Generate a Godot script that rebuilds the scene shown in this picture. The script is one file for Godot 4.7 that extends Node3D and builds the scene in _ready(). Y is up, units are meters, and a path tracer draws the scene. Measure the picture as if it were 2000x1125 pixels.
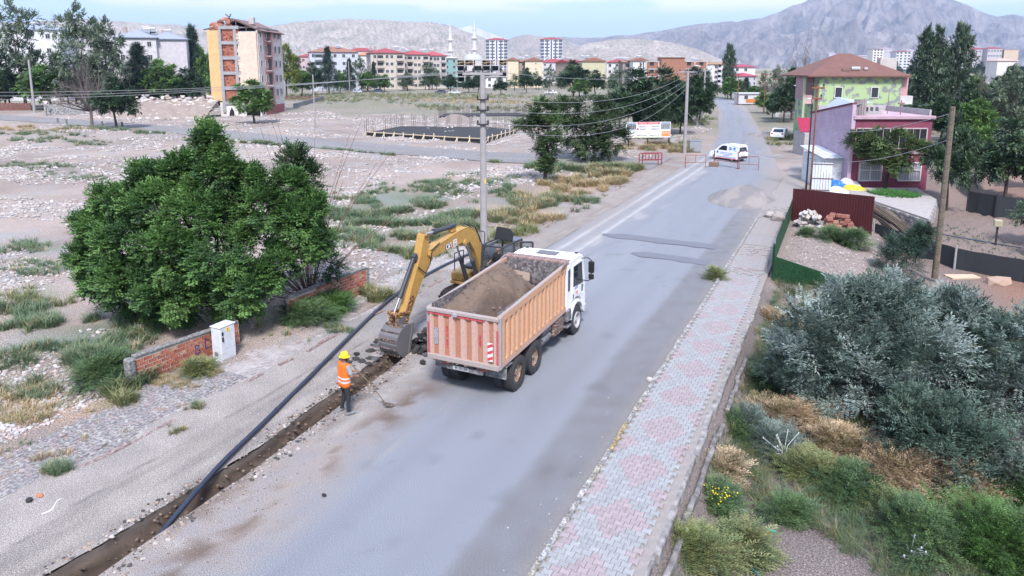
extends Node3D

# World: the road runs along -Z with its right kerb on X = 0; y is up, metres.
class MB:
	var v := PackedVector3Array()
	var n := PackedVector3Array()
	var c := PackedColorArray()
	var u := PackedVector2Array()
	var col := Color(1, 1, 1)
	func put(a: Vector3, m: Vector3) -> void:
		v.push_back(a); n.push_back(m); c.push_back(col)
	func tri(a: Vector3, b: Vector3, d: Vector3) -> void:   # counter-clockwise seen from outside
		var m := (b - a).cross(d - a).normalized()
		put(a, m); put(d, m); put(b, m)
	func quad(a: Vector3, b: Vector3, d: Vector3, e: Vector3) -> void:
		tri(a, b, d); tri(a, d, e)
	func squad(a: Vector3, b: Vector3, d: Vector3, e: Vector3, na: Vector3, nb: Vector3, nd: Vector3, ne: Vector3) -> void:
		put(a, na); put(d, nd); put(b, nb); put(a, na); put(e, ne); put(d, nd)
	func uvquad(a: Vector3, b: Vector3, d: Vector3, e: Vector3) -> void:  # lower left, lower right, upper right, upper left
		quad(a, b, d, e)
		for q in [Vector2(0, 1), Vector2(1, 0), Vector2(1, 1), Vector2(0, 1), Vector2(0, 0), Vector2(1, 0)]:
			u.push_back(q)
	func box(ctr: Vector3, s: Vector3, bas := Basis(), bev := 0.0) -> void:
		var h := s * 0.5
		if bev <= 0.0:
			for ax in 3:
				for sg in [-1.0, 1.0]:
					var p := Vector3(); var q := Vector3(); var r := Vector3()
					p[ax] = h[ax] * sg; q[(ax + 1) % 3] = h[(ax + 1) % 3]; r[(ax + 2) % 3] = h[(ax + 2) % 3] * sg
					quad(ctr + bas * (p - q - r), ctr + bas * (p + q - r), ctr + bas * (p + q + r), ctr + bas * (p - q + r))
			return
		var g := Vector3(maxf(h.x - bev, 0.0), maxf(h.y - bev, 0.0), maxf(h.z - bev, 0.0))
		for ax in 3:
			var a1 := (ax + 1) % 3
			var a2 := (ax + 2) % 3
			for sg in [-1.0, 1.0]:
				var p := Vector3(); var q := Vector3(); var r := Vector3()
				p[ax] = h[ax] * sg; q[a1] = g[a1]; r[a2] = g[a2] * sg
				quad(ctr + bas * (p - q - r), ctr + bas * (p + q - r), ctr + bas * (p + q + r), ctr + bas * (p - q + r))
			for s1 in [-1.0, 1.0]:
				for s2 in [-1.0, 1.0]:
					var k: float = s1 * s2
					var A := Vector3(); var B := Vector3(); var E := Vector3()
					A[a1] = h[a1] * s1; A[a2] = g[a2] * s2
					B[a1] = g[a1] * s1; B[a2] = h[a2] * s2
					E[ax] = g[ax] * k
					quad(ctr + bas * (A - E), ctr + bas * (A + E), ctr + bas * (B + E), ctr + bas * (B - E))
		for s0 in [-1.0, 1.0]:
			for s1 in [-1.0, 1.0]:
				for s2 in [-1.0, 1.0]:
					var X := ctr + bas * Vector3(h.x * s0, g.y * s1, g.z * s2)
					var Y := ctr + bas * Vector3(g.x * s0, h.y * s1, g.z * s2)
					var Z := ctr + bas * Vector3(g.x * s0, g.y * s1, h.z * s2)
					if s0 * s1 * s2 > 0: tri(X, Y, Z)
					else: tri(X, Z, Y)
	func bar(a: Vector3, b: Vector3, w: float, h: float, bev := 0.0) -> void:
		var z := (b - a)
		var l := z.length()
		z /= l
		var x := Vector3.UP.cross(z)
		if x.length() < 0.05: x = Vector3.RIGHT
		x = x.normalized()
		box((a + b) * 0.5, Vector3(w, h, l), Basis(x, z.cross(x), z), bev)
	func cyl(a: Vector3, b: Vector3, ra: float, rb: float, seg := 8, caps := true) -> void:
		var z := (b - a).normalized()
		var x := z.cross(Vector3.UP if absf(z.y) < 0.9 else Vector3.RIGHT).normalized()
		var y := z.cross(x)
		var pd := x
		for i in seg:
			var t := TAU * (i + 1) / seg
			var d := x * cos(t) + y * sin(t)
			squad(a + pd * ra, a + d * ra, b + d * rb, b + pd * rb, pd, d, d, pd)
			if caps:
				tri(b, b + pd * rb, b + d * rb)
				tri(a, a + d * ra, a + pd * ra)
			pd = d
	func tube(pts: Array, r: float, seg := 6, r_end := -1.0) -> void:
		var m := pts.size()
		for i in m - 1:
			var f0 := float(i) / (m - 1)
			var f1 := float(i + 1) / (m - 1)
			var e := r if r_end < 0 else r_end
			cyl(pts[i], pts[i + 1], lerpf(r, e, f0), lerpf(r, e, f1), seg, i == 0 or i == m - 2)
	func lathe(prof: Array, xf: Transform3D, seg := 20) -> void:   # prof: Vector2(radius, along local y), outside on the left when walking up
		for i in seg:
			var t0 := TAU * i / seg
			var t1 := TAU * (i + 1) / seg
			var d0 := Vector3(cos(t0), 0, -sin(t0))
			var d1 := Vector3(cos(t1), 0, -sin(t1))
			for k in prof.size() - 1:
				var p: Vector2 = prof[k]
				var q: Vector2 = prof[k + 1]
				var s := (q - p).normalized()
				var n0 := (xf.basis * (d0 * s.y - Vector3.UP * s.x)).normalized()
				var n1 := (xf.basis * (d1 * s.y - Vector3.UP * s.x)).normalized()
				squad(xf * (d0 * p.x + Vector3.UP * p.y), xf * (d1 * p.x + Vector3.UP * p.y), xf * (d1 * q.x + Vector3.UP * q.y), xf * (d0 * q.x + Vector3.UP * q.y), n0, n1, n1, n0)
	func prism(poly: PackedVector2Array, z0: float, z1: float, xf := Transform3D()) -> void:  # polygon in local xy, extruded along local z
		var p := poly
		if Geometry2D.is_polygon_clockwise(p):
			p = p.duplicate(); p.reverse()
		var m := p.size()
		for i in m:
			var a := p[i]
			var b := p[(i + 1) % m]
			quad(xf * Vector3(a.x, a.y, z1), xf * Vector3(a.x, a.y, z0), xf * Vector3(b.x, b.y, z0), xf * Vector3(b.x, b.y, z1))
		var t := Geometry2D.triangulate_polygon(p)
		for i in range(0, t.size(), 3):
			var a := p[t[i]]; var b := p[t[i + 1]]; var d := p[t[i + 2]]
			if (b - a).cross(d - a) < 0:
				var s := b; b = d; d = s
			tri(xf * Vector3(a.x, a.y, z1), xf * Vector3(b.x, b.y, z1), xf * Vector3(d.x, d.y, z1))
			tri(xf * Vector3(a.x, a.y, z0), xf * Vector3(d.x, d.y, z0), xf * Vector3(b.x, b.y, z0))
	func ball(ctr: Vector3, r: Vector3, seg := 10, rings := 7, bas := Basis()) -> void:
		for j in rings:
			var t0 := PI * j / rings - PI / 2
			var t1 := PI * (j + 1) / rings - PI / 2
			for i in seg:
				var a0 := TAU * i / seg
				var a1 := TAU * (i + 1) / seg
				var q: Array = []
				for w in [[t0, a0], [t0, a1], [t1, a1], [t1, a0]]:
					q.append(Vector3(cos(w[0]) * cos(w[1]), sin(w[0]), -cos(w[0]) * sin(w[1])))
				squad(ctr + bas * (q[0] * r), ctr + bas * (q[1] * r), ctr + bas * (q[2] * r), ctr + bas * (q[3] * r), bas * (q[0] / r).normalized(), bas * (q[1] / r).normalized(), bas * (q[2] / r).normalized(), bas * (q[3] / r).normalized())
	func rock(ctr: Vector3, s: Vector3, rg: RandomNumberGenerator) -> void:   # a broken, flat-sided stone
		var o := [Vector3.RIGHT, Vector3.LEFT, Vector3.UP, Vector3.DOWN, Vector3.BACK, Vector3.FORWARD]
		var bas := Basis.from_euler(Vector3(rg.randf() * 6, rg.randf() * 6, rg.randf() * 6))
		var hs := {}
		for f in [[0, 2, 4], [2, 1, 4], [1, 3, 4], [3, 0, 4], [2, 0, 5], [1, 2, 5], [3, 1, 5], [0, 3, 5]]:
			var a: Vector3 = o[f[0]]; var b: Vector3 = o[f[1]]; var d: Vector3 = o[f[2]]
			var mid := [(a + b).normalized(), (b + d).normalized(), (d + a).normalized()]
			var q: Array = []
			for w in [a, b, d, mid[0], mid[1], mid[2]]:
				var key: Vector3i = Vector3i((w as Vector3) * 100.0)
				if not hs.has(key): hs[key] = rg.randf_range(0.72, 1.15)
				q.append(ctr + (bas * ((w as Vector3) * hs[key])) * s * 0.5)
			tri(q[0], q[3], q[5]); tri(q[3], q[1], q[4]); tri(q[5], q[4], q[2]); tri(q[3], q[4], q[5])
	func mesh() -> ArrayMesh:
		var a := []
		a.resize(Mesh.ARRAY_MAX)
		a[Mesh.ARRAY_VERTEX] = v; a[Mesh.ARRAY_NORMAL] = n; a[Mesh.ARRAY_COLOR] = c
		if u.size() == v.size(): a[Mesh.ARRAY_TEX_UV] = u
		var m := ArrayMesh.new()
		m.add_surface_from_arrays(Mesh.PRIMITIVE_TRIANGLES, a)
		return m

func V(x: float, y: float, z: float) -> Vector3: return Vector3(x, y, z)
func C(r: float, g: float, b: float, a := 1.0) -> Color: return Color(r, g, b, a)

var rng := RandomNumberGenerator.new()
var taken := {}
var M := {}
var big := FastNoiseLite.new()
var fine := FastNoiseLite.new()

func called(kind: String, parent: Node) -> String:
	var key := str(parent.get_instance_id()) + kind
	var k: int = taken.get(key, -1) + 1
	taken[key] = k
	return kind if k == 0 else "%s_%03d" % [kind, k]

func obj(kind: String, mesh: Mesh, m: Material, parent: Node = null, xf := Transform3D()) -> MeshInstance3D:
	var p: Node = parent if parent else self
	var o := MeshInstance3D.new()
	o.name = called(kind, p)
	o.mesh = mesh
	o.material_override = m
	o.transform = xf
	p.add_child(o, true)
	return o

func part(kind: String, b: MB, m: Material, parent: Node = null) -> MeshInstance3D:
	return obj(kind, b.mesh(), m, parent)

func tag(o: Node, label: String, category: String, group := "") -> Node:
	if label: o.set_meta("label", label)
	if category: o.set_meta("category", category)
	if group: o.set_meta("group", group)
	return o

func thing(kind: String, label: String, category: String, at: Vector3, turn := 0.0, group := "") -> Node3D:
	var o := Node3D.new()
	o.name = called(kind, self)
	add_child(o, true)
	o.position = at
	o.rotation.y = turn
	tag(o, label, category, group)
	return o

func structure(o: Node) -> Node:
	o.set_meta("kind", "structure")
	return o

func stuff(o: Node, label := "", category := "") -> Node:
	o.set_meta("kind", "stuff")
	if label: tag(o, label, category)
	return o

func copy_of(o: Node3D, kind: String, label: String, at: Vector3, turn := 0.0, sc := Vector3.ONE) -> Node3D:
	var c: Node3D = o.duplicate()
	c.name = called(kind, self)
	add_child(c, true)
	c.transform = Transform3D(Basis(Vector3.UP, turn).scaled_local(sc), at)
	if label: c.set_meta("label", label)
	return c

func scatter(kind: String, mesh: Mesh, m: Material, where: Array, tints: Array, parent: Node = null) -> MultiMeshInstance3D:
	var mm := MultiMesh.new()
	mm.transform_format = MultiMesh.TRANSFORM_3D
	mm.use_colors = tints.size() > 0
	mm.mesh = mesh
	mm.instance_count = where.size()
	for i in where.size():
		mm.set_instance_transform(i, where[i])
		if tints.size(): mm.set_instance_color(i, tints[i])
	var o := MultiMeshInstance3D.new()
	var p: Node = parent if parent else self
	o.name = called(kind, p)
	o.multimesh = mm
	o.material_override = m
	p.add_child(o, true)
	o.set_meta("kind", "stuff")
	return o

# ---------- materials ----------
var T := {}
func noise_tex(freq: float, lo: float, hi: float, kind := FastNoiseLite.TYPE_SIMPLEX_SMOOTH, oct := 4, seed_ := 1, size := 512, ramp: Array = []) -> NoiseTexture2D:
	var f := FastNoiseLite.new()
	f.noise_type = kind
	f.frequency = freq
	f.seed = seed_
	f.fractal_octaves = oct
	if kind == FastNoiseLite.TYPE_CELLULAR:
		f.cellular_return_type = FastNoiseLite.RETURN_CELL_VALUE
		f.fractal_type = FastNoiseLite.FRACTAL_NONE
	var t := NoiseTexture2D.new()
	t.width = size; t.height = size; t.seamless = true; t.noise = f; t.normalize = true
	var g := Gradient.new()
	if ramp.is_empty():
		g.set_color(0, Color(lo, lo, lo)); g.set_color(1, Color(hi, hi, hi))
		g.set_offset(0, 0.15); g.set_offset(1, 0.85)
	else:
		g.offsets = PackedFloat32Array(ramp[0]); g.colors = PackedColorArray(ramp[1])
	t.color_ramp = g
	return t

func lin(r: float, g: float, b: float) -> Color:
	return Color(r, g, b).linear_to_srgb()

# a plain surface: base colour (linear), fine grain, coarse blotches; sizes in metres
func surf(base: Color, rough := 0.85, grain := "fine", size := 0.5, blotch := "", bsize := 3.0, bump := 0.0, world := false, vcol := false) -> StandardMaterial3D:
	var m := StandardMaterial3D.new()
	m.albedo_color = base.linear_to_srgb()
	m.roughness = rough
	m.vertex_color_use_as_albedo = vcol
	if grain:
		m.albedo_texture = T[grain]
		m.uv1_triplanar = true
		m.uv1_world_triplanar = world
		m.uv1_scale = Vector3.ONE / size
		if bump > 0.0:
			m.heightmap_enabled = true
			m.heightmap_texture = T[grain]
			m.heightmap_scale = bump
	if blotch:
		m.detail_enabled = true
		m.detail_blend_mode = BaseMaterial3D.BLEND_MODE_MUL
		m.detail_uv_layer = BaseMaterial3D.DETAIL_UV_2
		m.detail_albedo = T[blotch]
		m.uv2_triplanar = true
		m.uv2_world_triplanar = world
		m.uv2_scale = Vector3.ONE / bsize
	return m

func plain(r: float, g: float, b: float, rough := 0.6, metal := 0.0) -> StandardMaterial3D:
	var m := StandardMaterial3D.new()
	m.albedo_color = lin(r, g, b)
	m.roughness = rough
	m.metallic = metal
	return m

func leafy(r: float, g: float, b: float, back := 0.5) -> StandardMaterial3D:
	var m := plain(r, g, b, 0.65)
	m.vertex_color_use_as_albedo = true
	m.backlight_enabled = true
	m.backlight = Color(back, back, back)
	return m

func make_materials() -> void:
	T.fine = noise_tex(0.05, 0.72, 1.0, FastNoiseLite.TYPE_SIMPLEX_SMOOTH, 5, 3)
	T.speck = noise_tex(0.16, 0.62, 1.0, FastNoiseLite.TYPE_SIMPLEX, 3, 5, 1024)
	T.blotch = noise_tex(0.012, 0.62, 1.0, FastNoiseLite.TYPE_SIMPLEX_SMOOTH, 5, 8)
	T.soft = noise_tex(0.010, 0.93, 1.0, FastNoiseLite.TYPE_SIMPLEX_SMOOTH, 4, 9)
	T.stones = noise_tex(0.11, 0.66, 1.0, FastNoiseLite.TYPE_CELLULAR, 1, 4, 1024)
	T.streak = noise_tex(0.03, 0.55, 1.0, FastNoiseLite.TYPE_VALUE, 5, 12)
	T.rust = noise_tex(0.02, 0, 1, FastNoiseLite.TYPE_SIMPLEX_SMOOTH, 5, 21, 512, [[0.0, 0.4, 0.52, 1.0], [Color(1, 1, 1), Color(0.95, 0.93, 0.9), Color(0.62, 0.42, 0.32), Color(0.4, 0.25, 0.18)]])
	T.scrape = noise_tex(0.03, 0, 1, FastNoiseLite.TYPE_SIMPLEX_SMOOTH, 5, 33, 512, [[0.0, 0.38, 0.5, 0.62, 1.0], [Color(0.93, 0.62, 0.42), Color(0.97, 0.7, 0.5), Color(0.95, 0.82, 0.72), Color(0.92, 0.87, 0.84), Color(0.72, 0.62, 0.6)]])
	T.worn = noise_tex(0.02, 0, 1, FastNoiseLite.TYPE_SIMPLEX_SMOOTH, 5, 33, 512, [[0.0, 0.45, 0.6, 1.0], [Color(0.94, 0.9, 0.86), Color(0.98, 0.95, 0.92), Color(1, 1, 1), Color(0.86, 0.84, 0.84)]])
	T.peel = noise_tex(0.014, 0, 1, FastNoiseLite.TYPE_SIMPLEX_SMOOTH, 5, 40, 512, [[0.0, 0.55, 0.57, 1.0], [Color(0.74, 0.84, 0.64), Color(0.71, 0.82, 0.61), Color(0.62, 0.64, 0.64), Color(0.56, 0.58, 0.60)]])
	M.ground = surf(Color(1, 1, 1), 0.95, "stones", 1.7, "speck", 11.0, 1.2, true, true)
	M.gravel = surf(Color(1, 1, 1), 0.95, "stones", 0.8, "speck", 6.0, 1.5, true, true)
	M.asphalt = surf(Color(1, 1, 1), 0.9, "speck", 1.1, "speck", 5.3, 0.5, true, true)
	M.soil = surf(Color(1, 1, 1), 0.97, "speck", 0.9, "soft", 2.2, 4.0, true, true)
	M.hill = surf(Color(1, 1, 1), 0.97, "fine", 300.0, "soft", 900.0, 0.0, true, true)
	M.paver = surf(Color(1, 1, 1), 0.9, "speck", 0.4, "soft", 1.3, 0.0, true, true)
	M.concrete = surf(Color(0.36, 0.36, 0.36), 0.9, "fine", 0.7, "blotch", 2.5, 0.4)
	M.concrete_v = surf(Color(1, 1, 1), 0.9, "fine", 0.7, "blotch", 2.5, 0.3, false, true)
	M.rubble = surf(Color(1, 1, 1), 0.95, "fine", 0.6, "", 1.0, 0.0, false, true)
	M.brick = surf(Color(1, 1, 1), 0.9, "speck", 0.3, "blotch", 1.4, 0.0, true, true)
	M.mortar = surf(Color(0.62, 0.56, 0.53), 0.95, "speck", 0.3, "", 1.0, 0.4, true)
	M.bark = surf(Color(0.13, 0.105, 0.09), 0.95, "streak", 0.5, "", 1.0, 1.0)
	M.wood = surf(Color(0.27, 0.21, 0.15), 0.9, "streak", 0.6, "", 1.0, 0.3)
	M.galv = surf(Color(0.42, 0.43, 0.45), 0.5, "fine", 0.4)
	M.black = plain(0.012, 0.012, 0.014, 0.55)
	M.rubber = surf(Color(0.05, 0.05, 0.055), 0.85, "fine", 0.3)
	M.dark = plain(0.02, 0.022, 0.026, 0.6)
	M.glass = plain(0.02, 0.026, 0.032, 0.08)
	M.chrome = plain(0.6, 0.6, 0.62, 0.2, 1.0)
	M.white = surf(Color(0.78, 0.79, 0.8), 0.45, "fine", 1.5)
	M.paint_v = surf(Color(1, 1, 1), 0.55, "fine", 1.2, "", 1.0, 0.0, false, true)
	M.plaster_v = surf(Color(1, 1, 1), 0.9, "soft", 1.2, "soft", 6.0, 0.0, false, true)
	M.rustv = surf(Color(1, 1, 1), 0.85, "rust", 0.8, "", 1.0, 0.0, false, true)
	M.wire = plain(0.25, 0.26, 0.28, 0.5)
	M.leaf = leafy(1, 1, 1)
	M.grass = leafy(1, 1, 1, 0.4)
	M.cloth_v = surf(Color(1, 1, 1), 0.9, "fine", 0.25, "", 1.0, 0.0, false, true)

# ---------- camera, sky, sun, exposure ----------
func make_light() -> void:
	var cam := Camera3D.new()
	cam.name = "camera"
	add_child(cam)
	cam.set_frustum(0.081110, Vector2(0, -0.013518), 0.1, 30000.0)
	cam.position = Vector3(4.87, 9.6, 0)
	cam.rotation = Vector3(deg_to_rad(-10.017), deg_to_rad(25.341), 0)
	cam.current = true
	var sun := DirectionalLight3D.new()
	sun.name = "sun"
	add_child(sun)
	sun.position = Vector3(0, 60, 0)
	sun.look_at(Vector3(0, 60, 0) - Vector3(0.34, 0.85, 0.60), Vector3.UP)
	sun.light_energy = 0.5
	sun.light_color = Color(1.0, 0.97, 0.955)
	sun.light_angular_distance = 11.0
	sun.shadow_enabled = true
	var env := Environment.new()
	env.tonemap_mode = Environment.TONE_MAPPER_LINEAR
	env.tonemap_exposure = 3.8
	env.background_mode = Environment.BG_SKY
	env.sdfgi_enabled = true
	env.ssao_enabled = true
	env.ssil_enabled = true
	var sky := Sky.new()
	var pm := PanoramaSkyMaterial.new()
	pm.panorama = ImageTexture.create_from_image(sky_image())
	sky.sky_material = pm
	env.sky = sky
	env.background_energy_multiplier = 0.395
	env.fog_enabled = true
	env.fog_density = 0.00009
	env.fog_light_color = Color(0.70, 0.82, 1.0)
	var we := WorldEnvironment.new()
	we.name = "world"
	we.environment = env
	add_child(we)

func sky_image() -> Image:
	var im := Image.create(2048, 1024, false, Image.FORMAT_RGBF)
	var f := FastNoiseLite.new()
	f.seed = 6; f.frequency = 1.0; f.fractal_octaves = 6
	for y in 1024:
		var e := (0.5 - (y + 0.5) / 1024.0) * PI
		var up := maxf(sin(e), 0.0)
		var base := Color(0.74, 0.88, 0.96).lerp(Color(0.62, 0.80, 0.96), smoothstep(0.0, 0.11, up)).lerp(Color(0.36, 0.58, 1.2), smoothstep(0.10, 0.8, up))
		for x in 2048:
			var a := TAU * x / 2048.0
			var k := 0.0
			if e > 0.05:
				var d := Vector3(cos(a) * cos(e), sin(e) * 2.2, sin(a) * cos(e))
				k = f.get_noise_3dv(d * Vector3(3.2, 12.0, 3.2)) * 0.5 + 0.5
				k = smoothstep(0.42, 0.53, k) * smoothstep(0.066, 0.080, up) * (0.9 - 0.25 * up)
			im.set_pixel(x, y, base.lerp(Color(0.92, 0.93, 0.95), k))
	return im

# ---------- the ground ----------
const TZ := [-30.0, -20.3, -18.0, -16.0, -12.0, -7.5, -3.0, 12.0]
const TR := [-8.4, -8.19, -7.93, -7.80, -7.55, -7.48, -7.45, -7.4]
const TL := [-9.3, -9.0, -8.74, -8.5, -8.18, -8.32, -8.56, -8.7]
func along(z: float, xs: Array, ys: Array) -> float:
	if z <= xs[0]: return ys[0]
	for i in xs.size() - 1:
		if z <= xs[i + 1]:
			return lerpf(ys[i], ys[i + 1], (z - xs[i]) / (xs[i + 1] - xs[i]))
	return ys[-1]
func trench_r(z: float) -> float: return along(z, TZ, TR) + fine.get_noise_2d(z * 9.0, 3.0) * 0.035
func trench_l(z: float) -> float: return along(z, TZ, TL) + fine.get_noise_2d(z * 7.0, 9.0) * 0.10 + fine.get_noise_2d(z * 40.0, 1.0) * 0.03

const RZ := [-330.0, -290.0, -250.0, -211.0, -175.0, -139.0, -110.0, -86.0, -66.0, 20.0]
const RL := [-96.0, -68.0, -47.0, -31.5, -23.5, -17.6, -12.8, -9.7, -9.4, -9.4]
const RR := [-88.0, -60.0, -38.0, -24.6, -17.0, -11.2, -6.6, -2.9, 0.0, 0.0]
func road_l(z: float) -> float: return along(z, RZ, RL)
func road_r(z: float) -> float: return along(z, RZ, RR)

const CROSS := [Vector2(-330, -92), Vector2(-160, -82.5), Vector2(-115, -80), Vector2(-75, -74.5), Vector2(-48, -69.5), Vector2(-26, -68), Vector2(-9, -71)]
func cross_dist(x: float, z: float) -> float:
	if z > -55.0 or z < -105.0 or x > 0.0: return 99.0
	var d := 99.0
	for i in CROSS.size() - 1:
		var q := Geometry2D.get_closest_point_to_segment(Vector2(x, z), CROSS[i], CROSS[i + 1])
		d = minf(d, q.distance_to(Vector2(x, z)))
	return d

func gh(x: float, z: float) -> float:
	var h := 0.0
	var left := smoothstep(-14.2, -17.5, x)
	if z < -76.0: left = smoothstep(-1.0, -5.0, x - road_l(z))
	if left > 0.0:
		var far := clampf((-z - 60.0) / 60.0, 0.0, 1.0)
		h += left * (0.14 + big.get_noise_2d(x * 1.4, z * 1.4) * lerpf(0.60, 0.3, far) + big.get_noise_2d(x * 7.0, z * 7.0) * 0.20 + fine.get_noise_2d(x * 4.0, z * 4.0) * 0.05)
		var cd := cross_dist(x, z)
		h = lerpf(-0.03, h, smoothstep(3.6, 7.5, cd))
		# spoil mounds in the back of the lot
		for q in [[Vector2(-103.72, -134.26), 4.0, 1.5], [Vector2(-95.94, -135.66), 6.0, 2.2], [Vector2(-89.92, -138.51), 4.0, 1.6], [Vector2(-75.20, -121.83), 3.0, 1.6], [Vector2(-56.64, -107.11), 4.0, 1.4], [Vector2(-43.92, -140.16), 6.0, 2.0], [Vector2(-91.76, -60.88), 9.0, 0.7], [Vector2(-47.82, -29.44), 7.0, 0.5]]:
			var dd: float = Vector2(x, z).distance_to(q[0]) / q[1]
			if dd < 1.4: h += q[2] * exp(-dd * dd * 2.2)
	var right := smoothstep(1.9, 3.0, x - maxf(road_r(z), -3.0 if z > -86.0 else -99.0))
	if right > 0.0 and z > -150.0:
		var near := -1.0 + big.get_noise_2d(x * 3.0, z * 3.0) * 0.25 + fine.get_noise_2d(x * 4.0, z * 4.0) * 0.04
		var plot := 0.12 + big.get_noise_2d(x * 4.0, z * 4.0) * 0.30 - smoothstep(4.0, 7.0, x) * 0.35
		var garden := -0.8 + fine.get_noise_2d(x * 3.0, z * 3.0) * 0.06
		if x > 8.0 and z < -43.0: garden += 0.10 * sin((x + z * 0.45) * TAU / 0.95)
		var lot := 0.05 + fine.get_noise_2d(x * 5.0, z * 5.0) * 0.05
		var r := lerpf(near, plot, smoothstep(-31.5, -34.5, z))
		r = lerpf(r, lot, smoothstep(-46.5, -48.5, z))
		r = lerpf(r, garden, smoothstep(6.6, 8.2, x - maxf(0.0, (-z - 49.0) * 0.35)) * smoothstep(-33.0, -38.0, z) * smoothstep(-95.0, -75.0, z))
		h += right * r
	if z > -230.0 and x > road_l(z) - 2.4 and x < road_r(z) + 1.7:
		h = minf(h, -0.06)
	if z > -23.5 and z < 30.0 and x > -11.6 and x < 1.2: h = -1.75
	return h

func mixc(a: Color, b: Color, k: float) -> Color: return a.lerp(b, clampf(k, 0.0, 1.0))

func gcol(x: float, z: float) -> Color:
	var n1 := big.get_noise_2d(x * 2.0 + 50.0, z * 2.0)
	var n2 := fine.get_noise_2d(x * 2.0, z * 2.0 + 30.0)
	var c := mixc(C(0.73, 0.61, 0.535), C(0.50, 0.41, 0.36), 0.5 + n1 * 1.3)
	c = mixc(c, C(0.62, 0.60, 0.60), (n2 - 0.1) * 2.0)
	if x < -12.0 and z > -110.0:
		for q in grass_zones:
			var dx: float = (x - q[0].x) / q[1]
			var dz: float = (z - q[0].y) / q[2]
			var d := dx * dx + dz * dz
			if d < 1.3: c = mixc(c, C(q[5].r * 2.6, q[5].g * 2.3, q[5].b * 2.6), (1.15 - d) * 0.4 * smoothstep(-0.25, 0.2, n2 + n1 * 0.5))
	if z < -95.0:
		var k := smoothstep(-95.0, -125.0, z)
		c = mixc(c, mixc(C(0.36, 0.37, 0.26), C(0.55, 0.48, 0.40), 0.5 + n1 * 1.6), k * 0.85)
	if x > 1.5 and z > -110.0:
		var d := mixc(C(0.40, 0.335, 0.32), C(0.29, 0.245, 0.22), 0.5 + n1 * 2.0)
		d = mixc(d, C(0.56, 0.46, 0.41), smoothstep(-31.0, -34.0, z))
		if z < -33.0 and x > 6.5: d = mixc(C(0.47, 0.36, 0.31), C(0.40, 0.31, 0.27), 0.5 + n1)
		if x > 10.5 and z > -44.0 and z < -26.0: d = mixc(d, C(0.52, 0.29, 0.20), smoothstep(10.5, 12.5, x) * 0.9)
		if x > 15.0 and z < -40.0: d = mixc(d, C(0.50, 0.29, 0.21), smoothstep(15.0, 18.0, x) * 0.7)
		c = d
	if z < -330.0:
		var k := smoothstep(-330.0, -600.0, z)
		var fld := big.get_noise_2d(x * 0.05, z * 0.12)
		c = mixc(c, mixc(C(0.66, 0.57, 0.38), C(0.34, 0.36, 0.22), smoothstep(-0.05, 0.15, fld)), k)
	return c

# indexed grid of (cols x rows) points with smooth normals
func grid_mesh(p: PackedVector3Array, col: PackedColorArray, cols: int, rows: int) -> ArrayMesh:
	var n := PackedVector3Array()
	n.resize(p.size())
	var idx := PackedInt32Array()
	var way := 1.0 if (p[(rows - 1) * cols] - p[0]).cross(p[cols - 1] - p[0]).y > 0.0 else -1.0
	for j in rows:
		for i in cols:
			var a := p[j * cols + mini(i + 1, cols - 1)] - p[j * cols + maxi(i - 1, 0)]
			var b := p[mini(j + 1, rows - 1) * cols + i] - p[maxi(j - 1, 0) * cols + i]
			var m := b.cross(a).normalized()
			n[j * cols + i] = m * way
			if i < cols - 1 and j < rows - 1:
				var k := j * cols + i
				idx.append_array(PackedInt32Array([k, k + cols, k + 1, k + 1, k + cols, k + cols + 1]))
	var e := p[1] - p[0]
	var g := p[cols] - p[0]
	if g.cross(e).y > 0.0:
		for t in range(0, idx.size(), 3):
			var s := idx[t + 1]; idx[t + 1] = idx[t + 2]; idx[t + 2] = s
	var a := []
	a.resize(Mesh.ARRAY_MAX)
	a[Mesh.ARRAY_VERTEX] = p; a[Mesh.ARRAY_NORMAL] = n; a[Mesh.ARRAY_COLOR] = col; a[Mesh.ARRAY_INDEX] = idx
	var m := ArrayMesh.new()
	m.add_surface_from_arrays(Mesh.PRIMITIVE_TRIANGLES, a)
	return m

func lines(stops: Array) -> PackedFloat32Array:  # [from, step, to, step, to ...]; growing steps are negative factors
	var o := PackedFloat32Array()
	var x: float = stops[0]
	for k in range(1, stops.size(), 2):
		while x < stops[k + 1] - 0.001:
			o.push_back(x)
			x += stops[k]
		x = stops[k + 1]
	o.push_back(x)
	return o

func make_ground() -> void:
	var xs := lines([-9000.0, 1500.0, -3000.0, 400.0, -1000.0, 100.0, -400.0, 20.0, -200.0, 4.0, -110.0, 1.6, -46.0, 0.5, 18.0, 1.5, 60.0, 10.0, 200.0, 50.0, 1000.0, 400.0, 3000.0, 1500.0, 9000.0])
	var zs := lines([-11000.0, 1500.0, -3500.0, 400.0, -1200.0, 100.0, -400.0, 20.0, -240.0, 5.0, -120.0, 1.2, -70.0, 0.5, -4.0, 4.0, 40.0, 30.0, 200.0, 400.0, 3000.0])
	var p := PackedVector3Array()
	var col := PackedColorArray()
	for z in zs:
		for x in xs:
			p.push_back(V(x, gh(x, z), z)); col.push_back(gcol(x, z))
	structure(obj("ground", grid_mesh(p, col, xs.size(), zs.size()), M.ground))

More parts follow.
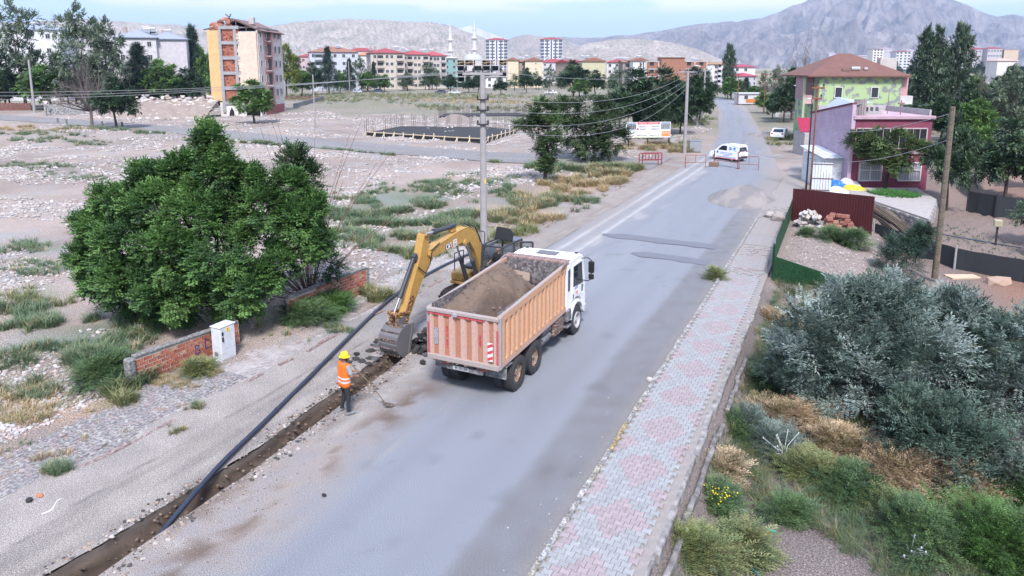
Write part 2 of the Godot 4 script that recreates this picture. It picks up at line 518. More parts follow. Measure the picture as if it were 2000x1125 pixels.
func sheet(kind: String, zs: PackedFloat32Array, fl: Callable, fr: Callable, cols: int, fy: Callable, fc: Callable, m: Material) -> MeshInstance3D:
	var p := PackedVector3Array()
	var col := PackedColorArray()
	for z in zs:
		var l: float = fl.call(z)
		var r: float = fr.call(z)
		for i in cols:
			var x := lerpf(l, r, float(i) / (cols - 1))
			p.push_back(V(x, fy.call(x, z), z)); col.push_back(fc.call(x, z))
	var o := obj(kind, grid_mesh(p, col, cols, zs.size()), m)
	structure(o)
	return o

func road_col(x: float, z: float) -> Color:
	var n1 := big.get_noise_2d(x * 3.0, z * 1.2)
	var n2 := fine.get_noise_2d(x * 9.0, z * 9.0)
	var st := fine.get_noise_2d(x * 5.0, z * 0.35)
	var xr := x - road_r(z)
	var c := C(0.51, 0.545, 0.62) * (1.0 + n1 * 0.05 + st * 0.05)
	var gutter := smoothstep(-1.75, -1.45, xr + n1 * 0.2 + st * 0.25) * smoothstep(-75.0, -40.0, z)
	c = mixc(c, C(0.36, 0.355, 0.37), gutter * (0.75 + n2 * 0.3))
	c = mixc(c, C(0.55, 0.51, 0.47), smoothstep(-0.45, -0.1, xr) * 0.5)
	for w in [-2.3, -4.1, -6.3]: c *= 1.0 - 0.09 * exp(-pow((xr - w + 0.25 * sin(z * 0.07 + w)) / 0.3, 2.0)) * (0.6 + st)
	c *= 1.0 - 0.14 * smoothstep(0.42, 0.55, fine.get_noise_2d(x * 6.0 + 90.0, z * 5.0))
	if z > -24.0:
		var dust := smoothstep(-5.2, -6.9, x + n1 * 1.4) * smoothstep(-23.5, -20.0, z)
		c = mixc(c, C(0.68, 0.585, 0.52), dust * (0.8 + n2 * 0.5))
		var soil := exp(-pow((x + 6.0 - n1 * 0.7) / 0.55, 2.0)) * smoothstep(-19.5, -16.0, z) * smoothstep(0.0, 0.25, n2 * 0.5 + big.get_noise_2d(x * 8.0, z * 5.0) + 0.30)
		c = mixc(c, C(0.30, 0.22, 0.17), soil * 0.95)
		var spill := smoothstep(0.10, 0.32, big.get_noise_2d(x * 9.0 + 40.0, z * 7.0) + n2 * 0.5) * smoothstep(-5.8, -7.2, x)
		c = mixc(c, C(0.36, 0.28, 0.225), spill * 0.8)
		var lime := exp(-pow((x + 6.95 + n1 * 0.5) / 0.28, 2.0)) * smoothstep(-0.1, 0.3, n2 + n1)
		c = mixc(c, C(0.86, 0.84, 0.82), lime * 0.7)
	else:
		var k := smoothstep(-22.0, -26.0, z) * smoothstep(-84.0, -70.0, z)
		c = mixc(c, C(0.66, 0.61, 0.57), exp(-pow((x + 8.2) / 1.0, 2.0)) * 0.45 * k)
		for s in [-7.65, -8.65]:
			c = mixc(c, C(0.92, 0.91, 0.90), exp(-pow((x - s + n1 * 0.12) / 0.15, 2.0)) * k * (0.95 + n2 * 0.6))
		c = mixc(c, C(0.82, 0.80, 0.78), smoothstep(0.16, 0.35, fine.get_noise_2d(x * 6.0, z * 1.6)) * exp(-pow((x + 7.0) / 0.7, 2.0)) * k * 0.6)
	var rd := smoothstep(-2.6, 0.0, xr + n1 * 1.5) * smoothstep(-40.0, -56.0, z)
	c = mixc(c, C(0.66, 0.58, 0.53), rd * 0.75)
	c = mixc(c, C(0.64, 0.57, 0.53), smoothstep(0.9, 0.1, x - road_l(z) + n1) * smoothstep(-30.0, -50.0, z) * 0.7)
	c = mixc(c, C(0.72, 0.69, 0.62), exp(-pow((x - road_r(z) + 5.06) / 0.07, 2.0)) * 0.38 * (0.6 + n2))
	return c

func shoulder_col(x: float, z: float) -> Color:
	var n1 := big.get_noise_2d(x * 3.0, z * 2.0)
	var n2 := fine.get_noise_2d(x * 6.0, z * 6.0)
	var c := mixc(C(0.60, 0.57, 0.55), C(0.72, 0.655, 0.61), 0.5 + n1 * 2.0)
	# old asphalt edge under dust, left of the trench
	var asp := smoothstep(-10.25, -9.75, x + n1 * 0.3 - maxf(0.0, z + 11.0) * 0.10)
	c = mixc(c, mixc(C(0.70, 0.635, 0.58), C(0.54, 0.49, 0.46), 0.5 + fine.get_noise_2d(x * 14.0, z * 1.8) * 1.8), asp * 0.95)
	c = mixc(c, C(0.24, 0.22, 0.21), smoothstep(0.28, 0.04, x - trench_l(z) + 0.30) * 0.0 + exp(-pow((x + 10.0 + n1 * 0.4 - maxf(0.0, z + 11.0) * 0.10) / 0.035, 2.0)) * 0.6)
	if z < -24.0: c = mixc(c, C(0.56, 0.48, 0.43), 0.55)
	c = mixc(c, C(0.62, 0.57, 0.55), smoothstep(-12.0, -13.0, x) * 0.6)
	return c * (1.0 + n2 * 0.18)

func make_roads() -> void:
	var zn := lines([-20.5, 0.22, 10.0])
	var zf := lines([-330.0, 6.0, -90.0, 1.0, -60.0, 0.3, -20.2])
	var ry := func(x: float, z: float) -> float: return 0.012 * fine.get_noise_2d(x * 2.0, z * 2.0)
	sheet("road", zn, trench_r, road_r, 48, ry, road_col, M.asphalt)
	sheet("road", zf, road_l, road_r, 48, ry, road_col, M.asphalt)
	var sy := func(x: float, z: float) -> float:
		var e := smoothstep(0.0, 0.5, x + 13.9) * 0.05
		return -0.04 + e - 0.035 * smoothstep(-11.4, -11.9, x) + 0.05 * fine.get_noise_2d(x * 3.0, z * 3.0) + 0.06 * big.get_noise_2d(x * 5.0, z * 3.0) * smoothstep(-10.0, -11.0, x) + 0.012 * fine.get_noise_2d(x * 22.0, z * 3.0)
	sheet("roadside", zn, func(_z): return -13.9, trench_l, 50, sy, shoulder_col, M.gravel)
	sheet("roadside", lines([-66.0, 0.4, -20.4]), func(_z): return -13.9, func(_z): return -9.3, 26, sy, shoulder_col, M.gravel)
	# crossroad
	var p := PackedVector3Array()
	var col := PackedColorArray()
	var rows := 0
	for i in CROSS.size() - 1:
		var a: Vector2 = CROSS[i]; var b: Vector2 = CROSS[i + 1]
		var m := maxi(2, int(a.distance_to(b) / 2.5))
		for k in m:
			var t := a.lerp(b, float(k) / m)
			var w := 3.7 + fine.get_noise_2d(t.x * 2.0, 5.0) * 0.8 + maxf(0.0, t.x + 16.0) * 0.35
			for j in 10:
				var z := t.y + w * (j / 4.5 - 1.0)
				p.push_back(V(t.x, 0.03 + big.get_noise_2d(t.x, z) * 0.02, z))
				col.push_back(C(0.47, 0.455, 0.46) * (1.0 + 0.25 * fine.get_noise_2d(t.x * 1.2, z * 5.0)))
			rows += 1
	structure(obj("side_road", grid_mesh(p, col, 10, rows), M.gravel))
	# trench: walls and floor of raw earth
	var tp := PackedVector3Array()
	var tc := PackedColorArray()
	var zt := lines([-21.2, 0.14, 8.0])
	for z in zt:
		var l := trench_l(z); var r := trench_r(z)
		var end := smoothstep(-20.0, -21.2, z)
		for j in 13:
			var f := j / 12.0
			var deep: float = [0.0, 0.10, 0.22, 0.40, 0.62, 0.82, 0.86, 0.82, 0.62, 0.40, 0.22, 0.10, 0.0][j]
			var side: float = [0.0, 0.03, 0.06, 0.10, 0.13, 0.22, 0.5, 0.78, 0.88, 0.92, 0.95, 0.97, 1.0][j]
			var x := lerpf(l, r, side)
			var wob := fine.get_noise_3d(x * 6.0, deep * 40.0, z * 16.0) * 0.055
			if j == 0 or j == 12: wob = 0.0
			tp.push_back(V(x + wob, -0.02 - deep * (1.0 - end) * 0.85 + wob * 0.7, z))
			var band := fine.get_noise_2d(z * 1.5, deep * 60.0)
			var c := mixc(C(0.44, 0.335, 0.26), C(0.22, 0.16, 0.125), 0.5 + band * 1.6)
			if deep < 0.12: c = mixc(c, C(0.30, 0.26, 0.23), 0.7)
			tc.push_back(c)
	structure(obj("trench", grid_mesh(tp, tc, 13, zt.size()), M.soil))
	# cracks
	for q in [[-2.4, -30.0, -0.8, -0.4], [-6.9, -33.0, 0.3, -1.0]]:
		var ck := MB.new(); ck.col = C(0.30, 0.30, 0.32)
		var a := V(q[0], 0.017, q[1])
		for k in 30:
			var b := a + V(q[2] + rng.randfn() * 0.55, 0, q[3] + rng.randfn() * 0.4).normalized() * rng.randf_range(0.1, 0.22)
			var w := V(0.009, 0, 0.005) * rng.randf_range(0.4, 1.3)
			ck.quad(a - w, a + w, b + w, b - w)
			a = b
		structure(part("road_crack", ck, M.asphalt))
	# darker asphalt repair strips across the road
	for q in [[-7.6, -1.1, -38.5, 0.12, 0.55], [-4.9, -0.9, -35.1, 0.08, 0.5]]:
		var pp := PackedVector3Array()
		var pc := PackedColorArray()
		for i in 40:
			var f := i / 39.0
			var x := lerpf(q[0], q[1], f)
			var w: float = q[4] * (minf(1.0, f * 5.0 + 0.25)) * (1.0 + fine.get_noise_2d(x * 6.0, 2.0) * 0.3)
			var z: float = q[2] - q[3] + f * q[3] * 2.0 + fine.get_noise_2d(x * 3.0, q[2]) * 0.12
			for j in 3:
				pp.push_back(V(x, 0.022, z - w + w * j)); pc.push_back(C(0.36, 0.38, 0.45))
		structure(obj("road_patch", grid_mesh(pp, pc, 3, 40), M.asphalt))

# ---------- pavements ----------
func paver_mesh(l: float, w: float, nt: float, h: float) -> ArrayMesh:
	var b := MB.new()
	var e := w / 2 + nt / 2 - 0.004
	var i := w / 2 - nt / 2 - 0.004
	var L := l / 2 - 0.004
	var q := l / 4
	var ring := [Vector2(-L, -e), Vector2(-q - nt / 2, -e), Vector2(-q + nt / 2, -i), Vector2(q - nt / 2, -i), Vector2(q + nt / 2, -e), Vector2(L, -e), Vector2(L, e), Vector2(q + nt / 2, e), Vector2(q - nt / 2, i), Vector2(-q + nt / 2, i), Vector2(-q - nt / 2, e), Vector2(-L, e)]
	var top := PackedVector2Array()
	for k in ring.size():
		var a: Vector2 = ring[k]
		top.push_back(a - Vector2(signf(a.x), signf(a.y)) * 0.006)
	for k in ring.size():
		var a: Vector2 = ring[k]; var d: Vector2 = ring[(k + 1) % 12]
		var a2 := top[k]; var d2 := top[(k + 1) % 12]
		b.quad(V(a.x, h - 0.007, a.y), V(a2.x, h, a2.y), V(d2.x, h, d2.y), V(d.x, h - 0.007, d.y))
		b.quad(V(a.x, 0, a.y), V(a.x, h - 0.007, a.y), V(d.x, h - 0.007, d.y), V(d.x, 0, d.y))
	for f in [[0, 1, 10, 11], [1, 2, 9, 10], [2, 3, 8, 9], [3, 4, 7, 8], [4, 5, 6, 7]]:
		var z: Array = []
		for k in f: z.append(V(top[k].x, h, top[k].y))
		b.quad(z[3], z[2], z[1], z[0])
	return b.mesh()

func make_pavements() -> void:
	# right pavement
	var bed := sheet("pavement", lines([-75.0, 1.5, 10.0]), func(_z): return 0.1, func(_z): return 2.0, 3, func(_x, _z): return 0.098, func(_x, _z): return C(0.45, 0.41, 0.385), M.paver)
	var pm := paver_mesh(0.2, 0.165, 0.036, 0.06)
	var tone: Array = []
	for k in 6:
		for pink in 2:
			var g := 0.95 + 0.022 * k
			tone.append(surf((C(0.505, 0.425, 0.445) if pink else C(0.47, 0.485, 0.50)) * C(g, g, g), 0.9, "speck", 0.4, "soft", 1.3, 0.0, true))
	var rest: Array = []
	var tints: Array = []
	var count := 0
	var row := 0
	var z := -11.0
	while z > -62.0:
		var off := 0.1 if row % 2 else 0.0
		for i in 9:
			var x := 0.22 + 0.2 * i + off
			if x > 1.80: continue
			var zz := fposmod(z + 13.35 + 1.035, 2.075) - 1.035
			var z2 := fposmod(z + 13.35, 2.075) - 1.035
			var pink := absf(x - 1.03) / 0.66 + absf(zz) / 0.80 < 1.0 or (absf(x - 1.85) / 0.42 + absf(z2) / 0.62 < 1.0) or (absf(x - 0.15) / 0.40 + absf(z2) / 0.62 < 1.0)
			var cover := smoothstep(0.12, 0.3, big.get_noise_2d(x * 3.0, z * 2.0)) * smoothstep(-33.0, -42.0, z)
			if z < -42.0 and rng.randf() < cover * 1.5 + smoothstep(-44.0, -52.0, z): continue
			if z < -36.6 and z > -39.2: if rng.randf() < 0.8: continue
			if z < -33.0 and z > -34.2: if rng.randf() < 0.5: continue
			var xf := Transform3D(Basis.from_euler(V(rng.randf_range(-0.008, 0.008), rng.randf_range(-0.015, 0.015), rng.randf_range(-0.008, 0.008))), V(x, 0.085 + rng.randf_range(-0.003, 0.003) + big.get_noise_2d(x * 4.0, z * 4.0) * 0.012, z))
			if count < 300:
				obj("paver", pm, tone[(rng.randi() % 6) * 2 + (1 if pink else 0)], bed, xf)
				count += 1
			else:
				rest.append(xf)
				var g := rng.randf_range(0.97, 1.06) * lerpf(1.0, 0.9, smoothstep(-25.0, -45.0, z))
				tints.append((C(0.495, 0.425, 0.445) if pink else C(0.47, 0.485, 0.50)).lerp(C(0.50, 0.47, 0.46), smoothstep(-20.0, -42.0, z) * 0.75) * g)
		z -= 0.1665
		row += 1
	scatter("pavers", pm, M.paver, rest, tints, bed)
	# kerb stones, whitish with remains of yellow paint
	var kerb := Node3D.new()
	kerb.name = "kerb"
	add_child(kerb)
	structure(kerb)
	var kb := MB.new()
	kb.box(V(0, 0.0, 0), V(0.13, 0.34, 0.735), Basis(), 0.014)
	var km := kb.mesh()
	var kt: Array = []
	for c in [C(0.66, 0.65, 0.62), C(0.58, 0.57, 0.55), C(0.70, 0.69, 0.68), C(0.62, 0.50, 0.28), C(0.60, 0.56, 0.48)]:
		kt.append(surf(c, 0.9, "streak", 0.5, "blotch", 1.1, 0.3, true))
	z = -8.0
	var i := 0
	while z > -58.0:
		var ti: int = 3 if (i in [11, 12]) else (4 if i % 5 == 4 else i % 3)
		obj("kerb_stone", km, kt[ti], kerb, Transform3D(Basis.from_euler(V(rng.randf_range(-0.01, 0.01), rng.randf_range(-0.02, 0.02), rng.randf_range(-0.03, 0.03))), V(0.075 + rng.randf_range(-0.012, 0.012), 0.0 + rng.randf_range(-0.012, 0.008) - smoothstep(-42.0, -56.0, z) * 0.08, z)))
		z -= 0.75
		i += 1
	# broken concrete edging between pavement and the lower ground
	var eb := MB.new()
	z = -8.0
	while z > -31.0:
		var l := rng.randf_range(0.5, 1.6)
		if rng.randf() < 0.93:
			eb.col = C(0.46, 0.44, 0.43) * rng.randf_range(0.85, 1.1)
			eb.box(V(1.98 + rng.randf_range(-0.03, 0.05), -0.19 + rng.randf_range(-0.03, 0.0), z - l / 2), V(rng.randf_range(0.14, 0.2), 0.6, l - 0.01), Basis.from_euler(V(rng.randf_range(-0.02, 0.02), rng.randf_range(-0.04, 0.04), rng.randf_range(-0.05, 0.02))), 0.025)
		z -= l
	z = -9.0
	while z > -24.0:
		var l := rng.randf_range(0.4, 1.1)
		if rng.randf() < 0.7:
			eb.col = C(0.40, 0.38, 0.37) * rng.randf_range(0.8, 1.1)
			eb.box(V(2.28 + rng.randf_range(-0.04, 0.04), -0.55, z - l / 2), V(0.13, 0.8, l), Basis.from_euler(V(0, rng.randf_range(-0.04, 0.04), rng.randf_range(-0.1, -0.02))), 0.03)
		z -= l
	tag(part("concrete_edging", eb, M.concrete_v), "broken whitish concrete edging along the outer side of the pink and grey pavement", "edging")
	# left paving, half buried in dust
	var lp := Node3D.new()
	lp.name = "old_paving"
	add_child(lp)
	structure(lp)
	var lt: Array = []
	for c in [C(0.56, 0.53, 0.53), C(0.60, 0.52, 0.52), C(0.52, 0.50, 0.51), C(0.63, 0.60, 0.58)]:
		lt.append(surf(c, 0.92, "speck", 0.4, "blotch", 0.8, 0.0, true))
	var pl := paver_mesh(0.24, 0.18, 0.045, 0.07)
	rest = []; tints = []
	count = 0
	row = 0
	z = -8.0
	while z > -34.0:
		for k in 9:
			var x := -13.55 + 0.24 * k + (0.12 if row % 2 else 0.0) + 0.12 * sin(z * 0.3)
			var v := big.get_noise_2d(x * 5.0 + 7.0, z * 2.5)
			var sink := -0.060 + v * 0.085 - smoothstep(-12.0, -11.5, x) * 0.03 + rng.randf_range(-0.006, 0.006) + exp(-pow((z + 11.0) / 1.6, 2.0)) * 0.02 + exp(-pow((z + 14.6) / 1.0, 2.0)) * 0.02
			var xf := Transform3D(Basis.from_euler(V(rng.randf_range(-0.04, 0.04), rng.randf_range(-0.05, 0.05), rng.randf_range(-0.04, 0.04))), V(x, sink, z))
			if rng.randf() < 0.04: continue
			if count < 300 and z > -17.0 and sink > -0.07:
				obj("paver", pl, lt[rng.randi() % 4], lp, xf); count += 1
			else:
				rest.append(xf); tints.append(C(0.57, 0.53, 0.52) * rng.randf_range(0.88, 1.12))
		z -= 0.182
		row += 1
	scatter("pavers", pl, M.paver, rest, tints, lp)
	# reddish kerb stones left of the road, mostly buried
	var rk := MB.new()
	rk.box(Vector3.ZERO, V(0.14, 0.24, 0.62), Basis(), 0.015)
	var rkm := rk.mesh()
	var rt := surf(C(0.56, 0.42, 0.40), 0.9, "speck", 0.4, "blotch", 0.9, 0.0, true)
	var lk := Node3D.new()
	lk.name = "old_kerb"
	add_child(lk)
	structure(lk)
	z = -9.5
	while z > -62.0:
		if rng.randf() < (0.55 if z > -26.0 else 0.85):
			obj("kerb_stone", rkm, rt, lk, Transform3D(Basis.from_euler(V(rng.randf_range(-0.05, 0.05), rng.randf_range(-0.06, 0.06), rng.randf_range(-0.1, 0.1))), V(-11.35 + rng.randf_range(-0.04, 0.04), -0.10 + rng.randf_range(-0.03, 0.035), z)))
		z -= 0.66

# grass zones: [centre (x, z), radius x, radius z, tufts, height, tint, ragged]
const GREEN := Color(0.085, 0.15, 0.085)
const OLIVE := Color(0.16, 0.18, 0.075)
const TAN := Color(0.40, 0.30, 0.17)
var grass_zones := [
	[Vector2(-20.75, -35.00), 6.5, 4.5, 1500, 0.55, GREEN], [Vector2(-18.51, -38.55), 5.5, 4.0, 1300, 0.55, GREEN], [Vector2(-14.80, -33.49), 3.5, 4.0, 900, 0.5, OLIVE],
	[Vector2(-13.60, -36.86), 2.2, 4.0, 500, 0.5, OLIVE], [Vector2(-14.06, -41.55), 2.6, 4.5, 700, 0.55, TAN], [Vector2(-15.25, -45.93), 4.0, 4.5, 800, 0.55, GREEN], [Vector2(-14.79, -50.82), 2.6, 5.0, 800, 0.55, TAN],
	[Vector2(-15.11, -57.72), 3.0, 5.0, 900, 0.6, TAN], [Vector2(-17.48, -61.65), 4.5, 3.5, 800, 0.6, GREEN], [Vector2(-15.05, -66.60), 2.6, 4.0, 700, 0.6, OLIVE], [Vector2(-23.79, -66.67), 5.0, 3.5, 600, 0.5, GREEN], [Vector2(-13.95, -70.02), 2.0, 3.0, 350, 0.5, GREEN],
	[Vector2(-24.50, -46.22), 5.0, 4.0, 500, 0.4, GREEN], [Vector2(-25.05, -43.53), 5.0, 3.0, 350, 0.4, GREEN], [Vector2(-22.25, -51.33), 5.0, 5.0, 500, 0.45, GREEN], [Vector2(-26.89, -40.41), 4.0, 2.5, 260, 0.4, GREEN],
	[Vector2(-51.67, -67.50), 16.0, 2.0, 800, 0.5, GREEN], [Vector2(-62.50, -66.83), 6.0, 1.4, 300, 0.5, GREEN], [Vector2(-41.52, -68.79), 10.0, 1.2, 300, 0.4, GREEN], [Vector2(-43.48, -64.59), 6.0, 1.6, 250, 0.4, GREEN],
	[Vector2(-87.73, -57.62), 9.0, 3.0, 500, 0.5, GREEN], [Vector2(-94.01, -69.99), 12.0, 2.5, 420, 0.5, GREEN], [Vector2(-107.67, -66.37), 14.0, 2.0, 400, 0.5, TAN], [Vector2(-101.89, -60.10), 8.0, 2.5, 220, 0.5, GREEN],
	[Vector2(-65.66, -42.63), 6.0, 2.0, 300, 0.4, GREEN], [Vector2(-57.39, -39.30), 5.0, 1.5, 200, 0.4, GREEN], [Vector2(-33.24, -22.28), 2.6, 1.6, 160, 0.4, GREEN], [Vector2(-29.36, -19.42), 2.5, 1.2, 120, 0.35, GREEN], [Vector2(-24.99, -17.01), 2.0, 1.0, 150, 0.4, OLIVE],
	[Vector2(-22.68, -14.86), 2.0, 1.2, 220, 0.45, GREEN], [Vector2(-18.55, -14.66), 2.4, 1.8, 360, 0.36, GREEN], [Vector2(-18.92, -16.07), 2.0, 1.5, 260, 0.36, GREEN],
	[Vector2(-18.00, -12.61), 2.6, 1.3, 300, 0.36, GREEN], [Vector2(-15.19, -11.64), 2.4, 1.4, 380, 0.28, TAN], [Vector2(-14.07, -10.26), 1.6, 1.0, 220, 0.25, TAN], [Vector2(-15.59, -13.34), 1.4, 1.1, 420, 0.55, GREEN], [Vector2(-13.44, -12.30), 1.1, 0.7, 260, 0.45, OLIVE], [Vector2(-13.22, -10.80), 0.6, 0.4, 120, 0.35, OLIVE],
	[Vector2(-13.53, -14.07), 1.1, 0.3, 90, 0.16, TAN], [Vector2(-13.27, -15.11), 0.8, 0.25, 60, 0.18, TAN], [Vector2(-13.27, -12.69), 0.6, 0.35, 130, 0.26, OLIVE], [Vector2(-14.01, -18.40), 1.0, 0.6, 260, 0.4, TAN], [Vector2(-12.98, -18.61), 0.8, 0.4, 120, 0.35, TAN],
	[Vector2(-11.31, -13.20), 0.25, 0.2, 40, 0.22, GREEN], [Vector2(-11.11, -12.10), 0.5, 0.3, 60, 0.2, OLIVE], [Vector2(-11.77, -9.48), 0.3, 0.25, 40, 0.25, GREEN], [Vector2(-11.82, -8.79), 0.4, 0.25, 50, 0.2, GREEN],
	[Vector2(-11.97, -19.94), 1.0, 0.6, 60, 0.3, GREEN], [Vector2(-12.85, -23.49), 0.8, 0.7, 160, 0.5, OLIVE], [Vector2(-18.43, -31.78), 4.0, 2.5, 450, 0.5, GREEN], [Vector2(-23.02, -33.92), 3.0, 3.0, 350, 0.45, GREEN],
	[Vector2(-134.17, -162.47), 30.0, 9.0, 700, 0.7, OLIVE], [Vector2(-133.47, -185.82), 40.0, 14.0, 1100, 0.7, OLIVE], [Vector2(-116.99, -202.35), 40.0, 16.0, 1200, 0.7, OLIVE], [Vector2(-80.87, -174.55), 25.0, 12.0, 600, 0.7, TAN], [Vector2(-69.76, -141.52), 20.0, 8.0, 500, 0.6, OLIVE], [Vector2(-92.34, -146.86), 25.0, 6.0, 500, 0.6, GREEN],
	[Vector2(-15.16, -83.59), 4.0, 3.5, 500, 0.55, TAN], [Vector2(-18.47, -82.02), 6.0, 3.0, 500, 0.5, TAN], [Vector2(-12.71, -87.82), 1.4, 5.0, 260, 0.5, OLIVE], [Vector2(-19.39, -124.75), 2.5, 14.0, 300, 0.6, OLIVE], [Vector2(-1.82, -99.73), 3.0, 8.0, 260, 0.5, OLIVE],
]

func blade_tuft(blades: int, h: float, spread: float, w: float, r: RandomNumberGenerator) -> ArrayMesh:
	var b := MB.new()
	for i in blades:
		var a := r.randf() * TAU
		var o := V(cos(a), 0, sin(a)) * r.randf() * spread * 0.35
		var d := V(cos(a + r.randf_range(-0.8, 0.8)), 0, sin(a + r.randf_range(-0.8, 0.8)))
		var hh := h * r.randf_range(0.5, 1.1)
		var s := d.cross(Vector3.UP) * w * r.randf_range(0.7, 1.3)
		var m := o + d * spread * 0.35 * r.randf() + Vector3.UP * hh * 0.6
		var t := o + d * spread * r.randf_range(0.4, 1.0) + Vector3.UP * hh
		b.tri(o - s, o + s, m + s * 0.7)
		b.tri(o - s, m + s * 0.7, m - s * 0.7)
		b.tri(m - s * 0.7, m + s * 0.7, t)
	return b.mesh()

func make_grass() -> void:
	var r := RandomNumberGenerator.new()
	r.seed = 77
	var meshes: Array = []
	var places: Array = [[], [], []]
	var tints: Array = [[], [], []]
	for k in 3: meshes.append(blade_tuft(16, 1.0, 0.75, 0.022, r))
	for q in grass_zones:
		for i in q[3] * 2:
			var a := r.randf() * TAU
			var d := sqrt(r.randf()) * 1.15
			var x: float = q[0].x + cos(a) * d * q[1]
			var z: float = q[0].y + sin(a) * d * q[2]
			var n := fine.get_noise_2d(x * 3.0, z * 3.0 + 30.0) + big.get_noise_2d(x * 6.0, z * 6.0) * 0.6
			if n < -0.05 + d * 0.22: continue
			if cross_dist(x, z) < 4.0: continue
			var tall: float = q[4] * r.randf_range(0.45, 1.15) * (1.0 if z > -60.0 else 1.25)
			var w := tall * r.randf_range(0.9, 1.6)
			var k := r.randi() % 3
			places[k].append(Transform3D(Basis(Vector3.UP, r.randf() * TAU).scaled(V(w, tall, w)), V(x, gh(x, z) - 0.03 if x < -14.0 or x > 2.0 else 0.0, z)))
			var c: Color = q[5]
			if r.randf() < 0.22: c = [GREEN, OLIVE, TAN][r.randi() % 3]
			tints[k].append(c.lerp(OLIVE, r.randf() * 0.35) * r.randf_range(0.75, 1.35))
	for k in 3: stuff(scatter("grass", meshes[k], M.grass, places[k], tints[k]), "clumps of green and dry grass growing over the rubble lot left of the road", "grass")

func make_rubble() -> void:
	var r := RandomNumberGenerator.new()
	r.seed = 5
	var ms: Array = []
	for k in 4:
		var b := MB.new()
		b.rock(Vector3.ZERO, V(1.0, 0.62, 0.8), r)
		ms.append(b.mesh())
	var pl: Array = [[], [], [], []]
	var tn: Array = [[], [], [], []]
	var tries := 0
	while tries < 130000:
		tries += 1
		var z := -8.0 - 110.0 * pow(r.randf(), 1.3)
		var x := -14.2 - (9.0 + (-z) * 1.25) * r.randf()
		var n := big.get_noise_2d(x * 3.0, z * 3.0 + 80.0) + fine.get_noise_2d(x, z) * 0.5
		if n < 0.0 or cross_dist(x, z) < 3.4: continue
		var s := 0.04 + 0.30 * pow(r.randf(), 6.0) + 0.0016 * -z * r.randf()
		if n > 0.30: s *= 1.5
		s = minf(s, 0.10 - z * 0.006)
		var k := r.randi() % 4
		pl[k].append(Transform3D(Basis.from_euler(V(r.randf_range(-0.4, 0.4), r.randf() * TAU, r.randf_range(-0.4, 0.4))).scaled(V(s, s, s)), V(x, gh(x, z) + s * 0.1, z)))
		var g := r.randf_range(0.75, 1.2)
		tn[k].append([C(0.62, 0.59, 0.58), C(0.53, 0.475, 0.45), C(0.48, 0.47, 0.485), C(0.52, 0.44, 0.41)][r.randi() % 4] * g)
	for k in 4: stuff(scatter("rubble", ms[k], M.rubble, pl[k], tn[k]), "broken pale stones and demolition rubble strewn over the empty lot", "rubble")
	# pebbles on the road's dusty side, shoulder and the low ground at the right
	pl = [[], [], [], []]; tn = [[], [], [], []]
	for i in 17500:
		var x := 0.0; var z := 0.0; var y := 0.0
		var c := C(0.56, 0.53, 0.51)
		var s := 0.012 + 0.035 * pow(r.randf(), 3.0)
		if i < 6000:
			z = r.randf_range(-34.0, -6.0); x = r.randf_range(-13.6, -8.8); y = 0.0
			if x > trench_l(z) - 0.05: continue
		elif i < 7800:
			z = r.randf_range(-21.0, -7.0); x = -7.45 + 2.4 * r.randf() * r.randf(); y = 0.005
			if x < trench_r(z) + 0.03: continue
			c = C(0.30, 0.25, 0.22) if r.randf() < 0.6 else c
		elif i < 8600:
			z = r.randf_range(-60.0, -8.0); x = -0.03 - 1.3 * r.randf() * r.randf(); y = 0.0
		elif i < 12500:
			z = r.randf_range(-32.0, -8.0); x = r.randf_range(2.4, 13.0); y = gh(x, z)
			c = C(0.50, 0.46, 0.44)
		else:
			z = r.randf_range(-48.0, -33.0); x = r.randf_range(2.3, 7.5); y = gh(x, z)
			s *= 2.6
			c = [C(0.56, 0.52, 0.50), C(0.44, 0.37, 0.33)][i % 2]
		var k := r.randi() % 4
		pl[k].append(Transform3D(Basis(Vector3.UP, r.randf() * TAU).scaled(V(s, s, s)), V(x, y + s * 0.15, z)))
		tn[k].append(c * r.randf_range(0.6, 1.25))
	for k in 4: stuff(scatter("pebbles", ms[k], M.rubble, pl[k], tn[k]), "loose gravel and crumbs of soil along the dusty edges of the road", "gravel")

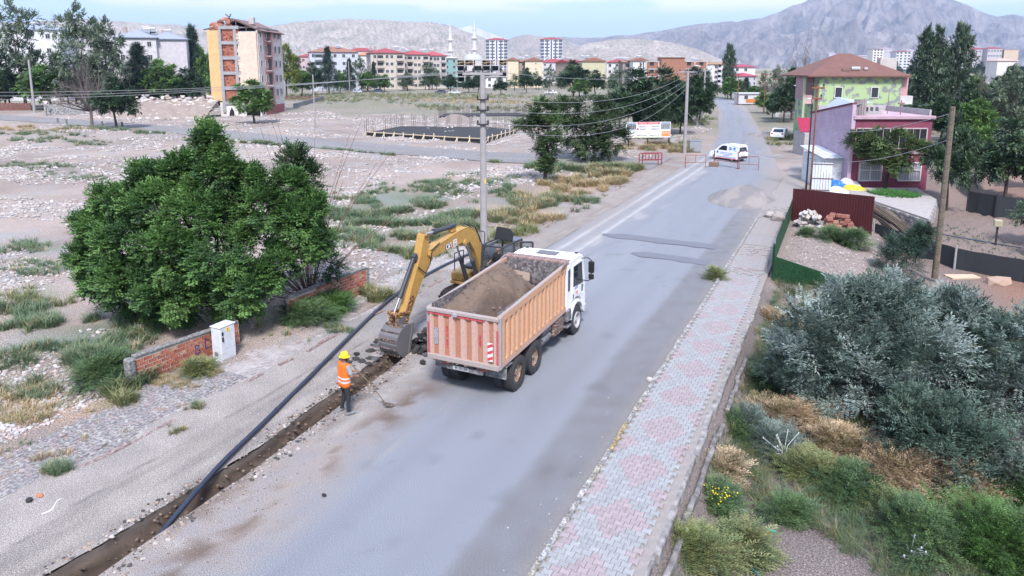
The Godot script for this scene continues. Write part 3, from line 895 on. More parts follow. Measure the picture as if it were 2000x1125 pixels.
# ---------- hills ----------
func hills(kind: String, sky: Array, foot: float, back: float, rough: float, seed_: int, ca: Color, cb: Color, cg: Color, cols: int, rows: int) -> void:
	# sky: points of the crest in world metres; foot: share of the crest's distance at which the slope begins
	var f := FastNoiseLite.new()
	f.seed = seed_; f.frequency = 1.0; f.fractal_type = FastNoiseLite.FRACTAL_RIDGED; f.fractal_octaves = 5
	var g := FastNoiseLite.new()
	g.seed = seed_ + 3; g.frequency = 1.0; g.fractal_octaves = 5
	var p := PackedVector3Array()
	var col := PackedColorArray()
	for j in rows:
		var t := float(j) / (rows - 1)
		for i in cols:
			var s := float(i) / (cols - 1) * (sky.size() - 1)
			var k := mini(int(s), sky.size() - 2)
			var fr := s - k
			var a: Vector3 = sky[k]; var b: Vector3 = sky[k + 1]
			var e: Vector3 = a.lerp(b, lerpf(fr, smoothstep(0.0, 1.0, fr), 0.2)) * V(1, 1.06, 1)
			var d := lerpf(foot, 1.0 + back, t)
			var x := e.x * d; var z := e.z * d
			var up := clampf((d - foot) / (1.0 - foot), 0.0, 1.0)
			var prof := pow(up, 1.35) if d <= 1.0 else maxf(0.0, 1.0 - (d - 1.0) / back * 0.7)
			var L := Vector2(e.x, e.z).length()
			var q := V(x / L * 1.6, z / L * 0.7, 0) * (5.5 if kind == "mountain" else 9.0)
			var rid := f.get_noise_3dv(q) * 0.5 + 0.5
			var und := g.get_noise_3dv(q * 3.0)
			var edge := smoothstep(0.0, 0.15, up) * (1.0 - smoothstep(0.85, 1.0, up) * 0.85 if d <= 1.0 else 0.3)
			var y := e.y * prof - edge * (1.0 - rid) * e.y * rough * 0.55 + edge * und * e.y * rough * 0.14
			p.push_back(V(x, y - 3.0 * (1.0 - up), z))
			var n := g.get_noise_3dv(q * 6.0)
			var n2 := g.get_noise_3dv(q * 1.7)
			var fleck := g.get_noise_3dv(q * 22.0)
			var c := mixc(ca, cb, 0.5 + n * 1.6 + (rid - 0.5) * 1.2)
			c = mixc(c, cg, smoothstep(0.0, 0.25, n2 + (0.45 - rid) * 0.5) * 0.65)
			c = mixc(c, ca * 1.15, smoothstep(0.12, 0.3, fleck + n * 0.4) * 0.35)
			c = mixc(c, cg * 0.75, smoothstep(0.15, 0.35, -fleck - n * 0.3) * 0.4)
			col.push_back(c)
	structure(obj(kind, grid_mesh(p, col, cols, rows), M.hill))

func make_hills() -> void:
	hills("hills", [V(-2823, 121, -1206), V(-2441, 140, -1387), V(-2220, 153, -1491), V(-1959, 137, -1615), V(-1814, 121, -1684), V(-1681, 131, -1746), V(-1578, 146, -1795), V(-1447, 153, -1857), V(-1330, 148, -1913), V(-1213, 142, -1968), V(-1155, 134, -1996), V(-1097, 112, -2023), V(-1024, 80, -2058), V(-935, 29, -2100)], 0.5, 0.5, 0.55, 11, C(0.52, 0.47, 0.42), C(0.42, 0.375, 0.33), C(0.27, 0.27, 0.215), 330, 80)
	hills("snowy_mountain", [V(-4651, 310, -7753), V(-4506, 446, -7822), V(-4327, 508, -7907), V(-4191, 465, -7971), V(-4019, 384, -8053), V(-3790, 310, -8161)], 0.8, 0.2, 0.3, 5, C(0.95, 0.92, 0.92), C(0.80, 0.74, 0.74), C(0.72, 0.66, 0.68), 60, 30)
	hills("hills", [V(-1570, 36, -2795), V(-1436, 94, -2858), V(-1365, 130, -2892), V(-1304, 145, -2921), V(-1232, 134, -2955), V(-1140, 116, -2998), V(-1037, 76, -3047), V(-873, 32, -3125)], 0.55, 0.4, 0.5, 14, C(0.46, 0.405, 0.365), C(0.38, 0.33, 0.29), C(0.25, 0.25, 0.20), 160, 60)
	hills("hills", [V(-723, 19, -1536), V(-657, 31, -1567), V(-603, 49, -1593), V(-560, 62, -1613), V(-506, 70, -1639), V(-441, 71, -1670), V(-386, 64, -1696), V(-332, 49, -1722), V(-287, 29, -1743), V(-243, 12, -1764)], 0.6, 0.5, 0.5, 19, C(0.52, 0.46, 0.42), C(0.42, 0.37, 0.33), C(0.28, 0.275, 0.22), 200, 60)
	hills("mountain", [V(-2553, 133, -4542), V(-2221, 183, -4700), V(-1889, 212, -4857), V(-1624, 212, -4982), V(-1393, 240, -5092), V(-1196, 273, -5185), V(-999, 305, -5278), V(-883, 312, -5333), V(-768, 312, -5388), V(-605, 351, -5465), V(-444, 418, -5541), V(-316, 478, -5602), V(-157, 552, -5677), V(66, 629, -5782), V(263, 615, -5876), V(432, 559, -5956), V(604, 468, -6037), V(776, 397, -6119), V(896, 351, -6176), V(1011, 358, -6230), V(1210, 340, -6325), V(1483, 276, -6453), V(1958, 190, -6678), V(2506, 82, -6938)], 0.52, 0.45, 1.0, 23, C(0.42, 0.375, 0.345), C(0.24, 0.212, 0.205), C(0.135, 0.135, 0.13), 420, 130)

# ---------- buildings ----------
var win_mesh := {}
func window_mesh(w: float, h: float, frame: Color, mull: int) -> ArrayMesh:
	var key := "%.2f %.2f %s %d" % [w, h, frame, mull]
	if not win_mesh.has(key):
		var b := MB.new()
		b.col = C(0.035, 0.045, 0.06)
		b.box(V(0, 0, -0.03), V(w, h, 0.06))
		b.col = frame
		for s in [-1.0, 1.0]:
			b.box(V(w / 2 * s, 0, 0.01), V(0.09, h + 0.09, 0.12))
			b.box(V(0, h / 2 * s, 0.01), V(w - 0.09, 0.09, 0.12))
		for k in mull: b.box(V(-w / 2 + w * (k + 1) / (mull + 1), 0, 0.005), V(0.06, h - 0.09, 0.08))
		win_mesh[key] = b.mesh()
	return win_mesh[key]

func roof_shape(b: MB, kind: String, w: float, d: float, y: float, rh: float, over := 0.5) -> void:
	var x := w / 2 + over; var z0 := over; var z1 := -d - over
	var A := V(-x, y, z0); var B := V(x, y, z0); var C := V(x, y, z1); var D := V(-x, y, z1)
	var t := V(0, 0.18, 0)
	b.quad(A, D, C, B)
	for q in [[A, B], [B, C], [C, D], [D, A]]: b.quad(q[0], q[1], q[1] + t, q[0] + t)
	A += t; B += t; C += t; D += t
	var top := y + rh + 0.18
	if kind == "flat": b.quad(A, B, C, D)
	elif kind == "hip":
		var r := minf(x, (z0 - z1) / 2) * 0.95
		var p := V(-x + r, top, (z0 + z1) / 2); var q := V(x - r, top, (z0 + z1) / 2)
		if z0 - z1 > 2.0 * x:
			p = V(0, top, z0 - r); q = V(0, top, z1 + r)
			b.tri(A, B, p); b.quad(B, C, q, p); b.tri(C, D, q); b.quad(D, A, p, q)
		else:
			b.quad(A, B, q, p); b.tri(B, C, q); b.quad(C, D, p, q); b.tri(D, A, p)
	elif kind == "gable":   # ridge runs front to back, gable end in front
		var p := V(0, top, z0); var q := V(0, top, z1)
		b.tri(A, B, p); b.quad(B, C, q, p); b.tri(C, D, q); b.quad(D, A, p, q)
	else:                   # ridge from side to side
		var p := V(-x, top, (z0 + z1) / 2); var q := V(x, top, (z0 + z1) / 2)
		b.quad(A, B, q, p); b.tri(B, C, q); b.quad(C, D, p, q); b.tri(D, A, p)

# at = (x, wall height, z) of the middle of the front; o: cols, side, ww, wh, balc, frame, clutter, joined
func block(kind: String, label: String, at: Vector3, turn: float, w: float, d: float, floors: int, wall: Color, roof: String, rc: Color, rh: float, o := {}, group := "") -> Node3D:
	var t := thing(kind, label, "building", V(at.x, 0, at.z), turn, group)
	var h := at.y
	var r := RandomNumberGenerator.new()
	r.seed = int(absf(at.x) * 7.0 + w)
	var b := MB.new()
	b.col = wall
	b.box(V(0, h / 2 - 0.5, -d / 2), V(w, h + 1.0, d))
	part("wall", b, M.plaster_v, t)
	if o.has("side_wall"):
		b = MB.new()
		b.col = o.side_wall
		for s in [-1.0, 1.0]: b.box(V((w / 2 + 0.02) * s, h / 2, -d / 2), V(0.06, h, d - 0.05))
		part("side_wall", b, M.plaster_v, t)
	b = MB.new()
	b.col = rc
	roof_shape(b, roof, w, d, h, rh)
	var ro := part("roof", b, M.plaster_v, t)
	var fh: float = o.get("fh", h / floors)
	var ww: float = o.get("ww", 1.2); var wh: float = o.get("wh", 1.3)
	var mesh := window_mesh(ww, wh, o.get("frame", C(0.75, 0.76, 0.78)), o.get("mull", 1))
	var spots: Array = []
	for f in floors:
		var y := fh * (f + 0.55)
		for c in o.get("cols", []): spots.append(Transform3D(Basis(), V(c * w, y, 0.03)))
		for c in o.get("side", []):
			for s in [-1.0, 1.0]: spots.append(Transform3D(Basis(Vector3.UP, s * PI / 2), V((w / 2 + 0.06) * s, y, -d * c)))
	if o.get("joined", false):
		stuff(scatter("windows", mesh, M.paint_v, spots, [], t))
	else:
		for s in spots: obj("window", mesh, M.paint_v, t, s)
	for c in o.get("balc", []):
		for f in range(1, floors):
			b = MB.new()
			b.col = o.get("bcol", wall * 0.9)
			var bw: float = o.get("bw", 0.2) * w
			b.box(V(c * w, fh * f, 0.5), V(bw, 0.18, 1.1))
			b.box(V(c * w, fh * f + 0.5, 1.0), V(bw, 0.9, 0.1))
			for s in [-1.0, 1.0]: b.box(V(c * w + bw / 2 * s, fh * f + 0.5, 0.5), V(0.1, 0.9, 0.95))
			b.col = C(0.05, 0.055, 0.07)
			b.box(V(c * w, fh * f + 1.35, 0.02), V(bw * 0.85, 1.7, 0.05))
			part("balcony", b, M.plaster_v, t)
	for k in o.get("clutter", 0):
		b = MB.new()
		var x := r.randf_range(-0.42, 0.42) * w; var z := -d * r.randf_range(0.2, 0.8)
		var y := h + 0.2 + rh * (1.0 - absf(z / d + 0.5) * 1.6)
		if k % 3 == 2:
			b.col = C(0.42, 0.33, 0.30)
			b.box(V(x, y + 0.4, z), V(0.8, 1.5, 0.8))
			part("chimney", b, M.plaster_v, ro)
		else:
			b.col = C(0.28, 0.30, 0.34)
			b.box(V(x, y + 0.5, z), V(1.9, 0.08, 1.3), Basis(Vector3.RIGHT, 0.7))
			b.col = C(0.62, 0.64, 0.68)
			b.cyl(V(x - 0.8, y + 1.0, z - 0.5), V(x + 0.8, y + 1.0, z - 0.5), 0.3, 0.3, 8)
			b.box(V(x, y, z - 0.4), V(0.1, 1.4, 0.1))
			part("solar_heater", b, M.paint_v, ro)
	return t

func concrete_frame(label: String, at: Vector3, turn: float, w: float, d: float, floors: int, bays: int, infill: Color) -> void:
	var t := thing("unfinished_building", label, "building", V(at.x, 0, at.z), turn)
	var fh := at.y / floors
	var gray := C(0.50, 0.48, 0.47)
	for f in floors + 1:
		var b := MB.new(); b.col = gray
		b.box(V(0, fh * f, -d / 2), V(w, 0.35, d))
		part("floor_slab", b, M.plaster_v, t)
	for f in floors:
		for k in bays + 1:
			for z in [-0.2, -d * 0.5, -d + 0.2]:
				var b := MB.new(); b.col = gray
				b.box(V(-w / 2 + 0.25 + (w - 0.5) * k / bays, fh * (f + 0.5), z), V(0.45, fh - 0.36, 0.45))
				part("column", b, M.plaster_v, t)
		for k in bays:
			if infill.a < 0.5:
				var b := MB.new(); b.col = C(0.16, 0.15, 0.16)
				b.box(V(-w / 2 + w * (k + 0.5) / bays, fh * (f + 0.5), -d * 0.72), V(w / bays * 0.94, fh * 0.85, 0.2))
				if rng.randf() < 0.7: part("back_wall", b, M.plaster_v, t)
				if f == floors - 1:
					b = MB.new(); b.col = C(0.55, 0.42, 0.25)
					var x := -w / 2 + w * k / bays; var e := w / bays
					b.bar(V(x + 0.2, fh * f + 0.3, 0.3), V(x + e - 0.2, fh * f + fh - 0.3, 0.3), 0.14, 0.14)
					b.bar(V(x + e * 0.5, fh * f + 0.2, 0.35), V(x + e * 0.5, fh * f + fh + 0.7, 0.35), 0.12, 0.12)
					b.bar(V(x, fh * f + fh * 0.5, 0.35), V(x + e, fh * f + fh * 0.5, 0.35), 0.1, 0.16)
					part("scaffold", b, M.plaster_v, t)
			else:
				for sgn in [-1.0, 1.0]:
					var b := MB.new(); b.col = infill * rng.randf_range(0.85, 1.1)
					b.box(V(-w / 2 + w * (k + 0.5 + 0.32 * sgn) / bays, fh * (f + 0.5), -0.25), V(w / bays * 0.30, fh - 0.37, 0.2))
					part("brick_panel", b, M.plaster_v, t)
				var b2 := MB.new(); b2.col = infill * 0.9
				b2.box(V(-w / 2 + w * (k + 0.5) / bays, fh * f + fh * 0.27, -0.25), V(w / bays * 0.34, fh * 0.34, 0.2))
				part("brick_panel", b2, M.plaster_v, t)
				b2 = MB.new(); b2.col = C(0.05, 0.05, 0.06)
				b2.box(V(-w / 2 + w * (k + 0.5) / bays, fh * (f + 0.66), -0.5), V(w / bays * 0.34, fh * 0.5, 0.1))
				part("opening", b2, M.plaster_v, t)

func minaret(label: String, at: Vector3, r: float) -> void:
	var t := thing("minaret", label, "minaret", V(at.x, 0, at.z))
	var h := at.y
	var b := MB.new(); b.col = C(0.66, 0.66, 0.68)
	b.cyl(V(0, 0, 0), V(0, h * 0.36, 0), r * 1.15, r * 1.05, 14)
	b.cyl(V(0, h * 0.36, 0), V(0, h * 0.80, 0), r, r * 0.8, 14)
	part("shaft", b, M.plaster_v, t)
	for f in [0.46, 0.66]:
		b = MB.new(); b.col = C(0.72, 0.72, 0.74)
		b.lathe([Vector2(r, h * f - 1.2), Vector2(r * 1.7, h * f), Vector2(r * 1.7, h * f + 1.0), Vector2(r * 0.9, h * f + 1.0)], Transform3D(), 14)
		part("balcony", b, M.plaster_v, t)
	b = MB.new(); b.col = C(0.52, 0.55, 0.60)
	b.lathe([Vector2(r * 0.95, h * 0.80), Vector2(r * 0.4, h * 0.90), Vector2(0.08, h * 0.98), Vector2(0.02, h * 1.02)], Transform3D(), 14)
	part("spire", b, M.plaster_v, t)

func make_far_buildings() -> void:
	var Y := 0.4423
	var cream := C(0.70, 0.62, 0.46); var beige := C(0.60, 0.54, 0.48); var whitish := C(0.70, 0.70, 0.72); var red := C(0.32, 0.07, 0.08); var tile := C(0.30, 0.15, 0.11)
	var metal := C(0.30, 0.34, 0.44)
	block("apartment_block", "pale grey apartment block behind the trees at the far left edge", V(-206.08, 19.83, -126.93), Y + 0.2, 16, 12, 5, C(0.66, 0.68, 0.72), "hip", metal, 1.6, {"cols": [-0.3, 0.0, 0.3], "clutter": 2})
	block("apartment_block", "pale apartment block with a blue metal roof, behind the tall trees", V(-161.32, 16.79, -126.00), Y + 0.25, 10, 14, 5, C(0.64, 0.63, 0.66), "hip", metal, 2.0, {"cols": [-0.3, 0.05, 0.34], "clutter": 4, "ww": 1.0})
	block("apartment_block", "grey-beige apartment block with a blue metal roof, beside the tall dark pine", V(-157.33, 16.52, -131.20), Y + 0.25, 11, 14, 5, C(0.60, 0.58, 0.62), "hip", metal, 1.9, {"cols": [-0.40, -0.28], "clutter": 3, "ww": 0.8})
	block("apartment_block", "light blue-grey apartment block with a brown hipped roof, behind the dark cypress", V(-183.78, 15.26, -231.53), Y + 0.3, 19, 15, 5, C(0.56, 0.60, 0.68), "hip", tile, 2.2, {"cols": [-0.42, -0.2, 0.02, 0.2, 0.4], "side": [0.2, 0.5, 0.8], "balc": [-0.3], "clutter": 2})
	block("apartment_block", "pink-roofed apartment block far behind the yellow-green tree", V(-249.72, 14.64, -299.89), Y + 0.3, 22, 12, 4, C(0.55, 0.42, 0.46), "hip", red, 1.5, {"cols": [-0.35, 0.0, 0.35]})
	block("apartment_block", "white apartment block with an orange roof edge, left of the beige row", V(-196.34, 14.66, -269.84), Y + 0.3, 11, 12, 4, whitish, "hip", C(0.55, 0.25, 0.16), 1.4, {"cols": [-0.3, 0.1, 0.35]})
	block("apartment_block", "white-walled block with a dark red roof, rising behind the orange-edged block", V(-241.00, 17.96, -326.15), Y + 0.3, 16, 12, 5, whitish, "hip", red, 1.8, {"cols": [-0.3, 0.0, 0.3], "clutter": 3})
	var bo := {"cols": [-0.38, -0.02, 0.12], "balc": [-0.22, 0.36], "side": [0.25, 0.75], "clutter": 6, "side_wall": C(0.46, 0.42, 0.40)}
	block("apartment_block", "leftmost beige apartment block of the row with dark red roofs", V(-170.16, 15.04, -249.05), Y + 0.32, 14, 14, 5, beige, "hip", red, 2.0, bo)
	block("apartment_block", "middle beige apartment block of the row with red roofs", V(-165.10, 14.57, -262.51), Y + 0.32, 12, 13, 5, beige, "hip", red * 1.15, 1.9, bo)
	block("apartment_block", "rightmost beige apartment block of the red-roofed row, beside the teal one", V(-161.76, 14.26, -272.94), Y + 0.32, 10, 13, 5, C(0.55, 0.52, 0.50), "hip", red * 1.25, 1.8, bo)
	block("apartment_block", "teal apartment block right of the red-roofed beige row", V(-161.73, 13.28, -286.24), Y + 0.1, 6.5, 12, 5, C(0.24, 0.45, 0.47), "hip", C(0.5, 0.52, 0.45), 0.8, {"cols": [-0.25, 0.25], "clutter": 2})
	concrete_frame("bare concrete building frame with scaffolding, behind the cross-arm of the nearest pole", V(-148.84, 12.59, -292.34), Y, 24, 13, 5, 6, C(0, 0, 0, 0))
	var annex := block("low_building", "low white building at the foot of the bare concrete frame", V(-137.78, 5.14, -284.30), Y, 9, 8, 2, whitish, "flat", C(0.5, 0.5, 0.52), 0.1, {"cols": [-0.3, 0.1]})
	annex.set_meta("category", "building")
	minaret("left, slightly shorter minaret rising in front of the hill", V(-348.50, 52.21, -607.18), 2.0)
	minaret("right, taller minaret beside the grey mosque dome", V(-327.59, 55.08, -617.08), 2.1)
	var dm := thing("mosque_dome", "grey mosque dome at the foot of the taller minaret", "dome", V(-331.25, 9.60, -620.88) * V(1, 0, 1))
	var db := MB.new(); db.col = C(0.48, 0.50, 0.55)
	db.ball(V(0, 14, 0), V(10, 9, 10), 18, 10)
	part("dome", db, M.plaster_v, dm)
	db = MB.new(); db.col = C(0.6, 0.6, 0.6); db.cyl(V(0, -1, 0), V(0, 14, 0), 10.5, 10.5, 18)
	part("drum", db, M.plaster_v, dm)
	for q in [[970, 78, "left one of the two far apartment towers with dark blue stripes"], [1077, 76, "right one of the two far apartment towers with dark blue stripes"]]:
		var p: Vector3 = V(-361.78, 39.22, -733.67) if q[0] == 970 else V(-305.84, 39.79, -760.16)
		var tw := block("apartment_tower", q[2], p, Y, 25, 20, 11, C(0.70, 0.71, 0.75), "hip", red, 2.5, {"cols": [-0.26, -0.12, 0.12, 0.26], "ww": 1.8, "wh": 1.6, "joined": true, "clutter": 3})
		for x in [-0.19, -0.0, 0.19]:
			var b := MB.new(); b.col = C(0.10, 0.12, 0.22)
			b.box(V(x * 25, p.y / 2, 0.1), V(1.6, p.y - 1.0, 0.3))
			part("dark_stripe", b, M.plaster_v, tw)
		for f in 11:
			for s in [-1.0, 1.0]:
				var b := MB.new(); b.col = C(0.11, 0.12, 0.18)
				b.box(V(10.3 * s, p.y * (f + 0.6) / 11.0, 0.3), V(4.0, p.y / 11.0 * 0.6, 0.8))
				part("balcony", b, M.plaster_v, tw)
	block("apartment_block", "narrow cream gable-ended block right of the bare concrete frame", V(-136.16, 12.36, -298.35), Y, 5.5, 14, 5, cream, "gable", tile, 1.2, {})
	block("apartment_block", "cream gable-ended block with three small windows, below the right-hand tower", V(-125.28, 12.10, -297.97), Y, 8, 16, 5, cream, "gable", tile, 1.4, {"cols": [0.1], "ww": 0.6, "wh": 0.6, "clutter": 3})
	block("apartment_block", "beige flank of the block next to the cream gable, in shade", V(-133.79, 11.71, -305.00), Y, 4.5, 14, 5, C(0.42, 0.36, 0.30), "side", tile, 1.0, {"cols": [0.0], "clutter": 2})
	block("apartment_block", "white block with a dark red roof in front of the right-hand tower", V(-152.81, 11.95, -390.04), Y, 15, 12, 4, C(0.58, 0.56, 0.62), "hip", red, 2.0, {"cols": [-0.35, -0.12, 0.12, 0.35], "balc": [0.24], "clutter": 2})
	block("apartment_block", "olive-cream gable-ended block with a weathered red roof", V(-96.02, 11.76, -295.22), Y, 10, 15, 5, C(0.55, 0.53, 0.37), "gable", tile, 1.5, {"clutter": 6})
	block("apartment_block", "red-roofed brownish block left of the olive-cream gable", V(-109.92, 11.21, -310.77), Y + 0.4, 7, 14, 4, C(0.48, 0.40, 0.34), "side", red, 1.4, {"cols": [-0.2, 0.25], "clutter": 4})
	block("apartment_block", "white block with a red roof, left of the white gable", V(-93.00, 11.44, -318.78), Y - 0.2, 9, 14, 4, whitish, "hip", red, 1.6, {"cols": [-0.35, 0.0, 0.35], "clutter": 4})
	block("apartment_block", "white gable-ended block beside the unfinished brick building", V(-75.28, 11.90, -293.98), Y, 6, 15, 5, C(0.74, 0.75, 0.77), "gable", tile, 1.3, {"cols": [0.0], "ww": 0.7, "clutter": 2})
	block("apartment_block", "dark-fronted block with balconies, between the two white blocks", V(-82.50, 11.33, -301.63), Y, 5, 13, 4, C(0.36, 0.31, 0.30), "side", tile, 1.0, {"balc": [0.0], "bw": 0.7, "clutter": 2})
	concrete_frame("unfinished building of red hollow brick in a concrete frame", V(-57.19, 11.56, -280.42), Y, 24, 13, 4, 5, C(0.36, 0.165, 0.115))
	var ph := block("roof_room", "small brick roof room with a white frame on the unfinished brick building", V(-58.27, 13.10, -278.80) , Y, 9, 8, 5, C(0.36, 0.175, 0.125), "flat", C(0.6, 0.55, 0.5), 0.2, {})
	ph.set_meta("category", "roof room")
	block("apartment_block", "white and maroon block left of the lone poplar", V(-47.34, 10.44, -307.22), Y, 7, 12, 5, whitish, "side", C(0.35, 0.22, 0.12), 0.8, {"cols": [0.1], "balc": [0.3]})
	block("apartment_block", "pale block with dark balconies behind the power poles", V(-53.89, 11.33, -315.18), Y, 6, 12, 4, C(0.55, 0.55, 0.60), "hip", red, 0.8, {"balc": [0.0], "bw": 0.6, "clutter": 2})
	block("apartment_block", "white block with a maroon roof and roof room, right of the lone poplar", V(-36.51, 9.39, -312.34), Y, 10, 12, 4, C(0.70, 0.71, 0.78), "hip", C(0.38, 0.07, 0.12), 1.2, {"cols": [-0.25, 0.1], "clutter": 1})
	block("apartment_block", "lower grey block with a maroon roof in front of the white maroon-roofed one", V(-33.16, 5.81, -297.34), Y, 8, 10, 3, C(0.50, 0.50, 0.54), "hip", C(0.40, 0.07, 0.12), 1.2, {"cols": [0.4], "ww": 0.7})
	# the far town at the foot of the mountain
	block("apartment_tower", "slim white far tower with dark windows, left of the poplars", V(31.43, 30.90, -1008.40), Y, 13, 14, 10, C(0.74, 0.72, 0.70), "flat", red, 0.4, {"cols": [-0.3, 0.0, 0.3], "ww": 2.2, "wh": 1.8, "joined": true})
	block("apartment_tower", "shorter white and blue far tower, just left of the poplars", V(59.88, 27.78, -1021.87), Y, 18, 14, 8, C(0.60, 0.63, 0.72), "hip", red, 1.2, {"cols": [-0.4, -0.15, 0.15, 0.4], "ww": 2.6, "wh": 1.8, "joined": true})
	block("apartment_tower", "tallest far tower, white with brown bands, between the two poplars", V(96.81, 39.00, -1039.36), Y, 21, 14, 11, C(0.75, 0.72, 0.70), "flat", red, 0.5, {"cols": [-0.42, -0.25, 0.05, 0.22, 0.4], "ww": 2.2, "wh": 1.9, "joined": true})
	for q in [[1886, 97, 26, "left"], [1915, 95, 24, "middle"], [1944, 95, 20, "right"]]:
		var p: Vector3 = V(143.08, 32.58, -1171.92) if q[0] == 1886 else (V(163.11, 33.51, -1192.47) if q[0] == 1915 else V(180.00, 33.97, -1189.40))
		block("apartment_block", "%s block of the far red-roofed row behind the right poplar" % q[3], p, Y, q[2], 14, 5, C(0.50, 0.48, 0.54), "hip", red, 2.0, {"cols": [-0.4, -0.2, 0.0, 0.2, 0.4], "ww": 2.6, "wh": 1.6, "joined": true})
	block("apartment_block", "tan low block at the right end of the far town", V(200.60, 32.58, -1199.16), Y, 20, 14, 4, C(0.60, 0.48, 0.38), "flat", C(0.55, 0.42, 0.3), 0.4, {})
	var r := RandomNumberGenerator.new()
	r.seed = 31
	for k in 16:
		var f := k / 15.0
		var p: Vector3 = V(-18.84, 25.92, -1427.18) .lerp(V(120.26, 43.03, -1714.34), f) + V(r.randf_range(-25, 25), r.randf_range(-6, 8), r.randf_range(-60, 60))
		var b := block("far_house", "small pale house of the far estate at the foot of the mountain", p, Y, r.randf_range(14, 26), 12, 3, C(0.45, 0.44, 0.52) * r.randf_range(0.85, 1.3), "hip", C(0.42, 0.34, 0.38), 2.0, {"cols": [-0.3, 0.0, 0.3], "ww": 2.4, "joined": true}, "small houses of the far estate")
		b.set_meta("category", "house")
	block("house", "white house with a shallow roof among the trees at the far right", V(68.33, 12.13, -395.19), Y, 9, 8, 2, C(0.72, 0.70, 0.70), "hip", C(0.55, 0.40, 0.36), 1.0, {"cols": [0.2]})
	block("house", "low house with a ribbed metal roof among the trees on the right", V(28.79, 5.38, -177.30), Y, 7, 6, 2, C(0.50, 0.50, 0.52), "side", C(0.60, 0.52, 0.48), 0.9, {})

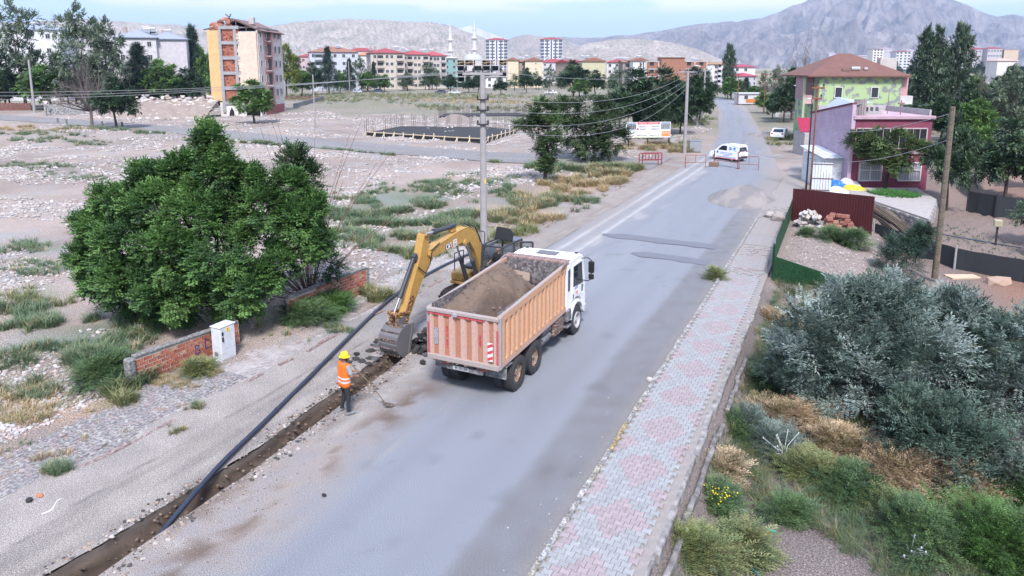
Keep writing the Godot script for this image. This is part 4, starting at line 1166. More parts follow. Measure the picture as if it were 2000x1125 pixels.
# ---------- the ruined block ----------
func make_ruin() -> void:
	var t := thing("ruined_building", "half-demolished five-storey block with bare brick bays and a torn roof", "building", V(-102.6, 0, -102.6), 0.4423)
	# local: gable end in front (z = 0) from x = -5 to 4.6, long side at x = 4.6
	var H := 16.4; var D := 14.0; var fh := 2.86
	var yellow := C(0.72, 0.46, 0.22); var skin := C(0.70, 0.57, 0.47); var side := C(0.66, 0.60, 0.60); var pink := C(0.60, 0.32, 0.31)
	var conc := C(0.36, 0.36, 0.38)
	var b := MB.new(); b.col = yellow
	b.box(V(-3.9, (H + 3.0) / 2, -0.3), V(2.2, H - 3.0, 0.6)); b.box(V(-4.9, (H + 2) / 2, -D / 2), V(0.3, H - 2.0, D - 0.7))
	part("yellow_wall", b, M.plaster_v, t)
	b = MB.new(); b.col = skin
	b.box(V(2.75, (H + 2.0) / 2, -0.25), V(3.6, H - 2.6, 0.5))
	for k in 22: b.box(V(0.9 + rng.randf_range(-0.3, 0.15), 3.0 + 0.6 * k, -0.25), V(0.5, rng.randf_range(0.4, 0.7), 0.49))
	part("rendered_wall", b, M.plaster_v, t)
	b = MB.new(); b.col = side
	b.box(V(4.45, H / 2, -D / 2), V(0.3, H, D)); b.box(V(0, H / 2, -D), V(9.4, H, 0.3))
	var lw := part("long_wall", b, M.plaster_v, t)
	b = MB.new(); b.col = C(0.70, 0.68, 0.68); b.box(V(-1.0, 1.4, -0.35), V(5.0, 3.0, 0.3))
	part("base_wall", b, M.plaster_v, t)
	b = MB.new(); b.col = C(0.02, 0.02, 0.02); b.prism(PackedVector2Array([Vector2(-1.9, 0), Vector2(-0.8, 0), Vector2(-0.9, 1.0), Vector2(-1.3, 1.8), Vector2(-1.7, 1.0)]), -0.25, -0.18)
	part("hole", b, M.plaster_v, t)
	for f in 6:
		b = MB.new(); b.col = conc
		b.box(V(-0.9, 2.9 + fh * f - 0.25, -0.28), V(3.9, 0.62, 0.6)); b.box(V(0, 2.9 + fh * f - 0.2, -D / 2 - 0.3), V(8.6, 0.2, D - 1.0))
		part("floor_slab", b, M.plaster_v, t)
	for x in [-2.65, 0.25]:
		b = MB.new(); b.col = conc
		b.box(V(x, H / 2 + 0.5, -0.24), V(0.55, H - 0.6, 0.6))
		part("column", b, M.plaster_v, t)
	for f in 5:
		var y := 2.95 + fh * f
		b = MB.new()
		for j in 9:
			for i in 8:
				if rng.randf() < 0.06: continue
				b.col = C(0.42, 0.16, 0.11) * rng.randf_range(0.65, 1.2)
				b.box(V(-2.2 + 0.30 * i + (0.15 if j % 2 else 0.0), y + 0.18 + 0.24 * j, -0.36 + rng.randf_range(-0.05, 0.03)), V(0.29, 0.23, 0.2))
		b.col = C(0.30, 0.13, 0.10); b.box(V(-1.1, y + 1.1, -0.55), V(2.6, 2.3, 0.1))
		stuff(part("brick_infill", b, M.plaster_v, t))
		b = MB.new(); b.col = C(0.42, 0.17, 0.12); b.box(V(0.72, y + 1.1, -0.40), V(0.5, 2.2, 0.2))
		part("brick_edge", b, M.plaster_v, t)
	# long side: windows, balcony recess
	var wm := window_mesh(0.9, 1.35, C(0.72, 0.70, 0.70), 0)
	b = MB.new(); b.col = pink
	b.box(V(4.63, H / 2, -7.9), V(0.1, H - 0.6, 0.8)); b.box(V(4.62, H / 2, -5.2), V(0.08, H - 0.6, 4.2))
	part("pink_bay", b, M.plaster_v, lw)
	for f in 5:
		var y := 3.2 + fh * f + 1.2
		for z in [1.0, 3.9, 9.7, 12.2]:
			obj("window", wm, M.paint_v, lw, Transform3D(Basis(Vector3.UP, PI / 2), V(4.72, y, -z)))
		b = MB.new(); b.col = C(0.09, 0.08, 0.08); b.box(V(4.68, y - 0.1, -6.0), V(0.1, 2.2, 2.0)); b.col = C(0.40, 0.22, 0.2); b.box(V(4.75, y - 0.4, -4.7), V(0.06, 1.4, 0.5))
		part("balcony_opening", b, M.plaster_v, lw)
		b = MB.new(); b.col = C(0.52, 0.46, 0.45); b.box(V(5.2, y - 1.35, -5.6), V(1.2, 0.16, 4.0))
		b.col = C(0.3, 0.18, 0.18)
		for k in 9: b.box(V(5.75, y - 0.95, -3.7 - 0.475 * k), V(0.04, 0.7, 0.04))
		part("balcony", b, M.plaster_v, lw)
	b = MB.new(); b.col = C(0.36, 0.12, 0.13); b.box(V(4.66, 0.9, -8.0), V(0.12, 2.0, 11.0)); part("plinth", b, M.plaster_v, t)
	# roof: one slope standing on the long side, torn at the gable
	b = MB.new(); b.col = C(0.22, 0.14, 0.13)
	b.quad(V(5.5, H - 0.1, -0.2), V(5.5, H - 0.1, -D - 0.6), V(-0.2, H + 2.3, -D - 0.6), V(-0.2, H + 2.3, -0.8))
	b.quad(V(5.5, H - 0.3, -0.2), V(-0.2, H + 2.1, -0.8), V(-0.2, H + 2.1, -D - 0.6), V(5.5, H - 0.3, -D - 0.6))
	b.quad(V(-0.2, H + 2.3, -3.0), V(-0.2, H + 2.3, -D - 0.6), V(-5.6, H - 0.1, -D - 0.6), V(-5.6, H - 0.1, -3.0))
	part("roof", b, M.plaster_v, t)
	b = MB.new(); b.col = C(0.36, 0.17, 0.13)
	for k in 70:
		var x := rng.randf_range(-4.6, -0.2)
		b.col = C(0.40, 0.19, 0.14) * rng.randf_range(0.6, 1.3)
		b.rock(V(x, H + 0.2 + rng.randf() * (2.2 - absf(x + 1.4) * 0.45), -0.5 + rng.randf_range(-0.3, 0.3)), V(0.9, 0.6, 0.5), rng)
	stuff(part("broken_gable", b, M.plaster_v, t))
	b = MB.new(); b.col = C(0.12, 0.09, 0.085)
	b.bar(V(-0.3, H + 2.2, -0.5), V(5.4, H - 0.2, -0.1), 0.2, 0.25); b.bar(V(-0.6, H + 2.4, -0.4), V(-1.3, H + 3.0, -0.2), 0.25, 0.2); b.bar(V(-0.8, H + 2.3, -0.5), V(-0.4, H + 3.1, -0.6), 0.2, 0.2)
	b.bar(V(-5.7, H + 0.1, -0.2), V(-2.2, H + 0.9, -0.3), 0.3, 0.2)
	for x in [0.5, 2.4]: b.bar(V(x, H, -0.4), V(x, H + 1.9 - x * 0.42, -0.4), 0.18, 0.18)
	part("roof_beams", b, M.plaster_v, t)
	b = MB.new(); b.col = C(0.48, 0.46, 0.46); b.box(V(2.3, H + 2.0, -4.0), V(1.0, 1.4, 1.0), Basis(), 0.05)
	part("chimney", b, M.plaster_v, t)
	# rubble bank in front of it
	var rb := MB.new()
	for k in 900:
		var x := rng.randf_range(-25.0, -4.0)
		var z := rng.randf_range(-1.0, 7.0)
		rb.col = [C(0.62, 0.55, 0.50), C(0.55, 0.46, 0.41), C(0.66, 0.63, 0.62)][k % 3] * rng.randf_range(0.7, 1.2)
		var s := rng.randf_range(0.3, 1.2)
		rb.rock(V(x, maxf(0.05, (3.6 - z * 0.55) * rng.randf_range(0.5, 1.0) * smoothstep(-26.0, -20.0, x)), z), V(s * 1.3, s * 0.8, s), rng)
	var bank := PackedVector3Array(); var bc := PackedColorArray()
	for j in 12:
		for i in 26:
			var x := -26.0 + i * 0.9; var z := 7.5 - j * 0.8
			bank.push_back(V(x, (1.0 - pow(1.0 - j / 11.0, 1.6)) * 3.4 * smoothstep(-26.5, -20.0, x) + fine.get_noise_2d(x * 8.0, z * 8.0) * 0.4 - 0.1, z)); bc.push_back(mixc(C(0.66, 0.56, 0.50), C(0.52, 0.42, 0.37), 0.5 + fine.get_noise_2d(x * 5.0, z * 5.0)))
	var bk := thing("rubble_bank", "pale bank of demolition rubble left of the ruined block's foot", "rubble", t.position, 0.4423)
	obj("bank", grid_mesh(bank, bc, 26, 12), M.gravel, bk)
	stuff(part("stones", rb, M.rubble, bk))

# ---------- houses on the right ----------
func tiled_roof(t: Node3D, w: float, d: float, y: float, rh: float, cols: Array) -> void:
	var b := MB.new(); b.col = cols[0]
	roof_shape(b, "hip", w, d, y, rh, 0.7)
	var ro := part("roof", b, M.plaster_v, t)
	# ridge tiles and rows of clay tiles on the two slopes in view
	var tb := MB.new(); tb.prism(PackedVector2Array([Vector2(-0.14, 0), Vector2(0.14, 0), Vector2(0.10, 0.05), Vector2(0, 0.075), Vector2(-0.10, 0.05)]), 0.0, 0.42)
	var tm := tb.mesh()
	var pl: Array = []; var tn: Array = []
	var X := w / 2 + 0.7; var top := y + rh + 0.18
	var half := d / 2 + 0.7
	var r := minf(X, half) * 0.95
	for j in int(half / 0.38):
		var f := j * 0.38 / half
		var n := int((2.0 * (X - r * f)) / 0.28)
		for i in n:
			if rng.randf() < 0.015: continue
			var x := -(X - r * f) + 0.28 * (i + 0.5)
			var ang := atan2(rh, half)
			pl.append(Transform3D(Basis(Vector3.RIGHT, ang), V(x, y + 0.20 + rh * f, 0.7 - half * f - 0.40)))
			tn.append(cols[rng.randi() % cols.size()] * rng.randf_range(0.8, 1.2))
	scatter("tiles", tm, M.plaster_v, pl, tn, ro)

func make_right_houses() -> void:
	# flaking green house
	var gp := surf(C(1, 1, 1), 0.92, "peel", 9.0, "fine", 1.5)
	var g := thing("green_house", "flaking pale green house with a brown tiled hip roof", "house", V(5.4, 0, -96.5), 0.36)
	var b := MB.new(); b.box(V(0.4, 4.15, -4.5), V(9.6, 8.5, 9.0)); part("wall", b, gp, g)
	b = MB.new(); b.col = C(0.42, 0.26, 0.29)
	b.box(V(-5.0, 6.9, -3.4), V(1.3, 2.8, 3.4)); part("loggia", b, M.plaster_v, g)
	b = MB.new(); b.col = C(0.60, 0.40, 0.42); b.box(V(-5.0, 5.6, -1.2), V(1.3, 1.1, 0.15)); part("loggia_parapet", b, M.plaster_v, g)
	b = MB.new(); b.col = C(0.42, 0.5, 0.36)
	for x in [-5.75, -4.45]: b.box(V(x, 4.2, -1.2), V(0.25, 8.4, 0.25))
	part("loggia_posts", b, M.plaster_v, g)
	b = MB.new(); b.col = C(0.55, 0.33, 0.36); b.box(V(5.6, 6.9, -2.0), V(1.0, 2.8, 3.4)); b.col = C(0.6, 0.6, 0.6); b.box(V(5.9, 5.6, -1.6), V(1.6, 1.0, 3.0)); part("side_balcony", b, M.plaster_v, g)
	b = MB.new(); b.col = C(0.62, 0.62, 0.62); b.box(V(5.5, 4.2, -0.6), V(0.5, 2.0, 0.5)); part("balcony_post", b, M.plaster_v, g)
	var wm := window_mesh(0.85, 1.25, C(0.75, 0.75, 0.75), 0)
	for y in [6.5, 3.55]:
		for x in [-2.1, 2.15]: obj("window", wm, M.paint_v, g, Transform3D(Basis(), V(x, y, 0.03)))
	tiled_roof(g, 10.6, 9.6, 8.35, 2.7, [C(0.19, 0.095, 0.08), C(0.23, 0.115, 0.09), C(0.15, 0.085, 0.075)])
	b = MB.new(); b.col = C(0.52, 0.50, 0.48); b.box(V(4.6, 9.9, -3.2), V(2.0, 1.5, 1.1), Basis(), 0.04); part("chimney", b, M.plaster_v, g)
	b = MB.new(); b.col = C(0.5, 0.52, 0.54); b.cyl(V(-0.6, 9.35, -0.6), V(0.4, 9.35, -0.6), 0.26, 0.26, 10); b.col = C(0.25, 0.16, 0.14); b.box(V(-1.2, 9.2, -0.5), V(1.0, 0.25, 0.4)); b.col = C(0.45, 0.42, 0.4); b.cyl(V(0.9, 9.3, -0.6), V(1.3, 9.3, -0.6), 0.22, 0.22, 10)
	part("water_heater", b, M.paint_v, g)
	# maroon house with a lilac lean-to wing
	var mar := C(0.235, 0.062, 0.105); var lil := C(0.52, 0.40, 0.52)
	var m := thing("maroon_house", "maroon two-storey flat-roofed house with wide dark upper windows", "house", V(8.0, 0, -62.4), 0.4423)
	var W := 6.0
	b = MB.new(); b.col = mar; b.box(V(0, 2.55, -3.5), V(W, 6.1, 7.0)); part("wall", b, M.plaster_v, m)
	b = MB.new(); b.col = C(0.50, 0.36, 0.42); b.box(V(0, 5.72, -3.45), V(W + 0.3, 0.26, 7.3), Basis(), 0.02); b.box(V(0, 2.98, 0.06), V(W + 0.1, 0.2, 0.16), Basis(), 0.02); part("cornice", b, M.plaster_v, m)
	b = MB.new(); b.col = C(0.44, 0.42, 0.43); b.box(V(0, 6.05, -6.8), V(W, 0.5, 0.15)); b.box(V(2.9, 6.05, -3.5), V(0.15, 0.5, 6.6)); part("parapet", b, M.plaster_v, m)
	for x in [-1.55, 1.3]:
		b = MB.new(); b.col = C(0.015, 0.016, 0.02); b.box(V(x, 4.1, 0.02), V(2.6, 1.5, 0.05))
		var wo := part("window", b, M.paint_v, m)
		b = MB.new(); b.col = C(0.60, 0.50, 0.54)
		for s in [-1.0, 1.0]: b.box(V(x + 1.32 * s, 4.1, 0.06), V(0.09, 1.62, 0.1)); b.box(V(x, 4.1 + 0.78 * s, 0.06), V(2.7, 0.09, 0.1))
		for k in 4: b.box(V(x - 1.04 + 0.52 * (k + 0.5) - 0.0, 4.1, 0.05), V(0.04, 1.5, 0.06))
		part("frame", b, M.paint_v, wo)
	for x in [-1.5, 1.55]:
		b = MB.new(); b.col = C(0.36, 0.37, 0.44); b.box(V(x, 1.5, 0.02), V(1.7, 1.35, 0.05))
		b.col = C(0.5, 0.5, 0.56)
		for k in 9: b.box(V(x - 0.76 + 0.19 * k, 1.5, 0.05), V(0.06, 1.3, 0.02))
		var wo := part("window", b, M.paint_v, m)
		b = MB.new(); b.col = C(0.75, 0.75, 0.77)
		for s in [-1.0, 1.0]: b.box(V(x + 0.87 * s, 1.5, 0.07), V(0.1, 1.5, 0.1)); b.box(V(x, 1.5 + 0.70 * s, 0.07), V(1.84, 0.1, 0.1))
		b.box(V(x, 1.5, 0.07), V(0.08, 1.4, 0.09)); b.box(V(x, 1.62, 0.07), V(1.7, 0.07, 0.09))
		part("frame", b, M.paint_v, wo)
	letters("wall_lettering", "Huzur Evi", 0.22, plain(0.75, 0.72, 0.74), m, Transform3D(Basis(), V(1.15, 2.62, 0.03)), false, 1.1)
	var pn := MB.new(); pn.col = C(0.42, 0.41, 0.42)
	for k in 4: pn.box(V(-1.6 + 0.42 * k, 6.15, -1.9), V(0.14, 0.55, 0.5))
	pn.box(V(-1.0, 5.95, -1.9), V(1.7, 0.3, 0.6)); part("chimney_stack", pn, M.plaster_v, m)
	pn = MB.new(); pn.col = C(0.3, 0.2, 0.2); pn.cyl(V(1.1, 5.8, -1.2), V(1.1, 7.0, -1.2), 0.04, 0.04, 6); pn.cyl(V(0.6, 5.8, -2.2), V(0.6, 7.6, -2.2), 0.025, 0.025, 6); pn.box(V(1.1, 6.75, -1.2), V(0.5, 0.12, 0.1)); part("antenna_posts", pn, M.paint_v, m)
	var l := thing("lilac_wing", "blind lilac side wall with a sloping top, left of the maroon house front", "house", V(8.0, 0, -62.4), 0.4423)
	var lx := Basis(Vector3.BACK, Vector3.UP, V(-1, 0, 0))
	b = MB.new(); b.col = lil
	b.prism(PackedVector2Array([Vector2(0.1, -0.5), Vector2(0.1, 6.75), Vector2(-7.2, 5.6), Vector2(-7.2, -0.5)]), -0.15, 0.15, Transform3D(lx, V(-3.16, 0, 0))); part("wall", b, M.plaster_v, l)
	b = MB.new(); b.col = C(0.17, 0.05, 0.07); b.bar(V(-3.2, 6.82, 0.12), V(-3.2, 5.67, -7.25), 0.4, 0.12); part("roof_edge", b, M.plaster_v, l)
	b = MB.new(); b.col = C(0.42, 0.48, 0.56); b.quad(V(-3.0, 6.7, 0.0), V(-1.2, 6.85, -1.0), V(-1.2, 7.0, -7.2), V(-3.0, 5.6, -7.2)); part("roof", b, M.plaster_v, l)
	for k in 5:
		b = MB.new(); b.col = C(0.28, 0.25, 0.25) * (0.8 + 0.1 * k); b.box(V(-2.9 + 0.2 * k, 6.4, -0.4), V(0.17, 1.4, 0.05)); part("plank", b, M.plaster_v, l)
	var sh := thing("lean_to_shed", "small crimson-roofed shed behind the lilac wall, beside the road", "shed", V(1.11, 0.00, -83.16), 0.4423)
	b = MB.new(); b.col = C(0.45, 0.42, 0.42); b.box(V(0.3, 1.2, -1.5), V(1.6, 2.6, 3.0)); part("wall", b, M.plaster_v, sh)
	b = MB.new(); b.col = C(0.36, 0.03, 0.08)
	for k in 8: b.box(V(-0.65 + 0.24 * k, 3.3, -1.3 + 0.0), V(0.2, 1.9, 0.06), Basis(Vector3.RIGHT, -0.7)); b.box(V(-0.53 + 0.24 * k, 3.28, -1.32), V(0.05, 1.9, 0.06), Basis(Vector3.RIGHT, -0.7))
	part("roof_sheet", b, M.plaster_v, sh)
	var wr := thing("white_shed", "low white-washed block shed with a sloping pale roof, left of the maroon house", "shed", V(4.52, 0.00, -61.79), 0.4423)
	b = MB.new(); b.col = C(0.66, 0.68, 0.72); b.box(V(0, 1.2, -2.0), V(2.8, 2.6, 4.0)); part("wall", b, M.plaster_v, wr)
	b = MB.new()
	for j in 11:
		for i in 7:
			b.col = C(0.66, 0.68, 0.72) * rng.randf_range(0.9, 1.08)
			b.box(V(-1.3 + 0.4 * i + (0.2 if j % 2 and i < 6 else 0.0), 0.1 + 0.22 * j, 0.02), V(0.385, 0.205, 0.06))
	stuff(part("blocks", b, M.plaster_v, wr))
	b = MB.new(); b.col = C(0.56, 0.60, 0.66)
	for k in 12: b.box(V(-1.45 + 0.26 * k, 2.72 + (0.02 if k % 2 else 0.0), -2.0), V(0.25, 0.05, 4.8), Basis(Vector3.RIGHT, 0.10))
	part("roof_sheet", b, M.plaster_v, wr)

# ---------- lettering ----------
func letters(kind: String, s: String, height: float, m: Material, parent: Node, xf: Transform3D, bold := true, width := 0.0) -> MeshInstance3D:
	var t := TextMesh.new()
	var f := SystemFont.new()
	f.font_names = PackedStringArray(["Droid Sans"])
	f.font_weight = 700 if bold else 400
	t.font = f
	t.text = s
	t.font_size = 32
	t.pixel_size = height / 24.0
	t.depth = 0.004
	t.curve_step = 4.0
	if width > 0.0:
		var w := t.get_aabb().size.x
		if w > 0.01: xf = xf.scaled_local(V(width / w, 1, 1))
	return obj(kind, t, m, parent, xf)

# ---------- figures: tapered bones joined by a smooth minimum, meshed as surface nets ----------
func flesh(b: MB, bones: Array, cell: float, k := 0.025) -> void:
	var lo := V(99, 99, 99); var hi := -lo
	for q in bones:
		var r := maxf(q[2], q[3]) + cell * 3.0
		for e in [q[0], q[1]]:
			lo = lo.min(e - V(r, r, r)); hi = hi.max(e + V(r, r, r))
	var n := Vector3i(((hi - lo) / cell).ceil()) + Vector3i.ONE
	var f := PackedFloat32Array(); f.resize(n.x * n.y * n.z); f.fill(9.0)
	var best := PackedFloat32Array(); best.resize(f.size()); best.fill(9.0)
	var who := PackedInt32Array(); who.resize(f.size())
	for bi in bones.size():
		var q: Array = bones[bi]
		var a: Vector3 = q[0]; var ab: Vector3 = q[1] - q[0]
		var ra: float = q[2]; var rb: float = q[3]
		var l2 := maxf(ab.length_squared(), 1e-9)
		var r := maxf(ra, rb) + k + cell * 3.0
		var i0 := Vector3i(((a.min(q[1]) - V(r, r, r) - lo) / cell).floor()).clamp(Vector3i.ZERO, n - Vector3i.ONE)
		var i1 := Vector3i(((a.max(q[1]) + V(r, r, r) - lo) / cell).ceil()).clamp(Vector3i.ZERO, n - Vector3i.ONE)
		for z in range(i0.z, i1.z + 1):
			for y in range(i0.y, i1.y + 1):
				var row := (z * n.y + y) * n.x
				for x in range(i0.x, i1.x + 1):
					var p := lo + V(x, y, z) * cell - a
					var t := clampf(p.dot(ab) / l2, 0.0, 1.0)
					var d := (p - ab * t).length() - lerpf(ra, rb, t)
					var i := row + x
					var o := f[i]
					if d < best[i]:
						best[i] = d; who[i] = bi
					var h := maxf(k - absf(o - d), 0.0) / k
					f[i] = minf(o, d) - h * h * k * 0.25
	var at := {}
	var sx := 1; var sy := n.x; var sz := n.x * n.y
	var corner := [0, sx, sy, sx + sy, sz, sx + sz, sy + sz, sx + sy + sz]
	var pos := PackedVector3Array(); var nor := PackedVector3Array(); var cols := PackedColorArray()
	for z in n.z - 1:
		for y in n.y - 1:
			for x in n.x - 1:
				var i := (z * n.y + y) * n.x + x
				var inside := 0
				for c in corner:
					if f[i + c] < 0.0: inside += 1
				if inside == 0 or inside == 8: continue
				var s := Vector3(); var cnt := 0
				for e in [[0, 1], [2, 3], [4, 5], [6, 7], [0, 2], [1, 3], [4, 6], [5, 7], [0, 4], [1, 5], [2, 6], [3, 7]]:
					var fa := f[i + corner[e[0]]]; var fb := f[i + corner[e[1]]]
					if (fa < 0.0) == (fb < 0.0): continue
					var t := fa / (fa - fb)
					var pa := V(e[0] & 1, (e[0] >> 1) & 1, e[0] >> 2)
					var pb := V(e[1] & 1, (e[1] >> 1) & 1, e[1] >> 2)
					s += pa.lerp(pb, t); cnt += 1
				at[i] = pos.size()
				pos.push_back(lo + (V(x, y, z) + s / cnt) * cell)
				nor.push_back(V(f[i + sx] - f[i] + f[i + corner[7]] - f[i + corner[6]], f[i + sy] - f[i] + f[i + corner[7]] - f[i + corner[5]], f[i + sz] - f[i] + f[i + corner[7]] - f[i + corner[3]]).normalized())
				cols.push_back(bones[who[i]][4])
	for i in at:
		for ax in 3:
			var st: int = [sx, sy, sz][ax]
			var u: int = [sy, sz, sx][ax]; var w: int = [sz, sx, sy][ax]
			var fa := f[i]; var fb := f[i + st]
			if (fa < 0.0) == (fb < 0.0): continue
			if not (at.has(i - u) and at.has(i - w) and at.has(i - u - w)): continue
			var q := [at[i], at[i - u], at[i - u - w], at[i - w]]
			if fa > 0.0: q.reverse()
			for t in [0, 2, 1, 0, 3, 2]:
				b.v.push_back(pos[q[t]]); b.n.push_back(nor[q[t]]); b.c.push_back(cols[q[t]])

func hand(at: Vector3, dir: Vector3, palm: Vector3, skin: Color, side: float) -> Array:
	# dir: from the wrist on; palm: the way the palm faces; fingers curl towards it
	var d := dir.normalized()
	var p := (palm - d * palm.dot(d)).normalized()
	var s := d.cross(p) * side
	var o: Array = [[at, at + d * 0.05, 0.026, 0.03, skin], [at + d * 0.05 - s * 0.018, at + d * 0.08 - s * 0.02, 0.02, 0.017, skin], [at + d * 0.05 + s * 0.018, at + d * 0.08 + s * 0.02, 0.02, 0.017, skin]]
	for k in 4:
		var l: float = [0.034, 0.040, 0.037, 0.028][k]
		var a := at + d * 0.088 + s * (0.03 - 0.02 * k)
		var b1 := a + (d * 0.75 + p * 0.65).normalized() * l
		var c := b1 + (p - d * 0.35).normalized() * l * 0.8
		o.append([a, b1, 0.0095, 0.009, skin]); o.append([b1, c, 0.009, 0.008, skin])
	var t0 := at + d * 0.025 + s * 0.03
	var t1 := t0 + (d * 0.6 + s * 0.7 + p * 0.4).normalized() * 0.036
	o.append([t0, t1, 0.011, 0.010, skin]); o.append([t1, t1 + (d * 0.7 + p * 0.8 - s * 0.3).normalized() * 0.03, 0.010, 0.008, skin])
	return o

func face(b: MB, c: Vector3, fwd: Vector3, skin: Color, hair: Color, beard: Color) -> void:
	var f := fwd.normalized()
	var r := f.cross(Vector3.UP).normalized()
	var u := r.cross(f)
	var o: Array = [[c + u * 0.035 - f * 0.012, c + u * 0.02 + f * 0.01, 0.088, 0.082, skin], [c - u * 0.035 + f * 0.03, c - u * 0.06 + f * 0.045, 0.06, 0.042, skin]]
	o.append([c + u * 0.015 + f * 0.088, c - u * 0.022 + f * 0.105, 0.009, 0.013, skin])           # nose
	o.append([c + u * 0.03 + f * 0.078 - r * 0.03, c + u * 0.03 + f * 0.078 + r * 0.03, 0.016, 0.016, skin])  # brow
	o.append([c - u * 0.052 + f * 0.084 - r * 0.018, c - u * 0.052 + f * 0.084 + r * 0.018, 0.008, 0.008, C(0.30, 0.12, 0.10)])  # mouth
	for s in [-1.0, 1.0]:
		o.append([c + u * 0.012 + f * 0.082 + r * 0.031 * s, c + u * 0.012 + f * 0.085 + r * 0.031 * s, 0.010, 0.010, C(0.05, 0.04, 0.035)])
		o.append([c + u * 0.02 - f * 0.01 + r * 0.085 * s, c - u * 0.025 - f * 0.005 + r * 0.085 * s, 0.016, 0.012, skin])
		o.append([c - u * 0.03 + f * 0.055 + r * 0.048 * s, c - u * 0.07 + f * 0.06 + r * 0.02 * s, 0.024, 0.028, beard])
		o.append([c + u * 0.03 - f * 0.03 + r * 0.055 * s, c + u * 0.07 - f * 0.02 + r * 0.03 * s, 0.05, 0.05, hair])
	o.append([c - u * 0.02 - f * 0.06, c + u * 0.06 - f * 0.05, 0.05, 0.06, hair])
	flesh(b, o, 0.007, 0.012)

func make_worker() -> void:
	var skin := C(0.36, 0.21, 0.15)
	var jean := C(0.028, 0.032, 0.042)
	var shoe := C(0.24, 0.27, 0.29)
	var shirt := C(0.36, 0.37, 0.40)
	var t := thing("person", "worker in a yellow helmet and orange vest standing beside the trench with a shovel", "person", V(-7.33, 0.0, -14.84), -0.35)
	var b := MB.new()
	var o: Array = []
	for s in [-1.0, 1.0]:
		var kn := V(0.13 * s, 0.49, -0.03 + 0.02 * s)
		var an := V(0.175 * s, 0.10, 0.03)
		o.append([V(0.085 * s, 0.90, 0.01), kn, 0.098, 0.066, jean])
		o.append([kn, an, 0.068, 0.05, jean])
		o.append([an, V(0.185 * s, 0.055, 0.03), 0.048, 0.05, shoe])
		o.append([V(0.18 * s, 0.045, 0.06), V(0.22 * s, 0.04, -0.13), 0.045, 0.038, shoe])
		o.append([V(0.07 * s, 0.98, 0.02), V(0.10 * s, 1.34, 0.0), 0.115, 0.115, shirt])
		o.append([V(0.07 * s, 0.93, 0.03), V(0.06 * s, 0.98, 0.02), 0.115, 0.11, jean])
	o.append([V(-0.17, 1.42, 0.0), V(0.17, 1.42, 0.0), 0.07, 0.07, shirt])
	o.append([V(0, 1.45, 0.0), V(0, 1.55, -0.015), 0.058, 0.052, skin])
	var wr := V(0.20, 1.05, -0.27); var wl := V(-0.02, 1.14, -0.30)
	var er := V(0.30, 1.17, -0.04); var el := V(-0.27, 1.16, -0.10)
	o.append([V(0.20, 1.42, 0.0), V(0.275, 1.25, -0.02), 0.068, 0.062, shirt])
	o.append([V(0.265, 1.27, -0.02), er, 0.05, 0.043, skin]); o.append([er, wr, 0.044, 0.03, skin])
	o.append([V(-0.20, 1.42, 0.0), V(-0.255, 1.25, -0.04), 0.068, 0.062, shirt])
	o.append([V(-0.25, 1.26, -0.04), el, 0.05, 0.043, skin]); o.append([el, wl, 0.044, 0.03, skin])
	flesh(b, o, 0.013, 0.03)
	face(b, V(0.01, 1.645, -0.02), V(0.75, -0.12, -0.65), skin, C(0.02, 0.016, 0.014), C(0.03, 0.022, 0.018))
	var grip := (V(0.52, 0.05, -1.02) - wl).normalized()
	flesh(b, hand(wr, V(-0.35, -0.1, -0.75), V(-0.6, -0.5, 0.3), skin, 1.0), 0.005, 0.008)
	flesh(b, hand(wl, V(0.6, -0.1, -0.5), V(0.2, -0.7, 0.3), skin, -1.0), 0.005, 0.008)
	part("body", b, M.cloth_v, t)
	# vest
	var v := MB.new()
	var org := C(0.95, 0.20, 0.02)
	var vo: Array = []
	for s in [-1.0, 1.0]:
		vo.append([V(0.075 * s, 0.90, 0.02), V(0.08 * s, 1.06, 0.015), 0.145, 0.136, org])
		vo.append([V(0.08 * s, 1.06, 0.015), V(0.10 * s, 1.36, 0.0), 0.136, 0.13, org])
		vo.append([V(0.10 * s, 1.40, 0.0), V(0.17 * s, 1.43, 0.0), 0.09, 0.082, org])
	flesh(v, vo, 0.014, 0.04)
	for i in v.v.size():
		var y := v.v[i].y
		if (y > 0.955 and y < 1.005) or (y > 1.06 and y < 1.11): v.c[i] = C(0.72, 0.74, 0.78)
	part("vest", v, M.cloth_v, t)
	var hb := MB.new()
	hb.lathe([Vector2(0.150, -0.012), Vector2(0.152, 0.0), Vector2(0.118, 0.006), Vector2(0.116, 0.05), Vector2(0.098, 0.10), Vector2(0.06, 0.132), Vector2(0.001, 0.142)], Transform3D(Basis.from_euler(V(-0.1, 0, 0)), V(0.01, 1.675, -0.01)), 20)
	hb.box(V(0.01, 1.795, -0.01), V(0.03, 0.05, 0.19), Basis(), 0.01)
	part("helmet", hb, plain(0.85, 0.55, 0.02, 0.35), t)
	# shovel
	var sh := thing("shovel", "long wooden-handled shovel held by the worker, its blade on the road", "shovel", V(-7.33, 0, -14.84), -0.35)
	var hb2 := MB.new()
	hb2.tube([wl + V(0.0, 0.02, -0.09) - grip * 0.16, wl + V(0, 0.02, -0.09) + grip * 0.6, V(0.50, 0.09, -0.99)], 0.017, 8)
	part("handle", hb2, M.wood, sh)
	var bl := MB.new()
	var yb := Basis(Vector3.UP, -0.45) * Basis(Vector3.RIGHT, -0.28)
	bl.prism(PackedVector2Array([Vector2(-0.12, 0.0), Vector2(0.12, 0.0), Vector2(0.125, 0.16), Vector2(0.07, 0.27), Vector2(0, 0.31), Vector2(-0.07, 0.27), Vector2(-0.125, 0.16)]), -0.006, 0.006, Transform3D(yb * Basis(Vector3.RIGHT, -PI / 2), V(0.50, 0.085, -0.97)))
